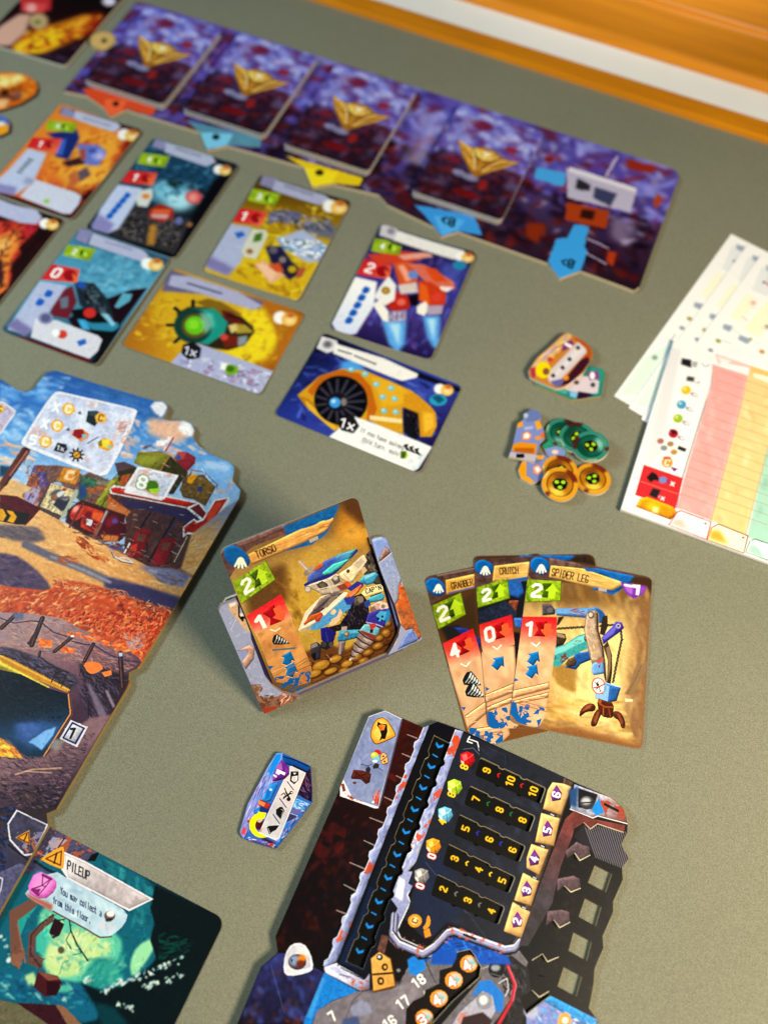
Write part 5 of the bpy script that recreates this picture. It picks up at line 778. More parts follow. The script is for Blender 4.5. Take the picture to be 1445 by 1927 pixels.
c.poly('180 110 280 75 300 200 380 280 430 430 350 380 300 300 190 170', 'c8a888', soft=3, tex=.15).poly('190 100 270 75 260 115 200 140', 'e4dcd8', soft=4).poly('280 630 420 560 480 600 470 720 380 840 330 760 390 680 400 640', 'b8968c', tex=.15).poly('290 640 380 620 400 650 340 740', '8a9ad0', soft=3)
c.poly('430 1010 540 1010 575 1060 520 1140 640 1160 860 1130 1000 1150 700 1330 560 1360', '8a6654', tex=.3, cell=30).blot('500 1130 900 1130 700 1330 560 1350', '6a4030', 40, .5, .8).poly('545 1290 600 1340 760 1280 700 1260', 'a8402c', soft=6).strokes('760 1100 880 1130 900 1190 770 1260', 34, ['d88a70', 'f0d8d0', 'c8644c'], 60, 10, -50, .5, .85).strokes('430 940 640 940 720 1120 540 1200', 40, ['c8ccd8', 'b0b0c0', '98948c'], 70, 5, 40, .9, .7)
c.line('270 270 210 390', 4, 'd8dcec').line('300 100 305 240 345 290', 20, '241c1c').poly('310 205 365 205 350 245 315 240', 'd8d0d0').ell(340, 258, 26, 20, '0c0a0a')
c.view('Y8').poly('420 180 560 140 640 200 830 720 800 800 780 1000 740 1060 650 900 500 480', ('7c98e0', '8ea0d0', '9aa4c4'), g='520 180 720 1000', tex=.1).poly('520 430 600 270 660 310 680 360 520 490', '8a7478', tex=.25).line('515 505 690 360', 14, 'd8b8a4').poly('800 770 860 800 1000 1200 1090 1480 1060 1530 980 1370 880 1400 820 1330 740 1060 780 1000', 'b0683c', tex=.3, cell=50).blot('790 770 860 800 1080 1450 840 1330 770 1020', 'd06428', 70, .5, .9, 6).blot('790 770 860 800 1080 1450 840 1330 770 1020', '8a5a48', 36, .68, .8).poly('770 1660 830 1540 870 1460 970 1370 1020 1480 1060 1510 1020 1550', '6a82cc', tex=.2).strokes('500 480 700 400 820 720 700 980 600 700', 70, ['a8b4d8', '8490c0', 'b8c0dc', '7c88b8'], 70, 14, 60, .7, .5).line('640 840 740 1090 810 1290 790 1420', 14, 'd0a890').line('810 1290 800 1400 730 1600', 10, 'd8c4b0')
fc_mat = print_mat('stand_front', fc, .45); ro = tf.local
def off_pts(view, s, off): return Frame(tf.O + tf.N * off, tf.U, tf.V).local(px(view, s))
def to_cv(pts): return pts - np.array([-12, -8])
def arm(name, loop_uv):
    me = prism_mesh(name, [to_cv(loop_uv)], 2.2, fc, fc_mat, plain_mat(name + '_edge', '5a74c0' if 'left' in name else 'a08c84', .7, .2, 400)); o = link(name, me)
    mw = fc.f.matrix(-2.2); o.parent = stand; o.matrix_parent_inverse = Matrix.Translation(stand.location).inverted(); o.matrix_basis = mw; return o
L_arm = off_pts('Y7', '75 180 100 120 270 55 330 170 430 420 440 500 600 930 680 1030 800 1110 1000 1160 590 1345 560 1300', FO)
R_arm = off_pts('Y8', '415 185 460 155 560 140 610 160 645 215 1090 1480 1095 1520 640 1735 720 1600 780 1480 815 1330 740 1070 560 640', FO)
L_arm = np.array([(u, max(v, -2.9)) for u, v in L_arm]); R_arm = np.array([(u, max(v, -2.9)) for u, v in R_arm])
arm('front_arm', L_arm); arm('front_arm', R_arm)
c = bc = tilt_canvas(-.9, -10, -6, 88, 72, '4a4068', 53).view('V1')
c.fill('3a325c').strokes('300 950 480 1250 620 1340 1180 1060 1170 1000', 120, ['4a406c', '2c2448', '5c5480', '3c3050'], 60, 16, -24, .4, .7).poly('690 1310 900 1160 1120 1080 1130 1100 900 1215 700 1320', 'b8aed8', soft=3).poly('660 1290 730 1250 720 1280 660 1310', '2a1424')
b_mat = print_mat('stand_back', bc, .5); ul = [(-8.6, -.4), (69.5, -.4), (65.8, 60), (62, 62), (-5, 63), (-8.4, 60)]
stand_part('back_panel', bc, np.array(ul) - (-10, -6), 1.6, 0, EDGE_LIGHT, b_mat).matrix_basis = bc.f.matrix(-1.6)
SIDE = plain_mat('stand_side', '6a7ab4', .6, .25, 120)
for u0 in (-8.3, 64.4):                              # side walls between back panel and front arms, and the struts behind
    w = 1.5; me = prism_mesh('side_wall', [[(u0, -1.6), (u0 + w, -1.6), (u0 + w, 58), (u0, 58)]], 2.0, None, SIDE, SIDE); o = link('side_wall', me); o.parent = stand; o.matrix_parent_inverse = Matrix.Translation(stand.location).inverted(); o.matrix_basis = tf.matrix(-.88)
    A = tf.O + tf.U * (u0 + 4) + tf.V * -.3 - tf.N * 2.6; B = tf.O + tf.U * (u0 + 4) + tf.V * 52 - tf.N * 2.6; back = np.array([-tf.N[0], -tf.N[1], 0]); back /= np.linalg.norm(back); C = A + back * 34; C[2] = .1; A = A.copy(); A[2] = max(A[2], .1)
    tri = [A, C, B]; e = tf.U * 1.5; V_ = [tuple(p * MM) for p in tri] + [tuple((p + e) * MM) for p in tri]; me = bpy.data.meshes.new('strut'); me.from_pydata(V_, [], [(0, 1, 2), (5, 4, 3), (0, 3, 4, 1), (1, 4, 5, 2), (2, 5, 3, 0)]); me.materials.append(SIDE); me.update(); o = link('strut', me); o.parent = stand; o.matrix_parent_inverse = Matrix.Translation(stand.location).inverted()
me = prism_mesh('ledge', [[(-2, -1.95), (64, -1.95), (64, -.3), (-2, -.3)]], 1.5, None, SIDE, EDGE_LIGHT); me.materials[0] = plain_mat('ledge_print', '54486c', .5, .3, 90)
o = link('ledge', me); o.parent = stand; o.matrix_parent_inverse = Matrix.Translation(stand.location).inverted(); o.matrix_basis = tf.matrix(-.4)

# ================================================================== fan of three part cards
def cave(c, seed):
    c.fill(('5a3c24', '8a6430', 'c89a4c', 'b8843c', '7a5430'), g='1000 120 960 1150')
def part_card(x, y, ang, z, seed): return Canvas(rect_frame(x, y, ang, 63, 88, z), 63, 88, 8, '6a4a2c', seed).view('V2')
def left_strip(c, body, bands, seed_col=('e8b890', 'dcae84', 'd0a47c', 'd8aa80')):
    c.poly(body, seed_col, g=[*nums(body)[0], *nums(body)[len(nums(body)) // 2]], tex=.1, cell=60).strokes(body, 60, ['ecc49c', 'c8986c', 'd8ac84', 'bc8a5c'], 120, 36, 60, .6, .3)
    for b in bands: c.poly(b, 'dca87c', tex=.1).line(np.vstack([nums(b)[:2]]), 5, '9a6438').line(np.vstack([nums(b)[2:4]]), 5, '9a6438').strokes(b, 12, ['a87044', 'f0cca4'], 60, 4, -12, .1, .8)
# grabber
c = cv = part_card(65.24, 117.24, .2904, .4, 61)
c.fill(('54381f', '6a4a28', '7a5028'), g='250 200 500 1100').poly('110 440 340 280 360 560 200 600', '4a3824', soft=8).poly('150 480 250 470 360 640 380 700 200 580', '2c2c30', soft=5).poly('215 480 300 490 380 560 360 640 300 560', '2a3a90', tex=.2)
c.poly('560 1130 770 1060 900 1040 760 1110 540 1160', '7a5030', tex=.15)
c.poly('60 200 340 135 340 260 180 300 90 360 70 280', '5c4440', tex=.35, cell=24).line('130 190 335 150', 8, '8a7068').poly('175 215 340 180 340 262 180 300', ('c8943f', 'dca858'), g='180 260 340 220', tex=.12, cell=30).line('190 290 340 255', 6, '1a66ac'); header(c, None, '60 220 120 195 180 250 175 290 140 310 100 300 60 260', (135, 262, 28), 'GRABBER', 268, 238, 36, (.97, -.2), .56)
up_badge(c, '95 362 262 288 290 410 135 495', '2'); down_strip(c, '160 575 330 490 378 650 200 720', '4', 0)
left_strip(c, '195 715 375 640 480 860 520 1000 540 1090 460 1165 300 1065', ['285 985 420 890 440 940 300 1060', '300 1062 470 1040 500 1080 330 1110'])
c.line('262 690 292 705 312 680', 7, 'faf4ea'); drill(c, 300, 770, 378, 812, 44); drill(c, 315, 835, 395, 880, 44); c.poly('262 935 290 935 280 955', '0f62a8').blot('300 1050 420 1060 520 1110 460 1170 330 1120', '0f62a8', 24, .55, 1).poly('455 1130 500 1085 500 1140 470 1160', '0f62a8')
cv.warp(.1, .9)
card('part_card', cv, 'GRABBER card, leftmost and lowest of the fanned hand', 'card', t=.4, group='fanned part cards')
# crutch
c = cv = part_card(82.97, 122.6, .0873, .84, 62)
c.fill(('54381f', '6a4a28', '7a5028'), g='500 100 600 1100').poly('350 320 640 200 660 420 360 460', '23242c', soft=6).poly('520 215 600 210 620 290 590 320 530 300', '2c62b0', tex=.2).poly('540 330 590 330 570 420 480 390', '8a4a34', tex=.3).poly('350 400 520 330 580 400 560 440 370 460', '2a3448', soft=5, tex=.3).poly('560 430 620 430 620 500 570 480', '3a6ac0', tex=.2).poly('560 510 640 520 600 640 570 660', '241c20', soft=4)
c.poly('860 80 980 70 1030 140 900 130', '3a2c24', tex=.2).poly('590 70 910 78 880 110 600 95', '1a62ac', tex=.15).poly('860 100 1040 130 1030 220 900 140', '4a3a2c')
c.poly('335 100 660 80 660 220 480 230 350 290 340 200', '5c4440', tex=.35, cell=24).poly('450 135 660 110 660 210 440 225', ('cfa050', 'e0b468'), g='450 200 660 160', tex=.12, cell=30).strokes('450 135 660 110 660 205 445 220', 30, ['e8c080', 'c08c44'], 90, 8, -4, .05, .6).poly('520 215 640 195 640 215 520 230', '1a66ac'); header(c, None, '340 120 380 95 440 120 450 160 420 195 370 190 340 160', (400, 160, 28), 'CRUTCH', 533, 162, 36, (.998, -.06), .56)
up_badge(c, '347 258 525 205 538 318 358 372', '2'); down_strip(c, '362 470 548 412 566 580 388 640', '0', 0)
left_strip(c, '375 625 566 585 575 800 580 980 590 1040 520 1085 440 1075 410 960', ['400 865 560 800 560 850 405 910', '408 935 570 870 560 905 412 960'])
c.line('442 592 468 608 490 584', 7, 'faf4ea'); blue_arrow(c, 482, 682, 50, 38); c.blot('408 950 560 930 590 1040 480 1090 420 1060', '0f62a8', 26, .52, 1).poly('412 960 440 960 470 1030 485 1070 430 1070', '0f62a8').poly('400 820 425 830 405 845', '0f62a8')
cv.warp(.1, .9)
card('part_card', cv, 'CRUTCH card, in the middle of the fanned hand', 'card', t=.4, group='fanned part cards')
# spider leg
c = cv = part_card(102.66, 118.85, -.1365, 1.28, 63)
c.fill(('5e4832', '9a7a4c', 'dcbc78', 'dcb670', 'ac8450', '7c5c40'), g='1000 150 960 1170')
c.ell(1050, 760, 230, 330, 'f0d48c', soft=70).poly('1200 230 1345 210 1290 1180 1170 1150 1190 800 1230 560', '8a6644', soft=30).poly('640 230 1330 220 1300 330 1100 340 820 360 640 340', '7a5a34', soft=26)
c.strokes('640 240 1330 230 1280 1150 560 1050', 240, ['dcbc78', 'c4a060', 'ecd490', 'a88650', 'd2ac68', '8c6c48'], 150, 34, 80, .3, .25).strokes('760 880 1180 900 1260 1160 700 1080', 120, ['e8c46c', 'd0a048', 'f0d48c', 'b8883c'], 150, 20, 6, .2, .4).poly('700 1050 900 1040 1290 1150 1280 1190 700 1080', '8a5c34', soft=20)
c.poly('790 690 880 700 900 850 800 800', 'a87c3c', a=.8, soft=8).poly('880 680 920 700 910 850 890 840', '8a642c', a=.6, soft=8).line('820 330 860 420 920 420', 16, 'a07838', .5, 8).line('940 260 990 420 1020 480', 20, '9a7236', .45, 8).line('1080 300 1130 420', 22, 'b08a44', .5, 8)
c.view('Y4').poly('1070 910 1180 880 1170 980 1060 1190 1010 1260 930 1240 990 1140 1030 1000', '8c7050', soft=6).line('1120 920 1040 1100 960 1240', 10, '7a5438', .7, 4).poly('930 1290 1030 1300 1020 1330 940 1330', 'd8c8a8', soft=3).line('980 1210 1080 1270', 6, '8a6040', .8, 3).poly('80 920 330 900 380 1220 280 1200 180 1130 100 1010', 'a07a38', a=.7, soft=14)
# the arm
c.poly('0 225 100 225 150 290 140 340 0 350', '4c4850', tex=.2).ell(85, 290, 32, 30, '6a6468').poly('180 370 250 360 190 450 160 470', '3a2c24', soft=4)
c.poly('150 270 520 265 620 255 690 310 730 370 720 430 650 440 500 380 160 350', '3f78c0', tex=.15).poly('150 275 520 272 500 340 160 330', '6aa0d8', soft=5, tex=.1).strokes('300 270 480 270 470 360 300 350', 16, ['8a2c24', 'a84030'], 70, 12, 5, .2, .8).poly('590 260 680 300 720 380 700 430 650 430 640 330', '2a5a94', soft=5)
for (ax, ay, bx, by, n) in ((170, 500, 480, 480, 15), (650, 470, 830, 455, 9), (890, 520, 900, 640, 6), (895, 640, 840, 900, 13), (840, 900, 800, 1110, 10)):
    for i in range(n):
        t = (i + .5) / n; x, y = lerp(ax, bx, t), lerp(ay, by, t); a = math.degrees(math.atan2(by - ay, bx - ax)); c.ell(x, y, 20, 13, '241d18', rot=a + (25 if i % 2 else -25)).ell(x, y, 9, 4, '8a7a64', rot=a)
c.poly('150 540 260 560 275 620 240 680 150 700', '4a3a2c', tex=.25).poly('160 545 250 575 260 610 170 590', 'a08a6c', soft=3).poly('150 680 240 660 230 710 150 720', '3a2018')
c.poly('680 360 740 350 740 480 700 580 650 560', '3a302c').poly('690 700 740 640 790 800 790 1000 770 1140 730 1120 740 860', '3f342c', tex=.25).poly('720 720 760 690 780 820 770 960 740 1090 745 880', '8a7058', soft=4)
c.poly('500 760 560 720 560 850 440 900 380 965 260 940 330 850 380 780', '24589c', tex=.15).poly('260 900 300 840 360 820 390 870 370 920 300 940', '5a4a34', tex=.3)
c.poly('100 920 120 720 250 680 400 580 520 545 580 560 600 620 560 700 440 760 300 830 190 935', '3f9a9c', tex=.15).poly('130 730 250 690 410 590 530 555 580 580 540 620 400 680 250 760 140 800', '7accc8', soft=6).ell(505, 610, 34, 38, '3a3c3c').ell(502, 606, 18, 18, 'a89c88').ell(135, 825, 22, 26, '2c6c6c').ell(130, 820, 12, 14, '8ab8a8').strokes('210 770 320 770 280 860 200 900', 14, ['8a3024', '6a2a24'], 60, 16, -40, .3, .8).strokes('350 630 470 600 420 700 350 720', 8, ['8a4434', '4a7a78'], 60, 8, -35, .3, .7)
c.poly('670 600 800 470 830 420 900 430 925 490 890 530 740 640 690 680', '4038a0', tex=.15).poly('680 600 810 480 840 440 870 450 800 560 700 630', '6a68cc', soft=5).ell(860, 470, 28, 28, 'a8a0c0').ell(860, 470, 14, 14, '4a4470')
c.poly('480 420 500 320 540 290 600 290 640 330 640 520 690 700 720 900 730 1120 680 1120 620 1010 560 900 520 740 470 520', '8a7460', tex=.2).poly('490 420 510 330 550 300 600 300 610 520 650 700 680 820 620 880 560 870 530 740 480 530', 'b8a088', tex=.18, cell=30).line('620 330 625 520 680 700 715 1080', 18, '3a2e28').ell(553, 345, 38, 42, '6a5c50').ell(548, 342, 22, 26, 'd0c0b0').ell(590, 770, 16, 20, 'c8a860').strokes('480 450 600 440 640 680 560 800 500 560', 36, ['a8683c', 'd8c4a8', '9a8470', 'c08a60'], 60, 14, 80, .4, .5)
c.poly('555 920 580 890 690 820 700 990 690 1010 580 1030 560 990', '6a9cd8', tex=.12).poly('600 870 690 820 690 870 640 900', 'b85a44', soft=3).poly('630 930 660 900 650 950', '8a3430').poly('580 1030 690 1010 715 1110 690 1130 620 1070', 'dcc4a0')
c.poly('600 1220 720 1110 890 1165 840 1320 720 1345 600 1290', '3f7cc4', tex=.1).poly('600 1220 700 1130 760 1150 740 1330 720 1345 605 1290', '84b4e4', soft=3, tex=.08).poly('765 1150 890 1168 840 1318 745 1340', '2a5c9c', tex=.12).line('720 1115 890 1165', 8, 'b8d4ec').ell(637, 1150, 78, 98, 'c83c34', rot=-15).ell(637, 1150, 66, 86, 'f2eadc', rot=-15).line('585 1170 640 1160 700 1130', 14, 'c83c34').line('600 1110 620 1130 630 1100', 10, '241c1c').poly('610 1130 645 1120 640 1150 615 1150', '241c1c').line('640 1160 660 1215', 9, '241c1c').line('630 1170 605 1190', 8, '241c1c').poly('700 1120 730 1150 725 1200 690 1230', '7a98b8', soft=4)
c.poly('640 1290 690 1310 790 1340 810 1380 800 1500 770 1515 690 1500 640 1450 620 1340', '52281a', tex=.25)
for q_ in ('415 1495 430 1420 500 1350 570 1345 610 1380 590 1440 500 1440 440 1490', '550 1610 550 1550 600 1430 660 1400 680 1440 640 1530 610 1610', '800 1430 880 1440 930 1520 945 1620 900 1640 870 1540 800 1500'): c.poly(q_, '54281a', sm=1, tex=.25)
c.poly('440 1440 510 1365 570 1360 540 1400 480 1430', '9a5838', soft=5).poly('580 1540 620 1450 650 1430 630 1510 600 1590', '925034', soft=5).poly('830 1450 880 1470 915 1560 900 1600 870 1520', '8a4830', soft=5).line('650 1350 700 1385 790 1390', 20, '9a4c24').ell(648, 1322, 24, 26, 'a85a2c').line('690 1400 690 1480', 16, 'a05428').line('750 1400 770 1500', 14, '8a3c1c').poly('420 1500 600 1490 560 1520 430 1515', '8a6430', a=.5, soft=8).poly('600 1610 760 1590 740 1610 610 1630', '8a6430', a=.5, soft=8).poly('900 1640 1040 1600 1000 1590 920 1600', '8a6430', a=.5, soft=8)
cv.dab(2400, 1.7, .4, .45, .26)
# header
c.view('V2').poly('660 80 720 75 1240 180 1345 215 1330 250 1160 260 660 210 640 180', '5c4440', tex=.3, cell=24).poly('760 90 920 110 980 160 880 170 760 150', '6a504a', tex=.35, cell=20).poly('960 150 1040 150 1250 195 1240 220 1130 290 1000 270 1100 200', '1a64ae', tex=.15).poly('1240 195 1345 205 1340 300 1310 250 1220 230', '4a3424', soft=6)
c.poly('770 132 950 150 1170 225 1175 245 1120 275 980 250 760 200', ('cfa050', 'e0b468', 'dcae60'), g='770 160 1160 240', tex=.1, cell=30).strokes('780 140 950 155 1160 225 1110 265 770 195', 50, ['e8c080', 'c08c44', 'd8a858'], 120, 8, 12, .05, .6).poly('960 145 1080 165 1050 175 970 165', '1a64ae').poly('1000 260 1120 285 1180 265 1120 300', '1a64ae').poly('1040 258 1090 262 1085 282 1040 275', 'b0a498')
header(c, None, '655 105 690 80 750 95 770 140 750 185 690 185 655 150', (717, 150, 28), 'SPIDER LEG', 880, 190, 40, (.978, .2), .6)
c.poly('1165 228 1315 250 1300 290 1240 322 1195 290', '7a34a8').poly('1180 235 1240 240 1230 300 1200 280', 'a864cc', soft=4).poly('1250 250 1310 255 1290 290 1255 300', '9248b8', soft=3).line('1190 243 1225 250', 13, 'ffffff').poly('1232 240 1278 244 1268 302 1250 298 1256 262 1232 256', 'ffffff')
up_badge(c, '638 212 830 222 825 332 625 340', '2'); down_strip(c, '610 422 806 424 800 590 590 600', '1', 0)
left_strip(c, '590 595 800 585 770 800 750 900 740 990 700 1050 630 1040 545 950', ['560 840 760 795 762 830 552 885', '555 900 760 850 755 880 545 920'])
c.line('662 572 688 590 708 568', 7, 'faf4ea'); blue_arrow(c, 682, 655, 50, 34); blue_arrow(c, 674, 728, 50, 34)
c.blot('545 900 740 940 700 1055 560 1010', '0f62a8', 28, .56, 1).poly('545 905 575 910 590 990 620 1010 640 1040 580 1020 540 970', '0f62a8').poly('565 770 590 782 565 792', '0f62a8').poly('690 1010 720 1000 700 1050', '0f62a8').line('575 910 740 960', 5, 'a87044').line('600 900 750 940', 4, 'a87044')
cv.a = np.clip(cv.a * 1.03, 0, 1)
cv.warp(.1, .9).mottle(.05, 1)
card('part_card', cv, 'SPIDER LEG card, rightmost and topmost of the fanned hand', 'card', t=.4, group='fanned part cards')
# ================================================================== blue six-sided robot token
tk = px('Y6', '640 150 670 130 740 140 1130 315 1165 345 1185 690 1185 870 1150 930 660 1560 620 1580 570 1570 150 1435 100 1370 95 1320 210 920 520 340')
c = cv = board_canvas(tk, 2.0, -.5, 8, '4a6ab8', 71).view('Y6')
c.fill('3c6cc0').poly('640 140 740 140 700 420 430 900 280 1250 150 1430 90 1330 220 900 520 330', ('7aa8e8', '9a9ce0', '8a90d8'), g='600 200 200 1300').strokes('650 150 720 180 640 500 280 1200 150 1400 110 1300 230 900', 130, ['c8c4f0', '6a8ae0', '4aa0e8', '8a7cc8', 'e0d8f8', '5a4ca0', '2c7ad8'], 220, 16, -65, .1, .8).poly('640 160 720 150 700 240 560 480 520 420', '1a8cec', soft=8)
c.poly('740 150 1130 320 1165 350 1180 700 1100 640 1080 420 870 330 760 300', '16509c', tex=.1).line('750 190 940 250 1130 340', 20, '0a2c54').poly('1060 420 1150 380 1185 690 1180 880 1060 820 960 760', '2a1c3a', tex=.3).strokes('1050 480 1160 430 1180 860 980 780', 50, ['5a2434', '3a1c4c', '7a2c34', '1c2450', '8a6a9c'], 150, 14, 60, .3, .8).poly('950 820 1150 900 1130 980 1040 1050 880 960', '5a9ae0', tex=.2).strokes('950 830 1150 910 1040 1060 880 970', 26, ['e8e8f4', '3a6cc0', 'b8c8f0'], 110, 16, 20, .3, .8)
c.poly('880 980 1020 990 1010 1060 860 1040', '6a68a8').poly('850 1050 960 1080 880 1200 800 1180', '4a3c5c').line('860 1050 965 1085 880 1200', 8, 'b8c4f0').poly('790 1190 1000 1080 700 1500 640 1540', '2a78d8', tex=.2).strokes('800 1200 1000 1090 700 1500 640 1480', 40, ['9ac8f4', '1a5cb8', '5a4a9c', 'c85a4c', 'e8ecf8'], 90, 14, -55, .2, .8)
c.poly('560 600 620 560 680 600 560 860 480 880 420 840', '2a8ae0', tex=.15).poly('500 700 570 660 540 800 470 850', '1a70d0', soft=4).poly('640 480 700 560 560 620 620 540', '6a68c0', soft=4).ell(560, 690, 24, 20, 'b8dcf4').poly('400 840 560 920 520 1010 360 920', 'b83424', tex=.2).poly('380 850 480 890 460 950 370 910', 'f08a4c', soft=4).line('400 840 560 915', 8, '1c1430').poly('300 1010 420 940 560 1000 450 1100 320 1060', '1c3a84', soft=3).poly('330 980 400 950 380 1050 300 1040', '2a88dc', soft=4).poly('210 1150 290 1110 270 1180 200 1190', 'a83c34').line('220 1130 270 1170', 6, 'f0d8c8')
c.poly('300 1130 460 1160 420 1300 340 1280', '5a2024', tex=.3).ell(400, 1140, 40, 34, 'd8b8a8', soft=5).poly('150 1240 190 1290 170 1380 110 1350', 'd84a54', soft=8).line('230 1290 160 1430', 12, '2c3c94').poly('230 1400 640 1510 660 1560 600 1580 160 1435', '4a68c0', tex=.2).strokes('240 1400 640 1510 620 1570 180 1440', 46, ['a8c0f0', '2a68d0', '6a3c8c', 'b84440', 'e8ecf8'], 90, 14, 18, .2, .8).poly('440 1400 630 1490 600 1530 420 1440', '44284c', soft=4).poly('520 1520 620 1480 580 1560', 'b83c34', soft=5)
t_ = np.linspace(math.radians(-70), math.radians(-310), 14); outr = [(430 + 195 * math.cos(t), 1225 + 195 * math.sin(t)) for t in t_]; inn = [(430 + 105 * math.cos(t), 1235 + 110 * math.sin(t)) for t in t_[::-1]]
c.poly(np.array(outr + inn), 'f6e60c').poly('370 1010 480 1070 420 1160 370 1120', 'f6e60c').poly('370 1130 440 1150 400 1190 360 1180', 'c8b8a8')
c.poly('850 335 900 335 1095 430 690 1430 640 1455 385 1335', 'e8dcd8').poly('850 345 895 345 1080 435 680 1420 640 1440 400 1335', ('cfcad0', 'e0d0cc', 'c0bcc4', 'cfccd4'), g='950 400 520 1400', tex=.08, cell=60).line('385 1340 640 1455', 10, 'f8f0ec').poly('380 1320 430 1260 420 1340', 'd88a80', soft=6).line('900 330 1100 425', 26, '1a1a28')
K = '221c20'; c.poly('862 415 980 415 978 545 915 612 850 560', K).poly('885 490 970 478 962 550 915 580 872 545', 'dcd4d4').poly('895 435 950 435 918 465', 'd8d0d0').line('916 500 916 570', 4, K)
c.line('770 670 800 740', 16, K).line('790 730 850 830', 24, K).line('870 735 760 810', 26, K).ell(872, 735, 26, 26, K).ell(878, 735, 13, 13, 'ded4d4').ell(830, 835, 32, 30, K).line('720 770 760 740 790 790', 14, K).line('750 830 780 800', 14, K)
c.poly('640 990 700 950 735 950 770 1010 730 1080 710 1140 640 1060', K).line('715 985 755 1010 725 1070', 6, 'cfc8cc').poly('520 1240 610 1230 690 1230 640 1300 580 1330 540 1370 500 1270', K).line('520 1275 550 1350', 7, 'cfc8cc')
for q_ in ('810 570 905 695', '695 825 795 960', '595 1065 695 1205'): c.line(q_, 15, '3c4c74')
c.poly('720 240 800 310 840 370 840 460 770 530 640 560 585 560 600 460 660 330', '6c2a8c', tex=.2).poly('650 330 720 280 740 380 650 500 600 540', 'a864b8', soft=6).poly('770 330 830 390 800 480 780 420', '8a34a8', soft=4).poly('658 378 785 435 768 475 700 445 690 470 635 440', 'ffffff').poly('600 455 655 490 645 510 595 480', 'ffffff')
piece('robot_token', cv, [tk], 2.0, 'blue six-sided token with grey icon strip and yellow curved arrow', 'token', edge=plain_mat('token_edge', '3c4c88', .7, .3, 300))

# ================================================================== two-layer player board
PZ1, PZ2 = 2.1, 4.3
pb_top = np.vstack([px('Y5', '300 100 470 40 865 215 935 190 1020 155 1290 252'), px('V4', '930 405 1000 440 1215 530 1290 600 1315 690')])
pb_right = np.vstack([px('V4', '1312 745 1275 820 1322 905 1280 960'), px('V6', '1285 50 1225 185 1225 250 1160 400 1165 470 1110 600 1105 690 1075 845 1130 920 1110 1300')])
pb_left = np.vstack([px('P', '380 2040'), px('V5', '60 1037 220 650 335 550 320 440'), px('V3', '745 620')])
base_out = np.vstack([pb_top, pb_right, pb_left])
holes = [px('V4', '1112 945 1220 1000 1182 1115 1070 1055'), px('V4', '1052 1150 1155 1205 1120 1325 1012 1265'), px('V6', '980 375 1095 435 1065 555 950 490'), px('V6', '920 590 1035 650 1000 775 882 710')]
c = cv = board_canvas(base_out, PZ1, -.3, 5, '17151a', 81).view('V4')
c.fill('141318').strokes('900 500 1350 700 1300 1445 780 1445', 260, ['2c2626', '201c1c', '362e2c', '262020'], 60, 22, 30, .9, .4)
c.poly('980 780 1050 680 1090 725 1130 690 1290 750 1270 820 1330 910 1300 960 1120 880 1040 820', '2c2a36')
for i in range(20): c.line([1045 + i * 15, 690 + i * 3, 1120 + i * 15, 900 + i * 6], 6, '77747f', .85)
c.view('V6').strokes('720 0 1280 60 1080 840 700 760', 200, ['2e2828', '221e1e', '3a3230', '302826'], 50, 16, 30, .9, .5).line('630 545 690 620 690 710', 10, 'a8a4a8', .8).line('650 540 720 540', 8, 'a8a4a8', .8).poly('640 540 680 550 650 600', 'b8b4b8', a=.7)
def chev(c, x, y, r, d, col):
    d = np.array(d, float); d /= np.hypot(*d); n = np.array((-d[1], d[0])); o = np.array((x, y)); c.poly(np.array([o + n * r - d * r * .7, o + n * r + d * r * .1, o + d * r * .8, o - n * r + d * r * .1, o - n * r - d * r * .7, o + d * r * .05]), col)
# numbers at the bottom of the slots
c.view('V4'); UPD = (.36, -.93)
SL = [('405 280 810 470 775 568 372 390', ('9', '10', '10'), 'b81c24'), ('340 455 745 645 708 745 305 570', ('7', '8', '8'), '1a6a3c'), ('275 632 685 830 645 930 240 755', ('5', '6', '6'), '2a34a8'), ('207 815 622 1020 582 1120 172 942', ('3', '4', '5'), 'd8b81c'), ('138 1003 557 1205 517 1315 100 1130', ('2', '3', '4'), '6a6a70')]
for q_, ns, kc in SL:
    q = nums(q_); c.poly(q + (0, 0), '0a0a0c')
    for t, n in zip((.14, .5, .85), ns): m = lerp(lerp(q[0], q[1], t), lerp(q[3], q[2], t), .5); c.txt(n, m[0], m[1], 42, UPD, 'f4b01c', .26, .8)
    for t in (.32, .67): m = lerp(lerp(q[0], q[1], t), lerp(q[3], q[2], t), .45); chev(c, m[0], m[1], 15, (-.8, -.35), kc)
# long slot
s0, s1 = px('Y5', '1035 405')[0], px('V5', '890 540')[0]; c.view('P')
w0, w1 = on_table([s0], PZ1)[0], on_table([s1], PZ1)[0]; dirw = (w1 - w0) / 9
def world_px(w, z):
    v = (np.array([w[0], w[1], z]) - CAM_O) @ ROT; return 722.5 + F_PX * v[0] / -v[2], 963.5 - F_PX * v[1] / -v[2]
c.poly(np.vstack([px('Y5', '940 250 1200 360'), px('V5', '960 720 760 620')]), '0b0d14')
for i in range(10):
    a = world_px(w0 + dirw * i, PZ1); chev(c, a[0], a[1], 7.4, s1 - s0, '1f82d8')
    if i < 9: b = world_px(w0 + dirw * (i + .5), PZ1); n = np.array((s1 - s0)[::-1]) * (-1, 1); n = n / np.hypot(*n); n = np.array((.86, .5)); c.line([*(np.array(b) - n * 5), *(np.array(b) + n * 4.5)], 2.6, '1f82d8')
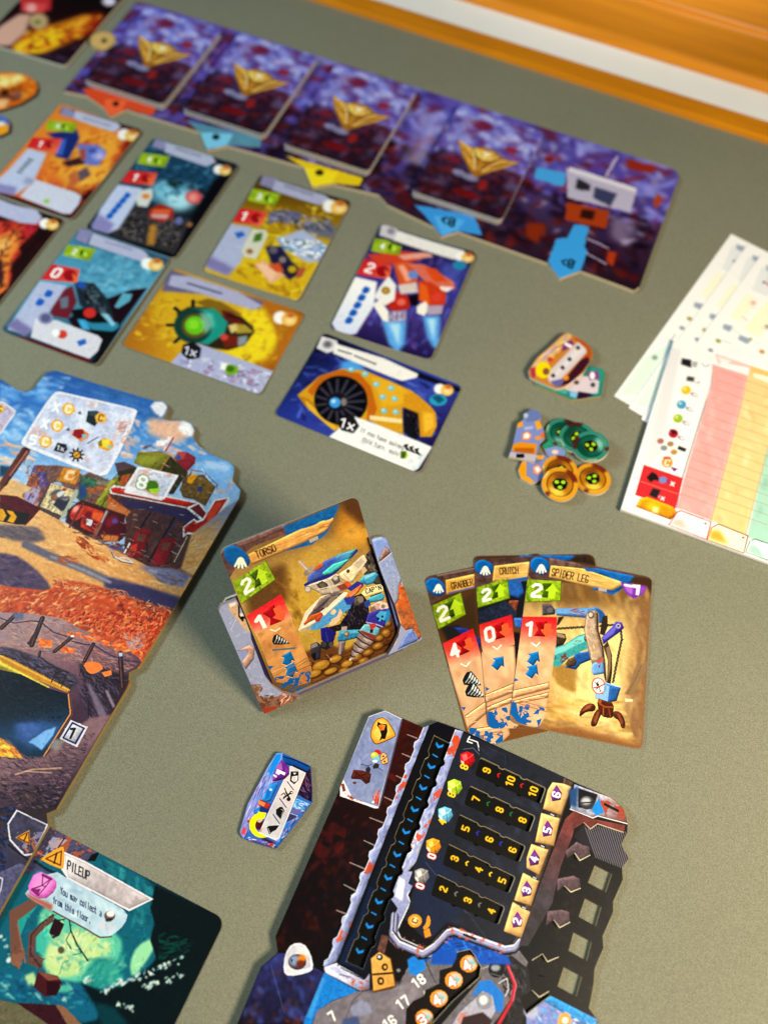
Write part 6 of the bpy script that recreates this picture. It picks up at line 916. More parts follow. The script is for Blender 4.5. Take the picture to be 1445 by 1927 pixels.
# hexagon track
c.view('V6').poly('230 470 360 460 430 590 410 680 60 1000 -80 1000 -60 860 150 650', '1c1210').strokes('230 480 420 600 60 943 -60 900', 40, ['2a1810', '3a2014', '120c0a'], 60, 20, -45, .5, .6)
for x, y, n in ((335, 570, '4'), (242, 672, '4'), (150, 785, '4'), (60, 905, '3')):
    P_ = [k for t in np.linspace(.5, .5 + 2 * math.pi, 7)[:-1] for k in (x + 62 * math.cos(t), y + 60 * math.sin(t))]; c.poly(P_, 'e8942a', sm=1).ell(x + 8, y - 4, 42, 40, 'c8b8ac', soft=3).poly([x - 5, y - 20, x + 40, y - 10, x + 10, y + 20], '6ac0c8', soft=4).txt(n, x - 14, y + 12, 58, (.86, -.5), 'ffffff', .26, ol='d8402c', ow=5)
pb = empty('player_board', tuple(on_table([(860, 1700)])[0] * MM) + (0,)); tag(pb, 'black and steel-blue two-layer player board with numbered slots and punched square holes', 'player board')
def keep(o, root):
    mw = o.matrix_world.copy(); o.parent = root; o.matrix_parent_inverse = Matrix.Translation(root.location).inverted(); o.matrix_basis = mw
o = piece('base_layer', cv, [base_out] + holes, PZ1, parent=None, edge=EDGE_KRAFT); keep(o, pb)
# ---------------- upper layer
top_right = np.vstack([px('V4', '1290 745 1130 692 1085 725 1045 683 995 715 978 765 1040 820 1075 832 1085 885 1020 920 990 875 935 908 922 960 980 1010 1020 1030 1025 1090 965 1115 925 1075 870 1115 858 1160 912 1220 955 1235 960 1300 895 1335 860 1285 805 1325'),
                       px('V6', '792 400 840 440 885 460 890 530 820 560 790 510 728 548 718 592 770 650 820 660 830 742 770 780 725 735 660 770 655 805 690 885 760 830 840 768 1128 915 1108 1300')])
top_out = np.vstack([pb_top, top_right, pb_left])
def wavy(q_, n=3, bump=9):
    q = nums(q_); out = []
    def side(a, b, sg):
        d = b - a; L = np.hypot(*d); d = d / L; nrm = np.array((-d[1], d[0])) * sg; P_ = [a + d * 8]
        for i in range(1, n):
            t = L * i / n; P_ += [a + d * (t - 26), a + d * (t - 12) + nrm * bump, a + d * (t + 6) + nrm * bump, a + d * (t + 18)]
        return P_ + [b - d * 8]
    out += side(q[0], q[1], 1); out += [lerp(q[1], q[2], .1), lerp(q[1], q[2], .9)]; out += side(q[2], q[3], -1); out += [lerp(q[3], q[0], .1), lerp(q[3], q[0], .9)]
    return np.array(out)
slots = [px('V4', wavy(s[0])) for s in SL]
# long slot outline in the upper layer: ten cells with small shoulders
lft0, rgt0, lft1, rgt1 = px('Y5', '985 297')[0], px('Y5', '1150 382')[0], px('V5', '800 612')[0], px('V5', '915 665')[0]
def shoulder(a, b, sg):
    wa, wb = on_table([a], PZ2)[0], on_table([b], PZ2)[0]; d = wb - wa; L = np.hypot(*d); d /= L; n = np.array((-d[1], d[0])) * sg; P_ = []
    for i in range(10):
        t0, t1 = L * i / 10, L * (i + 1) / 10; g = L / 10
        P_ += [wa + d * (t0 + (0 if i == 0 else .16 * g)), wa + d * (t1 - .22 * g)] + ([wa + d * (t1 - .1 * g) + n * 1.1, wa + d * (t1 + .02 * g) + n * 1.1] if i < 9 else [wb])
    return np.array([world_px(p, PZ2) for p in P_])
long_slot = np.vstack([shoulder(lft0, lft1, 1), shoulder(rgt0, rgt1, 1)[::-1]])
hex_slot = px('V6', '262 500 300 490 345 482 372 520 395 565 412 592 402 655 330 720 240 800 120 930 60 1000 -60 1000 -52 850 -10 800 55 770 70 730 150 700 155 610 230 590 255 540')
c = cv = board_canvas(top_out, PZ2, -.3, 6, '15151b', 82).view('Y5')
cv.bev = .55; c.fill('15151c').view('V4').strokes('0 100 1000 450 700 1445 -200 1445', 300, ['1a1b22', '101116', '20222c', '16161e'], 90, 30, 30, .9, .5)
# maroon left panel
c.view('V3'); mar = '955 100 1060 60 1330 175 1290 300 640 1750 -100 1750 380 1445 745 620'
c.poly(mar, ('4a1a14', '34140f', '22141a', '1c1418'), g='1150 150 600 1300').strokes(mar, 380, ['3a1612', '2a1418', '4c1e18', '20141c', '5a2018', '281a28'], 90, 34, -60, .8, .45).blot('560 900 820 760 780 1000 500 1240', '5c1c1a', 120, .55, .6, 4).blot('1050 180 1300 200 1150 560 1020 480', '642016', 90, .5, .7, 5)
for q_ in ('1215 225 1280 250', '1180 355 1245 382', '1140 505 1190 530', '1060 650 1125 680', '960 790 1050 825', '920 945 995 980', '825 1095 930 1140', '785 1245 870 1290', '735 1420 800 1445'): q = nums(q_); c.line(q, 6, 'b8a8a4', .8, 2).line(np.array([lerp(q[0], q[1], .5), q[1]]), 11, '8a7c7c', .7, 3)
# blue-grey plate with icons
c.view('Y5').poly('300 100 470 38 648 125 640 180 400 1062 360 1062 0 930 0 790 30 740', 'd4d4e4').poly('300 108 468 45 640 130 625 200 395 1045 10 915 40 750', ('8a94bc', '7c88b4', '8490b8'), g='450 80 200 1000', tex=.12, cell=70).strokes('310 120 460 60 620 150 400 1020 60 860', 120, ['96a0c4', '7480ac', 'a4acd0', '8890b4'], 90, 30, -60, .8, .45).poly('640 130 655 130 420 1040 400 1050', '54546c')
c.poly('0 790 40 770 80 850 130 960 380 1050 370 1064 0 935', 'e2dee6').poly('10 810 40 800 60 880 30 890', '8a4a3c').strokes('340 890 420 870 400 1040 340 1000', 36, ['d04a28', 'b83c20', 'e0683c'], 60, 16, -70, .4, .85).strokes('40 900 110 930 260 1000 100 970', 20, ['b8503c', '8a3c30'], 40, 10, 30, .5, .8).ell(345, 997, 14, 14, 'd8dce8')
def hexpoly(s): return nums(s)
c.poly('365 125 475 105 585 280 575 320 390 398 350 385 305 290', '6a3a14', sm=1).poly('370 133 472 113 577 285 568 312 390 388 355 376 314 290', 'e89a24', sm=1).poly('385 150 465 130 550 280 390 365 335 290', 'f8c85c', soft=20).poly('395 155 425 175 465 180 490 185 495 260 470 340 440 335 410 358 430 300 415 240 385 195', '2a1a14').poly('400 195 440 180 475 195 460 245 420 250', 'e07a2c').strokes('405 195 470 190 460 250 420 250', 10, ['8a3c14', 'f8a850'], 30, 5, 20, .8, .8)
c.ell(395, 475, 36, 26, 'c82c34', rot=20).ell(360, 510, 40, 36, 'c8c83c').ell(350, 500, 20, 16, 'e8e87c', soft=4).ell(385, 545, 34, 24, '6ac0d8').ell(365, 570, 26, 14, 'f0f0f0').poly('425 490 455 475 490 500 508 580 490 600 445 608 415 545', '7a4c24').poly('430 495 455 480 485 505 500 580 445 600 420 545', 'e8b068').txt('%', 458, 545, 58, (.95, .3), '5c3a20', .15)
c.line('215 600 290 618', 6, '3a3c54').line('260 635 330 600', 5, '3a3c54').line('400 640 450 670', 6, '3a3c54').poly('340 620 370 590 410 600 400 640 350 650', '34323c').poly('265 650 300 620 320 650 310 690 275 700', '34323c').poly('140 660 230 665 325 700 310 790 270 810 215 760 120 755 115 730', '5c2a20', tex=.25).line('150 680 300 790', 7, '3c1814').line('280 700 150 740', 6, '3c1814').ell(152, 795, 20, 14, '6a4038')
# steel strips with jagged rims
P0 = px('P', nums([796.5, 1368.7])); 
def jag(c, a, b, n, depth, right_a, right_b, cols, rust):
    a, b, ra, rb = (np.array(k, float) for k in (a, b, right_a, right_b)); d = (b - a) / n; nn = np.array((d[1], -d[0])); nn = nn / np.hypot(*nn); L = []
    for i in range(n): L += [a + d * i, a + d * (i + .55) - nn * 0, a + d * (i + .72) + nn * depth, a + d * (i + .9) + nn * depth * .7]
    P_ = np.array(L + [b, rb, ra]); c.poly(P_, cols, g=[*a, *b], tex=.1, cell=20); c.strokes(P_, 160, ['9aa4d4', '7c88c0', 'b0b8e0', '8890c8'], 22, 6, 115, .3, .5)
    for r0, r1, k in rust: q = np.array([lerp(a, b, r0), lerp(a, b, r1), lerp(ra, rb, r1), lerp(ra, rb, r0)]); c.blot(q, k, 12, .45, .95, 8)
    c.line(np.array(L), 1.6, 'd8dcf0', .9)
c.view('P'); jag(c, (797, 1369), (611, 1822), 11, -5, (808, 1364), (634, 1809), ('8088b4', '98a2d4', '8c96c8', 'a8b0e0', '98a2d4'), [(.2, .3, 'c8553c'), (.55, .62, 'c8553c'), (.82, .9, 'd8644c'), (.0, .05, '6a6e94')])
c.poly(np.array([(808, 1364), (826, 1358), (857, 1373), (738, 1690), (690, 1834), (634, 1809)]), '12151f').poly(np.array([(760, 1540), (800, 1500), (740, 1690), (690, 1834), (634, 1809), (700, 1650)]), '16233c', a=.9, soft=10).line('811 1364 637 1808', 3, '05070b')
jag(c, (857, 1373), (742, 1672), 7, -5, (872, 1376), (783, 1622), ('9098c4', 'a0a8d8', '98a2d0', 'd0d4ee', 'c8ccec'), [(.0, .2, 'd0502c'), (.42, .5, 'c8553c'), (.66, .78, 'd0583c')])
# lower frame of the tray
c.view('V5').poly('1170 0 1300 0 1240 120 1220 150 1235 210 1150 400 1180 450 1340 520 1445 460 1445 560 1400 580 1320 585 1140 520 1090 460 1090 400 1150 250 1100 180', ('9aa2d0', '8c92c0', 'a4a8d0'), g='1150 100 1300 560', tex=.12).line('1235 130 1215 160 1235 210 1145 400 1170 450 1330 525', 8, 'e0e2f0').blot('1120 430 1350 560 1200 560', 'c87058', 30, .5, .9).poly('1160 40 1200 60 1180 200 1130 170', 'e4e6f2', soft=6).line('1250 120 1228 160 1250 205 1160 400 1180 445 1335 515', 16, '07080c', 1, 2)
c.poly('960 100 1100 180 1090 210 960 520 920 670 745 620 760 560 850 420', '17294a').poly('650 650 735 620 760 640 930 735 960 690 960 800 900 815 850 790 730 725 660 690', ('b0b4dc', 'c4c8e8', '8a8cac'), g='680 650 940 780', tex=.1).blot('800 720 950 740 940 800 850 800', 'b85a48', 30, .45, .9).line('745 640 750 620 900 210', 9, '080a10').line('765 655 920 735 1080 330', 7, '0a1426').line('740 720 760 700 830 720', 7, '4a4c68').poly('650 655 690 660 860 780 660 690', 'd8dcf0', soft=5)
c.poly('1045 470 1090 470 1140 520 1300 590 1230 600 1170 640 1150 720 1060 760 1000 560', '1a1416').poly('1040 430 1090 440 1060 560 1010 540', '6a4a44', soft=4, tex=.3)
# lower left dark blue flap with gem
c.poly('335 555 420 560 650 690 520 1037 400 1400 -50 1400 60 1037 215 655', ('3a3c78', '2c2f58', '241e30'), g='330 600 300 1037').strokes('335 560 640 690 520 1037 70 1037 215 655', 140, ['3a4a94', '2a2848', '4a5cac', '241c2c', '34305c', '5a3830'], 80, 40, 60, .8, .5).line('290 640 380 960', 5, '5a64a0', .7, 2).blot('380 900 520 920 500 1037 380 1037', '7a3418', 60, .5, .8, 5)
c.poly('385 560 430 490 510 485 560 560 580 660 540 690 410 715 372 680', 'd8dcf0', sm=1).poly('395 565 435 505 505 500 550 570 560 650 410 695 388 670', ('c0c0cc', 'e0dce0', 'a8a8b8'), g='400 560 540 680', soft=4).ell(468, 615, 62, 54, '4a4048').ell(450, 605, 36, 36, '8a9cc0', soft=8).ell(500, 590, 28, 24, 'e88a24', soft=5).ell(490, 625, 30, 22, '7a3420', soft=6).poly('420 590 440 600 430 625', '2c3c70')
# bottom centre: grey and blue plates
c.poly('650 690 730 730 880 815 700 880 600 950 540 1100 500 1100 520 1000', '1d7fd4', tex=.15).poly('530 990 640 720 660 730 560 1000', '5aa8e8', a=.6, soft=6)
c.poly('600 950 700 885 880 815 1000 820 1160 770 1200 680 1230 640 1320 600 1445 720 1445 760 1330 785 1330 870 1225 940 1225 1100 520 1200', '78727c', tex=.12, cell=60).strokes('620 950 900 820 1300 700 1440 740 1220 1030 600 1037', 140, ['847e88', '6c6672', '908a92', '7c7680'], 110, 34, -25, .5, .5)
c.poly('1215 600 1260 570 1330 640 1300 690 1230 700', '1a80d8', soft=2).poly('1330 600 1445 560 1445 640 1360 640', '1d5cb8', soft=3).poly('820 930 900 870 960 900 980 960 860 1000', '8a8ca8', soft=5).line('800 990 850 870 900 830', 6, '5a5662').poly('780 1000 880 980 900 1060 760 1100', '4a5884', soft=6).line('1440 800 1330 800 1330 880 1230 945', 7, 'd8d0b8').line('1330 640 1400 700 1420 760', 6, '3a3640').ell(1168, 675, 36, 40, '16161a').ell(1155, 672, 14, 12, '8a8c94', soft=3)
c.poly('965 590 1025 540 1105 590 1140 780 1110 800 985 825', '6a4418').poly('970 592 1025 548 1098 595 1130 775 985 812', ('e0ac5c', 'd09a48'), g='1000 580 1100 800', tex=.08).ell(1028, 583, 22, 22, '3a3034').ell(1024, 580, 10, 10, 'c8ccd4').line('985 700 1115 690', 14, '4a2c1c').ell(1062, 650, 22, 26, '4a2c1c').ell(1064, 650, 9, 11, 'd8a454').ell(1034, 745, 24, 28, '4a2c1c').ell(1036, 745, 10, 12, 'd8a454')
# bottom right
c.view('V6').poly('200 390 340 430 470 500 590 520 640 480 700 560 650 700 520 900 440 1000 120 1000 410 660 412 590 350 480 260 500 230 590 155 610 150 690 60 740 0 640 80 560 150 470', '6e6a72', tex=.15).poly('180 420 300 440 440 500 455 555 400 520 345 482 255 495 200 500', '1a80d8', tex=.15).poly('-20 560 60 540 70 600 0 650', '1a80d8').ell(172, 522, 42, 44, '202024').ell(165, 512, 16, 14, '70747c', soft=4).line('70 560 130 690', 6, '3a3640').line('430 490 480 520 470 580 420 600', 5, 'a8a4a8')
c.poly('400 680 470 670 550 760 545 860 500 870 480 770 420 740 350 780', '1a78d0').poly('280 870 380 780 420 740 480 770 500 860 420 1000 200 1000', 'a4a4b8', tex=.12).blot('280 880 360 860 340 1000 220 1000', 'c87868', 30, .5, .8).ell(430, 800, 50, 54, '8a8c98').ell(425, 795, 28, 30, 'c8ccd4', soft=4).poly('300 900 420 870 480 920 440 1000 270 1000', '3c2c30', soft=3).poly('500 540 600 520 700 600 720 760 640 1000 540 1000 620 760', '2c2a30', tex=.3).strokes('520 560 680 580 700 760 580 943', 60, ['3c3a42', '1c1a1e', '4c4a54'], 70, 18, 70, .5, .7).line('575 580 620 700 600 800 520 943', 20, 'b8283c').line('580 590 628 700 608 800', 6, 'e86478').ell(505, 605, 50, 52, '18181c').ell(500, 595, 30, 22, '9a9ea6', soft=6).line('470 630 540 650', 6, '5a5c64').line('520 690 570 660 580 730 560 770', 6, 'c8c4c8')
c.poly('655 800 700 770 740 810 840 765 1130 915 1110 1300 700 1300 690 890', '7c88c4', tex=.15).poly('780 790 850 770 1130 920 1130 1000 1010 940 880 850', '2a8cd4', tex=.2).strokes('700 800 1120 920 1100 1000 760 943', 60, ['9aa8dc', '4a9ce0', '6a78b8', 'c8cce8'], 60, 20, 30, .6, .7).poly('890 880 950 870 980 940 880 960', 'e8a04c', sm=1).ell(930, 920, 20, 20, 'e8e0d8').ell(720, 860, 46, 50, 'a8acc8', soft=6)
# black tray panel
c.view('V4').poly('300 125 925 405 985 440 960 480 730 1200 700 1280 620 1400 560 1445 200 1300 100 1400 60 1400 -60 1280 0 1080 -40 1060', '2a2e3a').strokes('310 150 920 420 700 1280 560 1420 100 1290 20 1050', 160, ['303546', '22252e', '3a4258', '2a2e3c'], 120, 40, 30, .9, .5)
c.poly('60 800 120 760 330 1180 300 1240 200 1300 100 1390 0 1300 -20 1150', '23304c', a=.8, soft=14).line('70 930 320 1240', 5, '5a6478', .6, 2).line('330 1240 460 1420', 4, '4a4e5c', .7, 2).line('380 200 470 280', 4, '3c404c', .8).line('440 210 560 270 560 320', 4, '3c404c', .8).line('300 230 360 222 400 262', 5, '6a6e7c', .8)
c.poly('110 1470 190 1400 240 1380 560 1480 600 1560 100 1560', '0d55b8', soft=4).strokes('120 1460 240 1390 560 1480 500 1540', 30, ['1a6cd0', '0a3c84', '2a84e0'], 70, 16, 20, .5, .8)
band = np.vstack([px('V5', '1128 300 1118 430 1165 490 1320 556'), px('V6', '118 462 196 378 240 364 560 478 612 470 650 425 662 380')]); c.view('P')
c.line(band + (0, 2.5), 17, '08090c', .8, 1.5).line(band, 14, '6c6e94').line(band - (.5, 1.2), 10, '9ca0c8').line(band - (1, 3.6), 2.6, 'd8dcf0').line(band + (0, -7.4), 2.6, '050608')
c.view('V5').blot('1100 400 1340 500 1320 600 1100 500', 'b86450', 26, .72, .8); c.view('V6').blot('90 500 196 340 260 340 560 460 560 520 250 400 120 520', 'c06450', 26, .7, .8).line('305 390 375 418', 14, '101014')
# silver rule along the right of the tray and the amber labels
c.view('V4').poly('920 405 985 440 960 520 720 1240 680 1400 620 1400 640 1330 800 850 900 560', '54443c', tex=.25).line('985 445 900 700 780 1050 660 1420', 12, '0a0a0c', 1, 3)
for q_, n in (('850 432 920 440 970 460 905 640 790 600 820 480', '6'), ('780 620 900 655 860 830 742 805', '5'), ('720 812 830 850 770 1010 690 965 690 900', '4'), ('668 990 770 1040 720 1200 612 1165', '3'), ('605 1170 718 1235 665 1400 548 1355', '2')):
    q = nums(q_); c.poly(q, '7a5a30').poly(q * .97 + q.mean(0) * .03, ('e4b87c', 'd8a868'), g=[*q[0], *q[-2]], tex=.1, cell=24); m = q.mean(0); c.poly(np.array([(0, -62), (34, -10), (26, 36), (-28, 46), (-38, 0)]) * .95 + m, '6a2a84', tex=.2).poly(np.array([(5, -50), (22, -8), (6, 20), (-6, -10)]) * .9 + m, '8a44a4', soft=4).txt(n, m[0] - 2, m[1] + 2, 46, (.32, -.95), 'ffffff', .26, .85)
for x, y in ((850, 635), (790, 830), (740, 1025), (675, 1210)): c.line([x - 18, y - 8, x + 22, y + 10], 14, '3a3c44').line([x - 8, y - 4, x + 8, y + 4], 8, 'b8bcc8')
# gems
for x, y, kc, hi, n in ((328, 295, 'c8141c', 'f06a6c', '8'), (250, 465, 'a8c82c', 'e0f080', '6'), (192, 635, '6ab8dc', 'd0ecf8', '4'), (118, 830, 'e8941c', 'f8c860', None), (46, 1015, '8a8688', 'd8d4d4', None)):
    c.poly([x - 46, y - 36, x - 6, y - 52, x + 34, y - 38, x + 46, y + 6, x + 20, y + 44, x - 22, y + 46, x - 46, y + 12], kc, tex=.2).poly([x - 38, y - 28, x - 8, y - 40, x + 4, y - 6, x - 24, y + 10], hi, soft=3).line([x + 4, y - 6, x + 34, y - 34], 4, hi, .8).line([x + 4, y - 6, x + 12, y + 40], 4, '00000000'[:6], .4).poly([x - 44, y + 2, x - 24, y + 10, x - 20, y + 40, x - 40, y + 20], 'f4f0f0', a=.8, soft=3)
    ox, oy = (-22, 44) if n else (-12, 60); c.txt(n or '0', x + ox, y + oy, 42, UPD, 'f8c41c' if n else 'ffffff', .25, .8, ol=None if n else 'c82c34', ow=5)
c.poly([k for t in np.linspace(.4, .4 + 2 * math.pi, 7)[:-1] for k in (2 + 48 * math.cos(t), 1290 + 46 * math.sin(t))], 'e8942a', sm=1).ell(2, 1290, 26, 25, 'f8d48c', soft=3).txt('C', 2, 1290, 34, UPD, '8a4410', .26).poly('78 1258 92 1258 100 1300 88 1330 60 1350 50 1330 70 1310', 'e8942a', sm=1).poly('56 1352 90 1335 102 1382 66 1396', 'e8942a')
c.line('330 165 388 185 395 215', 7, 'e8e8ec').line('325 182 340 152', 8, 'e8e8ec').line('325 182 355 192', 8, 'e8e8ec').line('392 215 398 240', 4, 'c8c8d0', .8)
# upper right corner plate with a screw
c.poly('985 445 1215 530 1290 600 1315 690 1130 640 1100 655 960 600', ('8a94b4', 'a8a4b4', '8a5a54'), g='980 500 1300 640', tex=.2).poly('1010 470 1130 510 1100 600 1010 590', '1e1c22', soft=3).ell(1065, 560, 44, 42, '3a3c42').ell(1058, 550, 30, 24, 'b8bcc4', soft=8).line('1030 562 1100 556', 7, '1a1a1e').poly('1090 600 1140 530 1170 620 1120 640', '1a88dc', soft=3).blot('1130 520 1300 600 1300 680 1180 640', 'a84430', 34, .48, .9).line('1175 570 1255 610', 16, '141216').line('960 600 1100 655 1130 642 1312 690', 6, 'd8d8e0').poly('950 480 1010 460 1000 590 960 580', '2a5080', soft=8)
c.poly('985 610 1100 660 1300 700 1290 750 1130 695 1085 727 1045 685 985 720 975 765 900 960 850 1180 700 1445 640 1445 780 1050 930 660', ('7a3e3c', '5c3c40', '4a424a', '403c42'), g='960 650 780 1400', tex=.25, cell=50)
for q_ in ('1040 820 1078 832 1085 885 1020 920 990 875 940 905 930 860 1000 800', '980 1010 1020 1030 1025 1090 965 1115 925 1075 880 1110 880 1030', '912 1220 955 1235 960 1300 895 1335 860 1285 810 1320 820 1230'): c.poly(q_, '5e4c54', tex=.2)
for q_ in ('1045 685 1085 725 1130 692 1290 745', '990 875 1020 918 1085 885', '925 1077 965 1113 1025 1090', '860 1287 895 1333 960 1300'): c.line(q_, 7, 'cfc4a8')
c.view('V6')
for q_ in ('790 512 820 558 890 530', '725 737 770 778 830 742', '728 548 790 512'): c.line(q_, 7, 'cfc4a8')
# worn pale rims round the punched slots
c.view('P')
for sl_ in slots: c.line(np.vstack([sl_[:6], sl_[6:12]]), 1.4, 'b0a080', .85)
c.line(long_slot[:len(long_slot) // 2], 1.2, 'b0a078', .8); c.line(hex_slot[:8], 1.4, 'cfc0a0', .8)
c.view('V5'); c.txt('18', 1292, 745, 62, (.82, -.57), 'f4f2f4', .22, .8).txt('17', 1185, 890, 62, (.82, -.57), 'f4f2f4', .22, .8).txt('7', 705, 985, 62, (.82, -.57), 'f4f2f4', .22, .8).txt('16', 1095, 1025, 62, (.82, -.57), 'e0dee0', .22, .8)
cv.mottle(.08, 1.2)
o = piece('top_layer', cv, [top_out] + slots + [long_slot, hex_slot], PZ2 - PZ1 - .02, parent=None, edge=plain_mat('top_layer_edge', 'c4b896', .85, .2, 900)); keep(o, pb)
for n_ in ('base_layer', 'top_layer'):
    ob = bpy.data.objects[n_]
    for k_ in ('label', 'category', 'group'):
        if k_ in ob: del ob[k_]

# ================================================================== token piles and paper on the right
def poly_token(name, outline, z, ang, seed, paint, label, cat, t=2.0, edge=None, group=None, tilt=None, view='W8'):
    o_px = px(view, outline); c = board_canvas(o_px, z, ang, 6, '808080', seed).view(view); paint(c); ob = piece(name, c, [o_px], t, label, cat, edge=edge or EDGE_LIGHT, group=group); return ob
def paint_teal(c):
    c.fill('2c8a80').poly('680 690 820 560 1060 600 1040 750 880 760 700 710', 'd4c6d0', soft=4).poly('900 530 1000 490 1100 520 1080 640 1000 600', '2f9a84', soft=4).poly('930 530 1040 520 1060 600 960 620', '8a4a94', soft=5).ell(985, 572, 26, 40, 'f4f0f4', rot=0, soft=4).ell(825, 640, 26, 22, '54505c', soft=5).ell(990, 665, 24, 24, '4a4854', soft=5).poly('840 730 960 750 1000 770 830 820', '3a1c3c', soft=6).poly('620 700 740 720 720 760 640 730', '5aa8a4', soft=6).poly('760 720 840 740 820 800 760 780', '8ab8e0', soft=6)
poly_token('robot_token', '400 620 500 560 720 560 860 480 1000 480 1095 510 1110 560 1075 780 830 810 780 815 420 665', 2.0, .3, 91, paint_teal, 'teal token lying half under the orange token', 'token', edge=EDGE_KRAFT)
def paint_orange(c):
    c.fill('c8843c').poly('340 520 440 390 560 290 700 160 760 140 780 180 640 330 500 480 420 590', 'd8b07c', soft=6).strokes('350 520 480 360 740 150 660 320 440 580', 60, ['e8c42c', 'c8a0a8', 'd8822c', 'b8a8d0', 'f0d8a0'], 130, 18, -45, .15, .8).poly('780 180 880 210 960 280 985 340 970 420 900 520 860 420 900 300', 'b85c1c', soft=5).poly('860 420 940 380 960 430 880 540 760 650 640 690', '4a2034', soft=6).poly('350 500 420 480 420 580 380 600', 'b83c44', soft=8)
    c.poly('840 230 920 300 930 340 640 640 560 650 520 560', 'cfc6cc', soft=4).poly('850 260 910 310 600 610 560 600', 'dcd4d8', soft=10)
    for x, y in ((840, 290), (755, 405), (685, 490), (590, 570)): c.poly([x - 24, y, x + 4, y - 24, x + 26, y + 8, x, y + 26], '3a343c', soft=5)
    c.poly('690 250 780 210 800 260 740 300 680 330', '7a3484', soft=5).poly('705 230 790 270 770 300 700 260', 'f4ecf4', soft=4).ell(490, 515, 76, 84, 'f0d80c', soft=4).ell(520, 530, 34, 36, '8a5a44', soft=4).ell(560, 410, 30, 26, 'c84a34', soft=6).ell(720, 595, 30, 26, 'e8922c', soft=5).poly('560 630 700 600 680 670 620 690', '6a6aa8', soft=6)
poly_token('robot_token', '345 520 430 390 560 280 680 165 740 142 775 160 860 200 945 265 985 320 985 380 900 540 700 690 620 705 420 620 360 590', 4.1, -.4, 92, paint_orange, 'orange and yellow token lying on top of the teal one', 'token', edge=EDGE_LIGHT)
def coin(name, cx, cy, rx, ry, rot, z, cols, label, group, seed, rz=0, tiltv=(0, 0)):
    """a round cardboard coin: mesh disc, ring print with three green dots"""
    ctr = on_table(px('W8', [cx, cy]), z)[0]; R_ = 9.7; n = np.array([tiltv[0], tiltv[1], 1.0]); n /= np.linalg.norm(n); U = np.cross((0, 1, 0), n); U /= np.linalg.norm(U); Vv = np.cross(n, U)
    ca, sa = math.cos(rz), math.sin(rz); U2 = U * ca + Vv * sa; V2_ = -U * sa + Vv * ca
    f = Frame(np.array([ctr[0], ctr[1], z]) - U2 * R_ - V2_ * R_, U2, V2_); c = Canvas(f, 2 * R_, 2 * R_, 9, cols[0], seed); c.vw = None; m = R_
    c.fill(cols[0]).ell(m, m, 10.8, 10.8, cols[1], soft=.3).poly([m, m, m + 11, m + 2, m + 11, m + 9, m + 5, m + 11], cols[5], soft=.6).poly([m, m, m - 11, m - 7, m - 9, m - 10], cols[5], soft=.4).ell(m, m, 7.3, 7.3, '1c1a1a').ell(m, m, 6.9, 6.9, cols[2], soft=.3).poly([m - 7, m - 2, m - 3, m - 7, m + 3, m - 7, m, m - 2], cols[3], soft=1.2).poly([m - 5, m + 6, m + 4, m + 7, m + 6, m + 3, m, m + 2], cols[4], soft=1.2)
    c.poly([m - 4.4, m + .8, m - 2, m + 3.6, m + 2.4, m + 3.6, m + 4.4, m + .8, m + 3.2, m - 2.6, m, m - 3.8, m - 3.2, m - 2.6], '4a4a3c').poly([m - 3.8, m + .8, m - 2, m + 3, m + 2.2, m + 3, m + 3.9, m + .6, m + 2.8, m - 2.2, m, m - 3.2, m - 2.8, m - 2.2], '1a1c14')
    for dx, dy in ((-1.7, 1.2), (1.7, 1.2), (0, -1.8)): c.ell(m + dx, m + dy, 1.15, .95, 'a8d82c')
    c.line([m - 8.6, m + 3, m - 6, m + 7], .5, 'f4e8c0', .7, .2)
    P_ = [(m + R_ * math.cos(t), m + R_ * math.sin(t)) for t in np.linspace(0, 2 * math.pi, 41)[:-1]]
    me = prism_mesh(name, [P_], 2.0, c, print_mat(name, c, .35), EDGE_LIGHT); o = link(name, me); place(o, f, -2.0); tag(o, label, 'coin', group); return o
GRN = ('2a7a66', '3c8a78', '1a6654', '8ac4b0', '14503f', '5a2c2a'); ORG = ('c8861c', 'd89a2c', 'b87a1c', 'ecd050', '80481a', '7a3020')
coin('coin', 690, 1150, 150, 150, 0, 2.2, GRN, 'green coin, leftmost of the three overlapping green ones', 'coins in the token pile', 93, .3, (-.06, .03))
coin('coin', 830, 1190, 150, 150, 0, 4.2, GRN, 'green coin in the middle of the three overlapping green ones', 'coins in the token pile', 94, 1.0, (-.16, .02))
coin('coin', 970, 1280, 150, 150, 0, 6.0, GRN, 'green coin lying uppermost and rightmost of the green ones', 'coins in the token pile', 95, 2.2, (-.16, .02))
coin('coin', 660, 1530, 150, 150, 0, 2.2, ORG, 'orange coin mostly hidden under another orange coin', 'coins in the token pile', 96, .6, (0, 0))
coin('coin', 660, 1665, 150, 150, 0, 5.0, ORG, 'orange coin lying on another coin, left of the loose one', 'coins in the token pile', 97, 0, (-.05, -.14))
coin('coin', 990, 1610, 150, 150, 0, 2.3, ORG, 'rightmost orange coin lying flat on the mat', 'coins in the token pile', 98, .4, (-.02, .02))
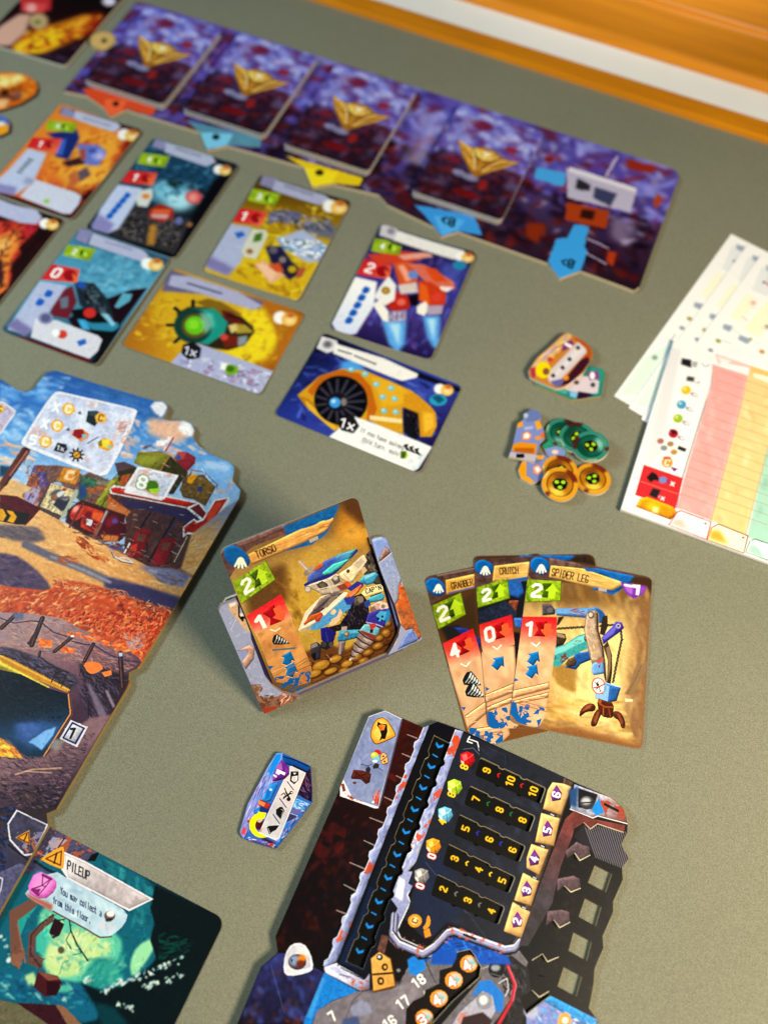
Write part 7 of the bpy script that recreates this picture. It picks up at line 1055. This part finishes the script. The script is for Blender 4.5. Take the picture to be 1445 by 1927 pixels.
def paint_bot(c):
    c.fill('7c8cc0').poly('160 1240 230 1050 290 1020 470 1040 500 1090 430 1430 140 1390', '7c8cc8').poly('230 1050 280 1030 290 1080 230 1100', 'e8a020', soft=4).poly('400 1020 450 1010 480 1100 430 1120', 'f0a41c', soft=4).poly('180 1270 260 1240 430 1260 410 1370 180 1330', 'e0901c', soft=4).poly('200 1300 400 1300 400 1360 200 1340', 'b86414', soft=6).poly('280 1160 330 1130 380 1170 350 1220 280 1220', 'e88a3c').poly('295 1165 330 1145 360 1175 340 1205 295 1205', 'f4e8e4', soft=4).poly('150 1340 430 1370 420 1440 140 1390', 'b8b0c0', soft=4).poly('220 1360 300 1360 300 1400 220 1400', '1a1820', soft=4).poly('290 960 380 910 450 930 470 980 440 1030 330 1040 300 1000', '6a7cb4', soft=4).ell(310, 975, 30, 26, 'b8c0d8', soft=6).ell(440, 1200, 34, 20, 'e8941c', soft=4).ell(488, 1170, 20, 30, 'e0702c', soft=4).poly('300 1090 400 1080 380 1110 300 1120', 'a8b4dc', soft=5)
def paint_bot2(c):
    c.fill('7c88bc').poly('240 1520 280 1440 320 1440 320 1600 260 1600', 'e89a1c', soft=4).poly('270 1580 340 1590 400 1640 360 1660 260 1610', 'f0a020', soft=4).poly('420 1370 500 1380 480 1420 430 1410', 'f0a81c', soft=3).poly('390 1490 440 1470 480 1520 440 1570 390 1550', 'e88a5c').poly('400 1500 440 1485 465 1525 430 1555', 'f4e4e0', soft=5).line('330 1450 480 1420', 10, '5a6494', .7, 4)
def paint_grn(c): c.fill('2a8a6c').poly('500 1310 620 1280 720 1330 700 1400 560 1400', '8090c8', soft=4).ell(610, 1340, 34, 22, 'e8c8b8', soft=5).poly('480 1260 560 1220 580 1260 500 1310', '2f9a78', soft=4)
poly_token('robot_piece', '480 1270 560 1215 640 1230 730 1310 720 1390 600 1420 550 1390', 2.0, .2, 101, paint_grn, 'green and blue robot token peeking out from beneath the coins', 'token')
poly_token('robot_piece', '240 1520 275 1440 400 1370 500 1365 540 1400 520 1590 460 1620 390 1655 345 1650 270 1605', 2.1, .2, 102, paint_bot2, 'blue and orange robot token lying lower, left of the orange coins', 'token')
poly_token('robot_piece', '145 1385 190 1260 235 1055 285 1020 305 985 295 960 375 910 440 925 472 985 455 1030 500 1130 505 1190 460 1250 405 1440 300 1415', 4.2, -.1, 103, paint_bot, 'blue and orange robot-shaped token on top of the pile, left of the green coins', 'token')
# --- paper: three fanned reference sheets and the score pad
PAPER_EDGE = plain_mat('sheet_edge', 'e8eaec', .8, .04, 500)
def sheet_print():
    z = .32; tl, bl = on_table([(1375, 440)], z)[0], on_table([(1155, 745)], z)[0]; d = bl - tl; ang = math.atan2(d[1], d[0]) + math.pi / 2; h = np.hypot(*d); f = flat_frame(bl[0], bl[1], ang, z)
    c = Canvas(f, 150, h, 4, 'f0f4f8', 113).view('X1'); detail = True
    c.fill('f0f4f8')
    if detail:
        c.poly('1000 420 1110 470 960 680 860 620', 'f4f0d8', soft=6).poly('1170 480 1330 560 1100 800 970 720', 'f6f0d4', soft=6).poly('1130 190 1320 290 1200 440 1040 400', 'e0e4e8', soft=6).poly('1330 330 1500 400 1400 600 1240 520', 'e2e4e8', soft=6)
        for q_ in ('1165 180 1310 225 1290 275 1170 225', '1370 280 1500 320 1500 380 1350 320', '810 680 890 700 860 750 800 720', '945 770 1050 810 1010 850 930 810'): c.poly(q_, '9aa6b8', soft=5)
        for x, y, k in ((1195, 345, 'c86a7c'), (1400, 460, 'd03a34'), (1060, 500, 'f0a8a0'), (1255, 620, 'b84a50'), (765, 825, '9a9040'), (895, 905, 'a09030'), (1135, 910, 'c0802c'), (1310, 775, 'a07a40'), (1400, 695, '7a8a74'), (1340, 1050, 'c88a2c'), (700, 905, '8a8ca0'), (820, 970, '6a6e84'), (960, 1045, '6a6c80'), (1180, 700, '9a9494')): c.ell(x, y, 24, 16, k, rot=20, soft=6)
        rs = np.random.default_rng(8)
        for i in range(9):
            for j in range(7):
                b = np.array((1180., 300.)) + np.array((-118., 170.)) * i * .62 + np.array((170., 95.)) * j; c.line([*(b + rs.normal(0, 8, 2)), *(b + (rs.uniform(30, 80), rs.uniform(18, 40)))], 7, ['b4bac4', 'c8ccd0', 'd8c8b8', 'a8b0bc'][rs.integers(4)], .8, 4)
                if rs.random() < .4: c.ell(*(b + rs.normal(0, 30, 2)), 15, 11, ['c88a4c', '8a94a8', 'b86a6c', '9aa86a', '6a7080'][rs.integers(5)], soft=4)
        c.poly('1190 570 1300 600 1280 640 1200 610', 'f0b0a8', a=.7, soft=8).poly('880 850 960 880 1050 960 900 1010 760 940', 'e4e8ec', soft=14).line('1000 340 1200 440 1500 560', 10, 'e0e4e4', .8, 6)
        c.poly('380 1150 620 1010 640 1100 300 1500 150 1480', 'd4e8dc', a=.8, soft=16).poly('560 1080 640 1020 600 1180 520 1400 500 1380', 'b8d4e8', a=.7, soft=8)
        c.poly('360 1445 400 1440 460 1540 440 1560', '5a5e68', soft=3).poly('440 1410 480 1420 500 1500 480 1490', '6a6e78', soft=4).ell(465, 1160, 24, 20, '8aa090', soft=6).line('600 1020 640 960', 10, '9aa4b0', .7, 5)
    return c, print_mat('reference_sheet', c, .7, .1), ang, h, bl
SH, SH_MAT, SH_A, SH_H, SH_BL = sheet_print(); SH_ME = prism_mesh('reference_sheet', [[(0, 0), (150, 0), (150, SH_H), (0, SH_H)]], .3, SH, SH_MAT, PAPER_EDGE)
def sheet(k, label):
    f = flat_frame(SH_BL[0], SH_BL[1], SH_A + (0, -.012, -.02)[k], .32); f.O = f.O + f.U * (0, 10.5, 20)[k] + f.V * (0, -2.2, -4.5)[k]; f.O[2] = .32 + .34 * k
    o = link('reference_sheet', SH_ME); place(o, f, -.3); tag(o, label, 'sheet', 'fanned reference sheets')
sheet(0, 'white printed reference sheet at the left and bottom of the fanned papers'); sheet(1, 'white printed reference sheet second from the left of the fanned papers'); sheet(2, 'white printed reference sheet uppermost of the fanned papers')
ZP = 3.4; tl, bl = on_table([(1268, 640)], ZP)[0], on_table([(1168, 958)], ZP)[0]; d = bl - tl; ang = math.atan2(d[1], d[0]) + math.pi / 2; h = np.hypot(*d)
f = flat_frame(bl[0], bl[1], ang, ZP); c = cv = Canvas(f, 170, h, 5, 'f0e6e0', 114).view('X2')
c.fill('f2ecec')
c.view('X2').poly('620 -320 1000 -160 960 60 700 830 390 700', 'f6f4f2').poly('600 -320 700 -280 500 700 390 690', 'd8d8de', soft=12, a=.8).line('955 0 700 830 650 1080', 7, '5c5058', .9, 3).line('975 -150 950 0', 7, '6a5c60', .9, 4)
c.poly('960 -160 1260 -60 1290 -180 1230 90 950 1190 690 1090 655 1085 720 820 960 0', 'eaa8a6').strokes('970 -100 1250 -40 950 1180 680 1080', 90, ['ecb0ac', 'e6a09c', 'f0b8b4'], 110, 50, 70, .5, .4).poly('1280 -190 1600 -90 1445 560 1250 1310 950 1190 1240 80', 'eecc90').strokes('1270 -100 1560 0 1250 1290 970 1180', 90, ['f0d29c', 'e8c07c', 'f4daa8'], 110, 50, 70, .5, .4).poly('1440 540 1700 600 1500 1460 1260 1330', 'a8d4c4').strokes('1440 560 1700 620 1480 1440 1270 1330', 50, ['b4dccc', '9accba'], 90, 40, 70, .5, .4)
for t in np.linspace(-1.1, 1, 15):
    a = lerp(np.array((850., 455.)), np.array((690., 960.)), t); c.line([a[0], a[1], a[0] + 740, a[1] + 265], 4, 'a8604c', .6, 1)
for a, b in (((1240, 80), (950, 1190)), ((1445, 540), (1250, 1310))): c.line([*a, *b], 5, 'b8845c', .7, 1)
c.strokes('720 850 1000 920 960 1050 690 980', 40, ['e8887c', 'f4b4a8'], 60, 3, 60, .1, .5)
c.poly('370 708 710 825 640 1090 600 1070 295 970', 'd8343a', tex=.06).line('335 850 690 970', 6, 'f07a74').poly('340 1000 400 985 620 1070 665 1130 600 1185 300 1070', 'f09a14', tex=.1).poly('420 1020 520 1060 500 1120 380 1090', 'f8c81c', soft=14).poly('450 1070 500 1080 490 1130 440 1115', 'f8e4a0', soft=5)
c.poly('395 820 440 770 480 790 510 850 460 840 430 860', '241c20', soft=3).ell(535, 840, 36, 30, '7a8cc8', soft=4).txt('<', 580, 850, 30, (1, .3), '6a3a8c', .3).txt('x', 620, 868, 40, (1, .3), 'ffffff', .3).poly('450 910 515 930 480 1000 415 970', '2c2a2e', soft=3).txt('<', 505, 985, 26, (1, .3), 'c8a0d0', .3).txt('x', 535, 995, 36, (1, .3), 'ffffff', .3)
for x, y, k in ((735, 65, 'e8c020'), (695, 190, '4aa0cc'), (665, 310, 'a0c02c'), (625, 440, 'b81c34')): c.ell(x, y, 42, 38, k, soft=3).ell(x - 12, y - 12, 16, 14, 'f4f0d8', soft=5, a=.7).ell(x + 70, y + 40, 34, 16, '8a7a94', soft=3, rot=25).ell(x + 76, y + 42, 24, 10, 'f6f2f2', soft=2, rot=25)
c.poly('595 400 640 410 660 440 610 450', '5c1420', soft=3)
for x, y, k in ((515, 505, 'b0746c'), (600, 530, 'a88a5a'), (545, 565, '8a94a0'), (630, 600, 'c0924c')): c.ell(x, y, 30, 24, k, soft=4)
c.poly('670 545 740 570 725 600 660 575', '2c2c30', soft=3).txt('5', 497, 665, 60, (1, .3), 'ffffff', .28).ell(572, 690, 48, 44, 'e8982c', soft=3).txt('C', 572, 690, 50, (1, .3), 'fff0d0', .25).poly('600 725 665 745 630 770', '6a3a84', soft=3).ell(570, 650, 36, 12, 'c8502c', soft=5)
c.poly('690 -490 640 0 0 0', 'f2e8e2', a=0)
c.view('X1').poly('700 1165 780 1180 780 1250 690 1220', '26262a', soft=4).poly('790 1190 840 1200 820 1250 790 1240', 'a8a8ac', soft=5).line('870 1210 900 1240 940 1220', 9, 'a898b0', .9, 4).poly('745 1320 810 1330 800 1370 735 1360', '4a484e', soft=5).line('810 1370 840 1385 850 1365', 8, '8a7a94', .9, 3).poly('980 1110 1290 1225 1285 1310 1200 1300 1010 1210', 'f4c0c0', soft=4).poly('1000 1150 1130 1190 1060 1230', 'f8e8e4', soft=8).poly('1020 1200 1280 1250 1270 1310 1050 1240', 'fbf4f0', soft=6).poly('1290 1235 1500 1310 1500 1400 1300 1310', 'f4c070', soft=4).poly('1310 1290 1500 1340 1500 1400 1320 1330', 'fbf0d8', soft=6)
c.view('X2').poly('655 1115 690 1100 955 1200 915 1360 580 1230 620 1170', 'd82c54').poly('660 1122 690 1110 945 1204 908 1350 590 1228 630 1170', 'fdf4f0').poly('620 1180 700 1170 760 1280 600 1222', 'f6c4bc', soft=16).poly('950 1250 1015 1215 1275 1320 1235 1475 915 1360', '9a6018').poly('958 1256 1015 1226 1262 1326 1230 1465 922 1355', 'fdf2d4').poly('950 1270 1030 1280 1100 1400 930 1345', 'eeb03c', soft=20).poly('1280 1370 1330 1345 1600 1440 1500 1560 1245 1465', '2c7a6c').poly('1288 1372 1330 1355 1600 1450 1500 1550 1252 1462', 'f4fbf6').poly('1300 1390 1360 1420 1420 1530 1262 1455', 'a8d8c8', soft=14)
for x, y in ((902, 1217), (1228, 1338)): c.ell(x, y, 11, 7, '3a2a34', soft=2)
pad = empty('score_pad', (bl[0] * MM, bl[1] * MM, 1.2 * MM)); tag(pad, 'pastel score pad with red, yellow and teal columns lying over the white sheets', 'score pad')
def pad_part(name, z, t, cvs, mat):
    o = link(name, prism_mesh(name, [[(0, 0), (170, 0), (170, h), (0, h)]], t, cvs, mat, PAPER_EDGE)); fr_ = flat_frame(bl[0], bl[1], ang, z); o.parent = pad; o.matrix_parent_inverse = Matrix.Translation(pad.location).inverted(); o.matrix_basis = fr_.matrix(0)
pad_part('sheet_block', 1.2, 1.9, None, PAPER_EDGE); pad_part('top_sheet', 3.12, .28, cv, print_mat('score_pad', cv, .7, .2))
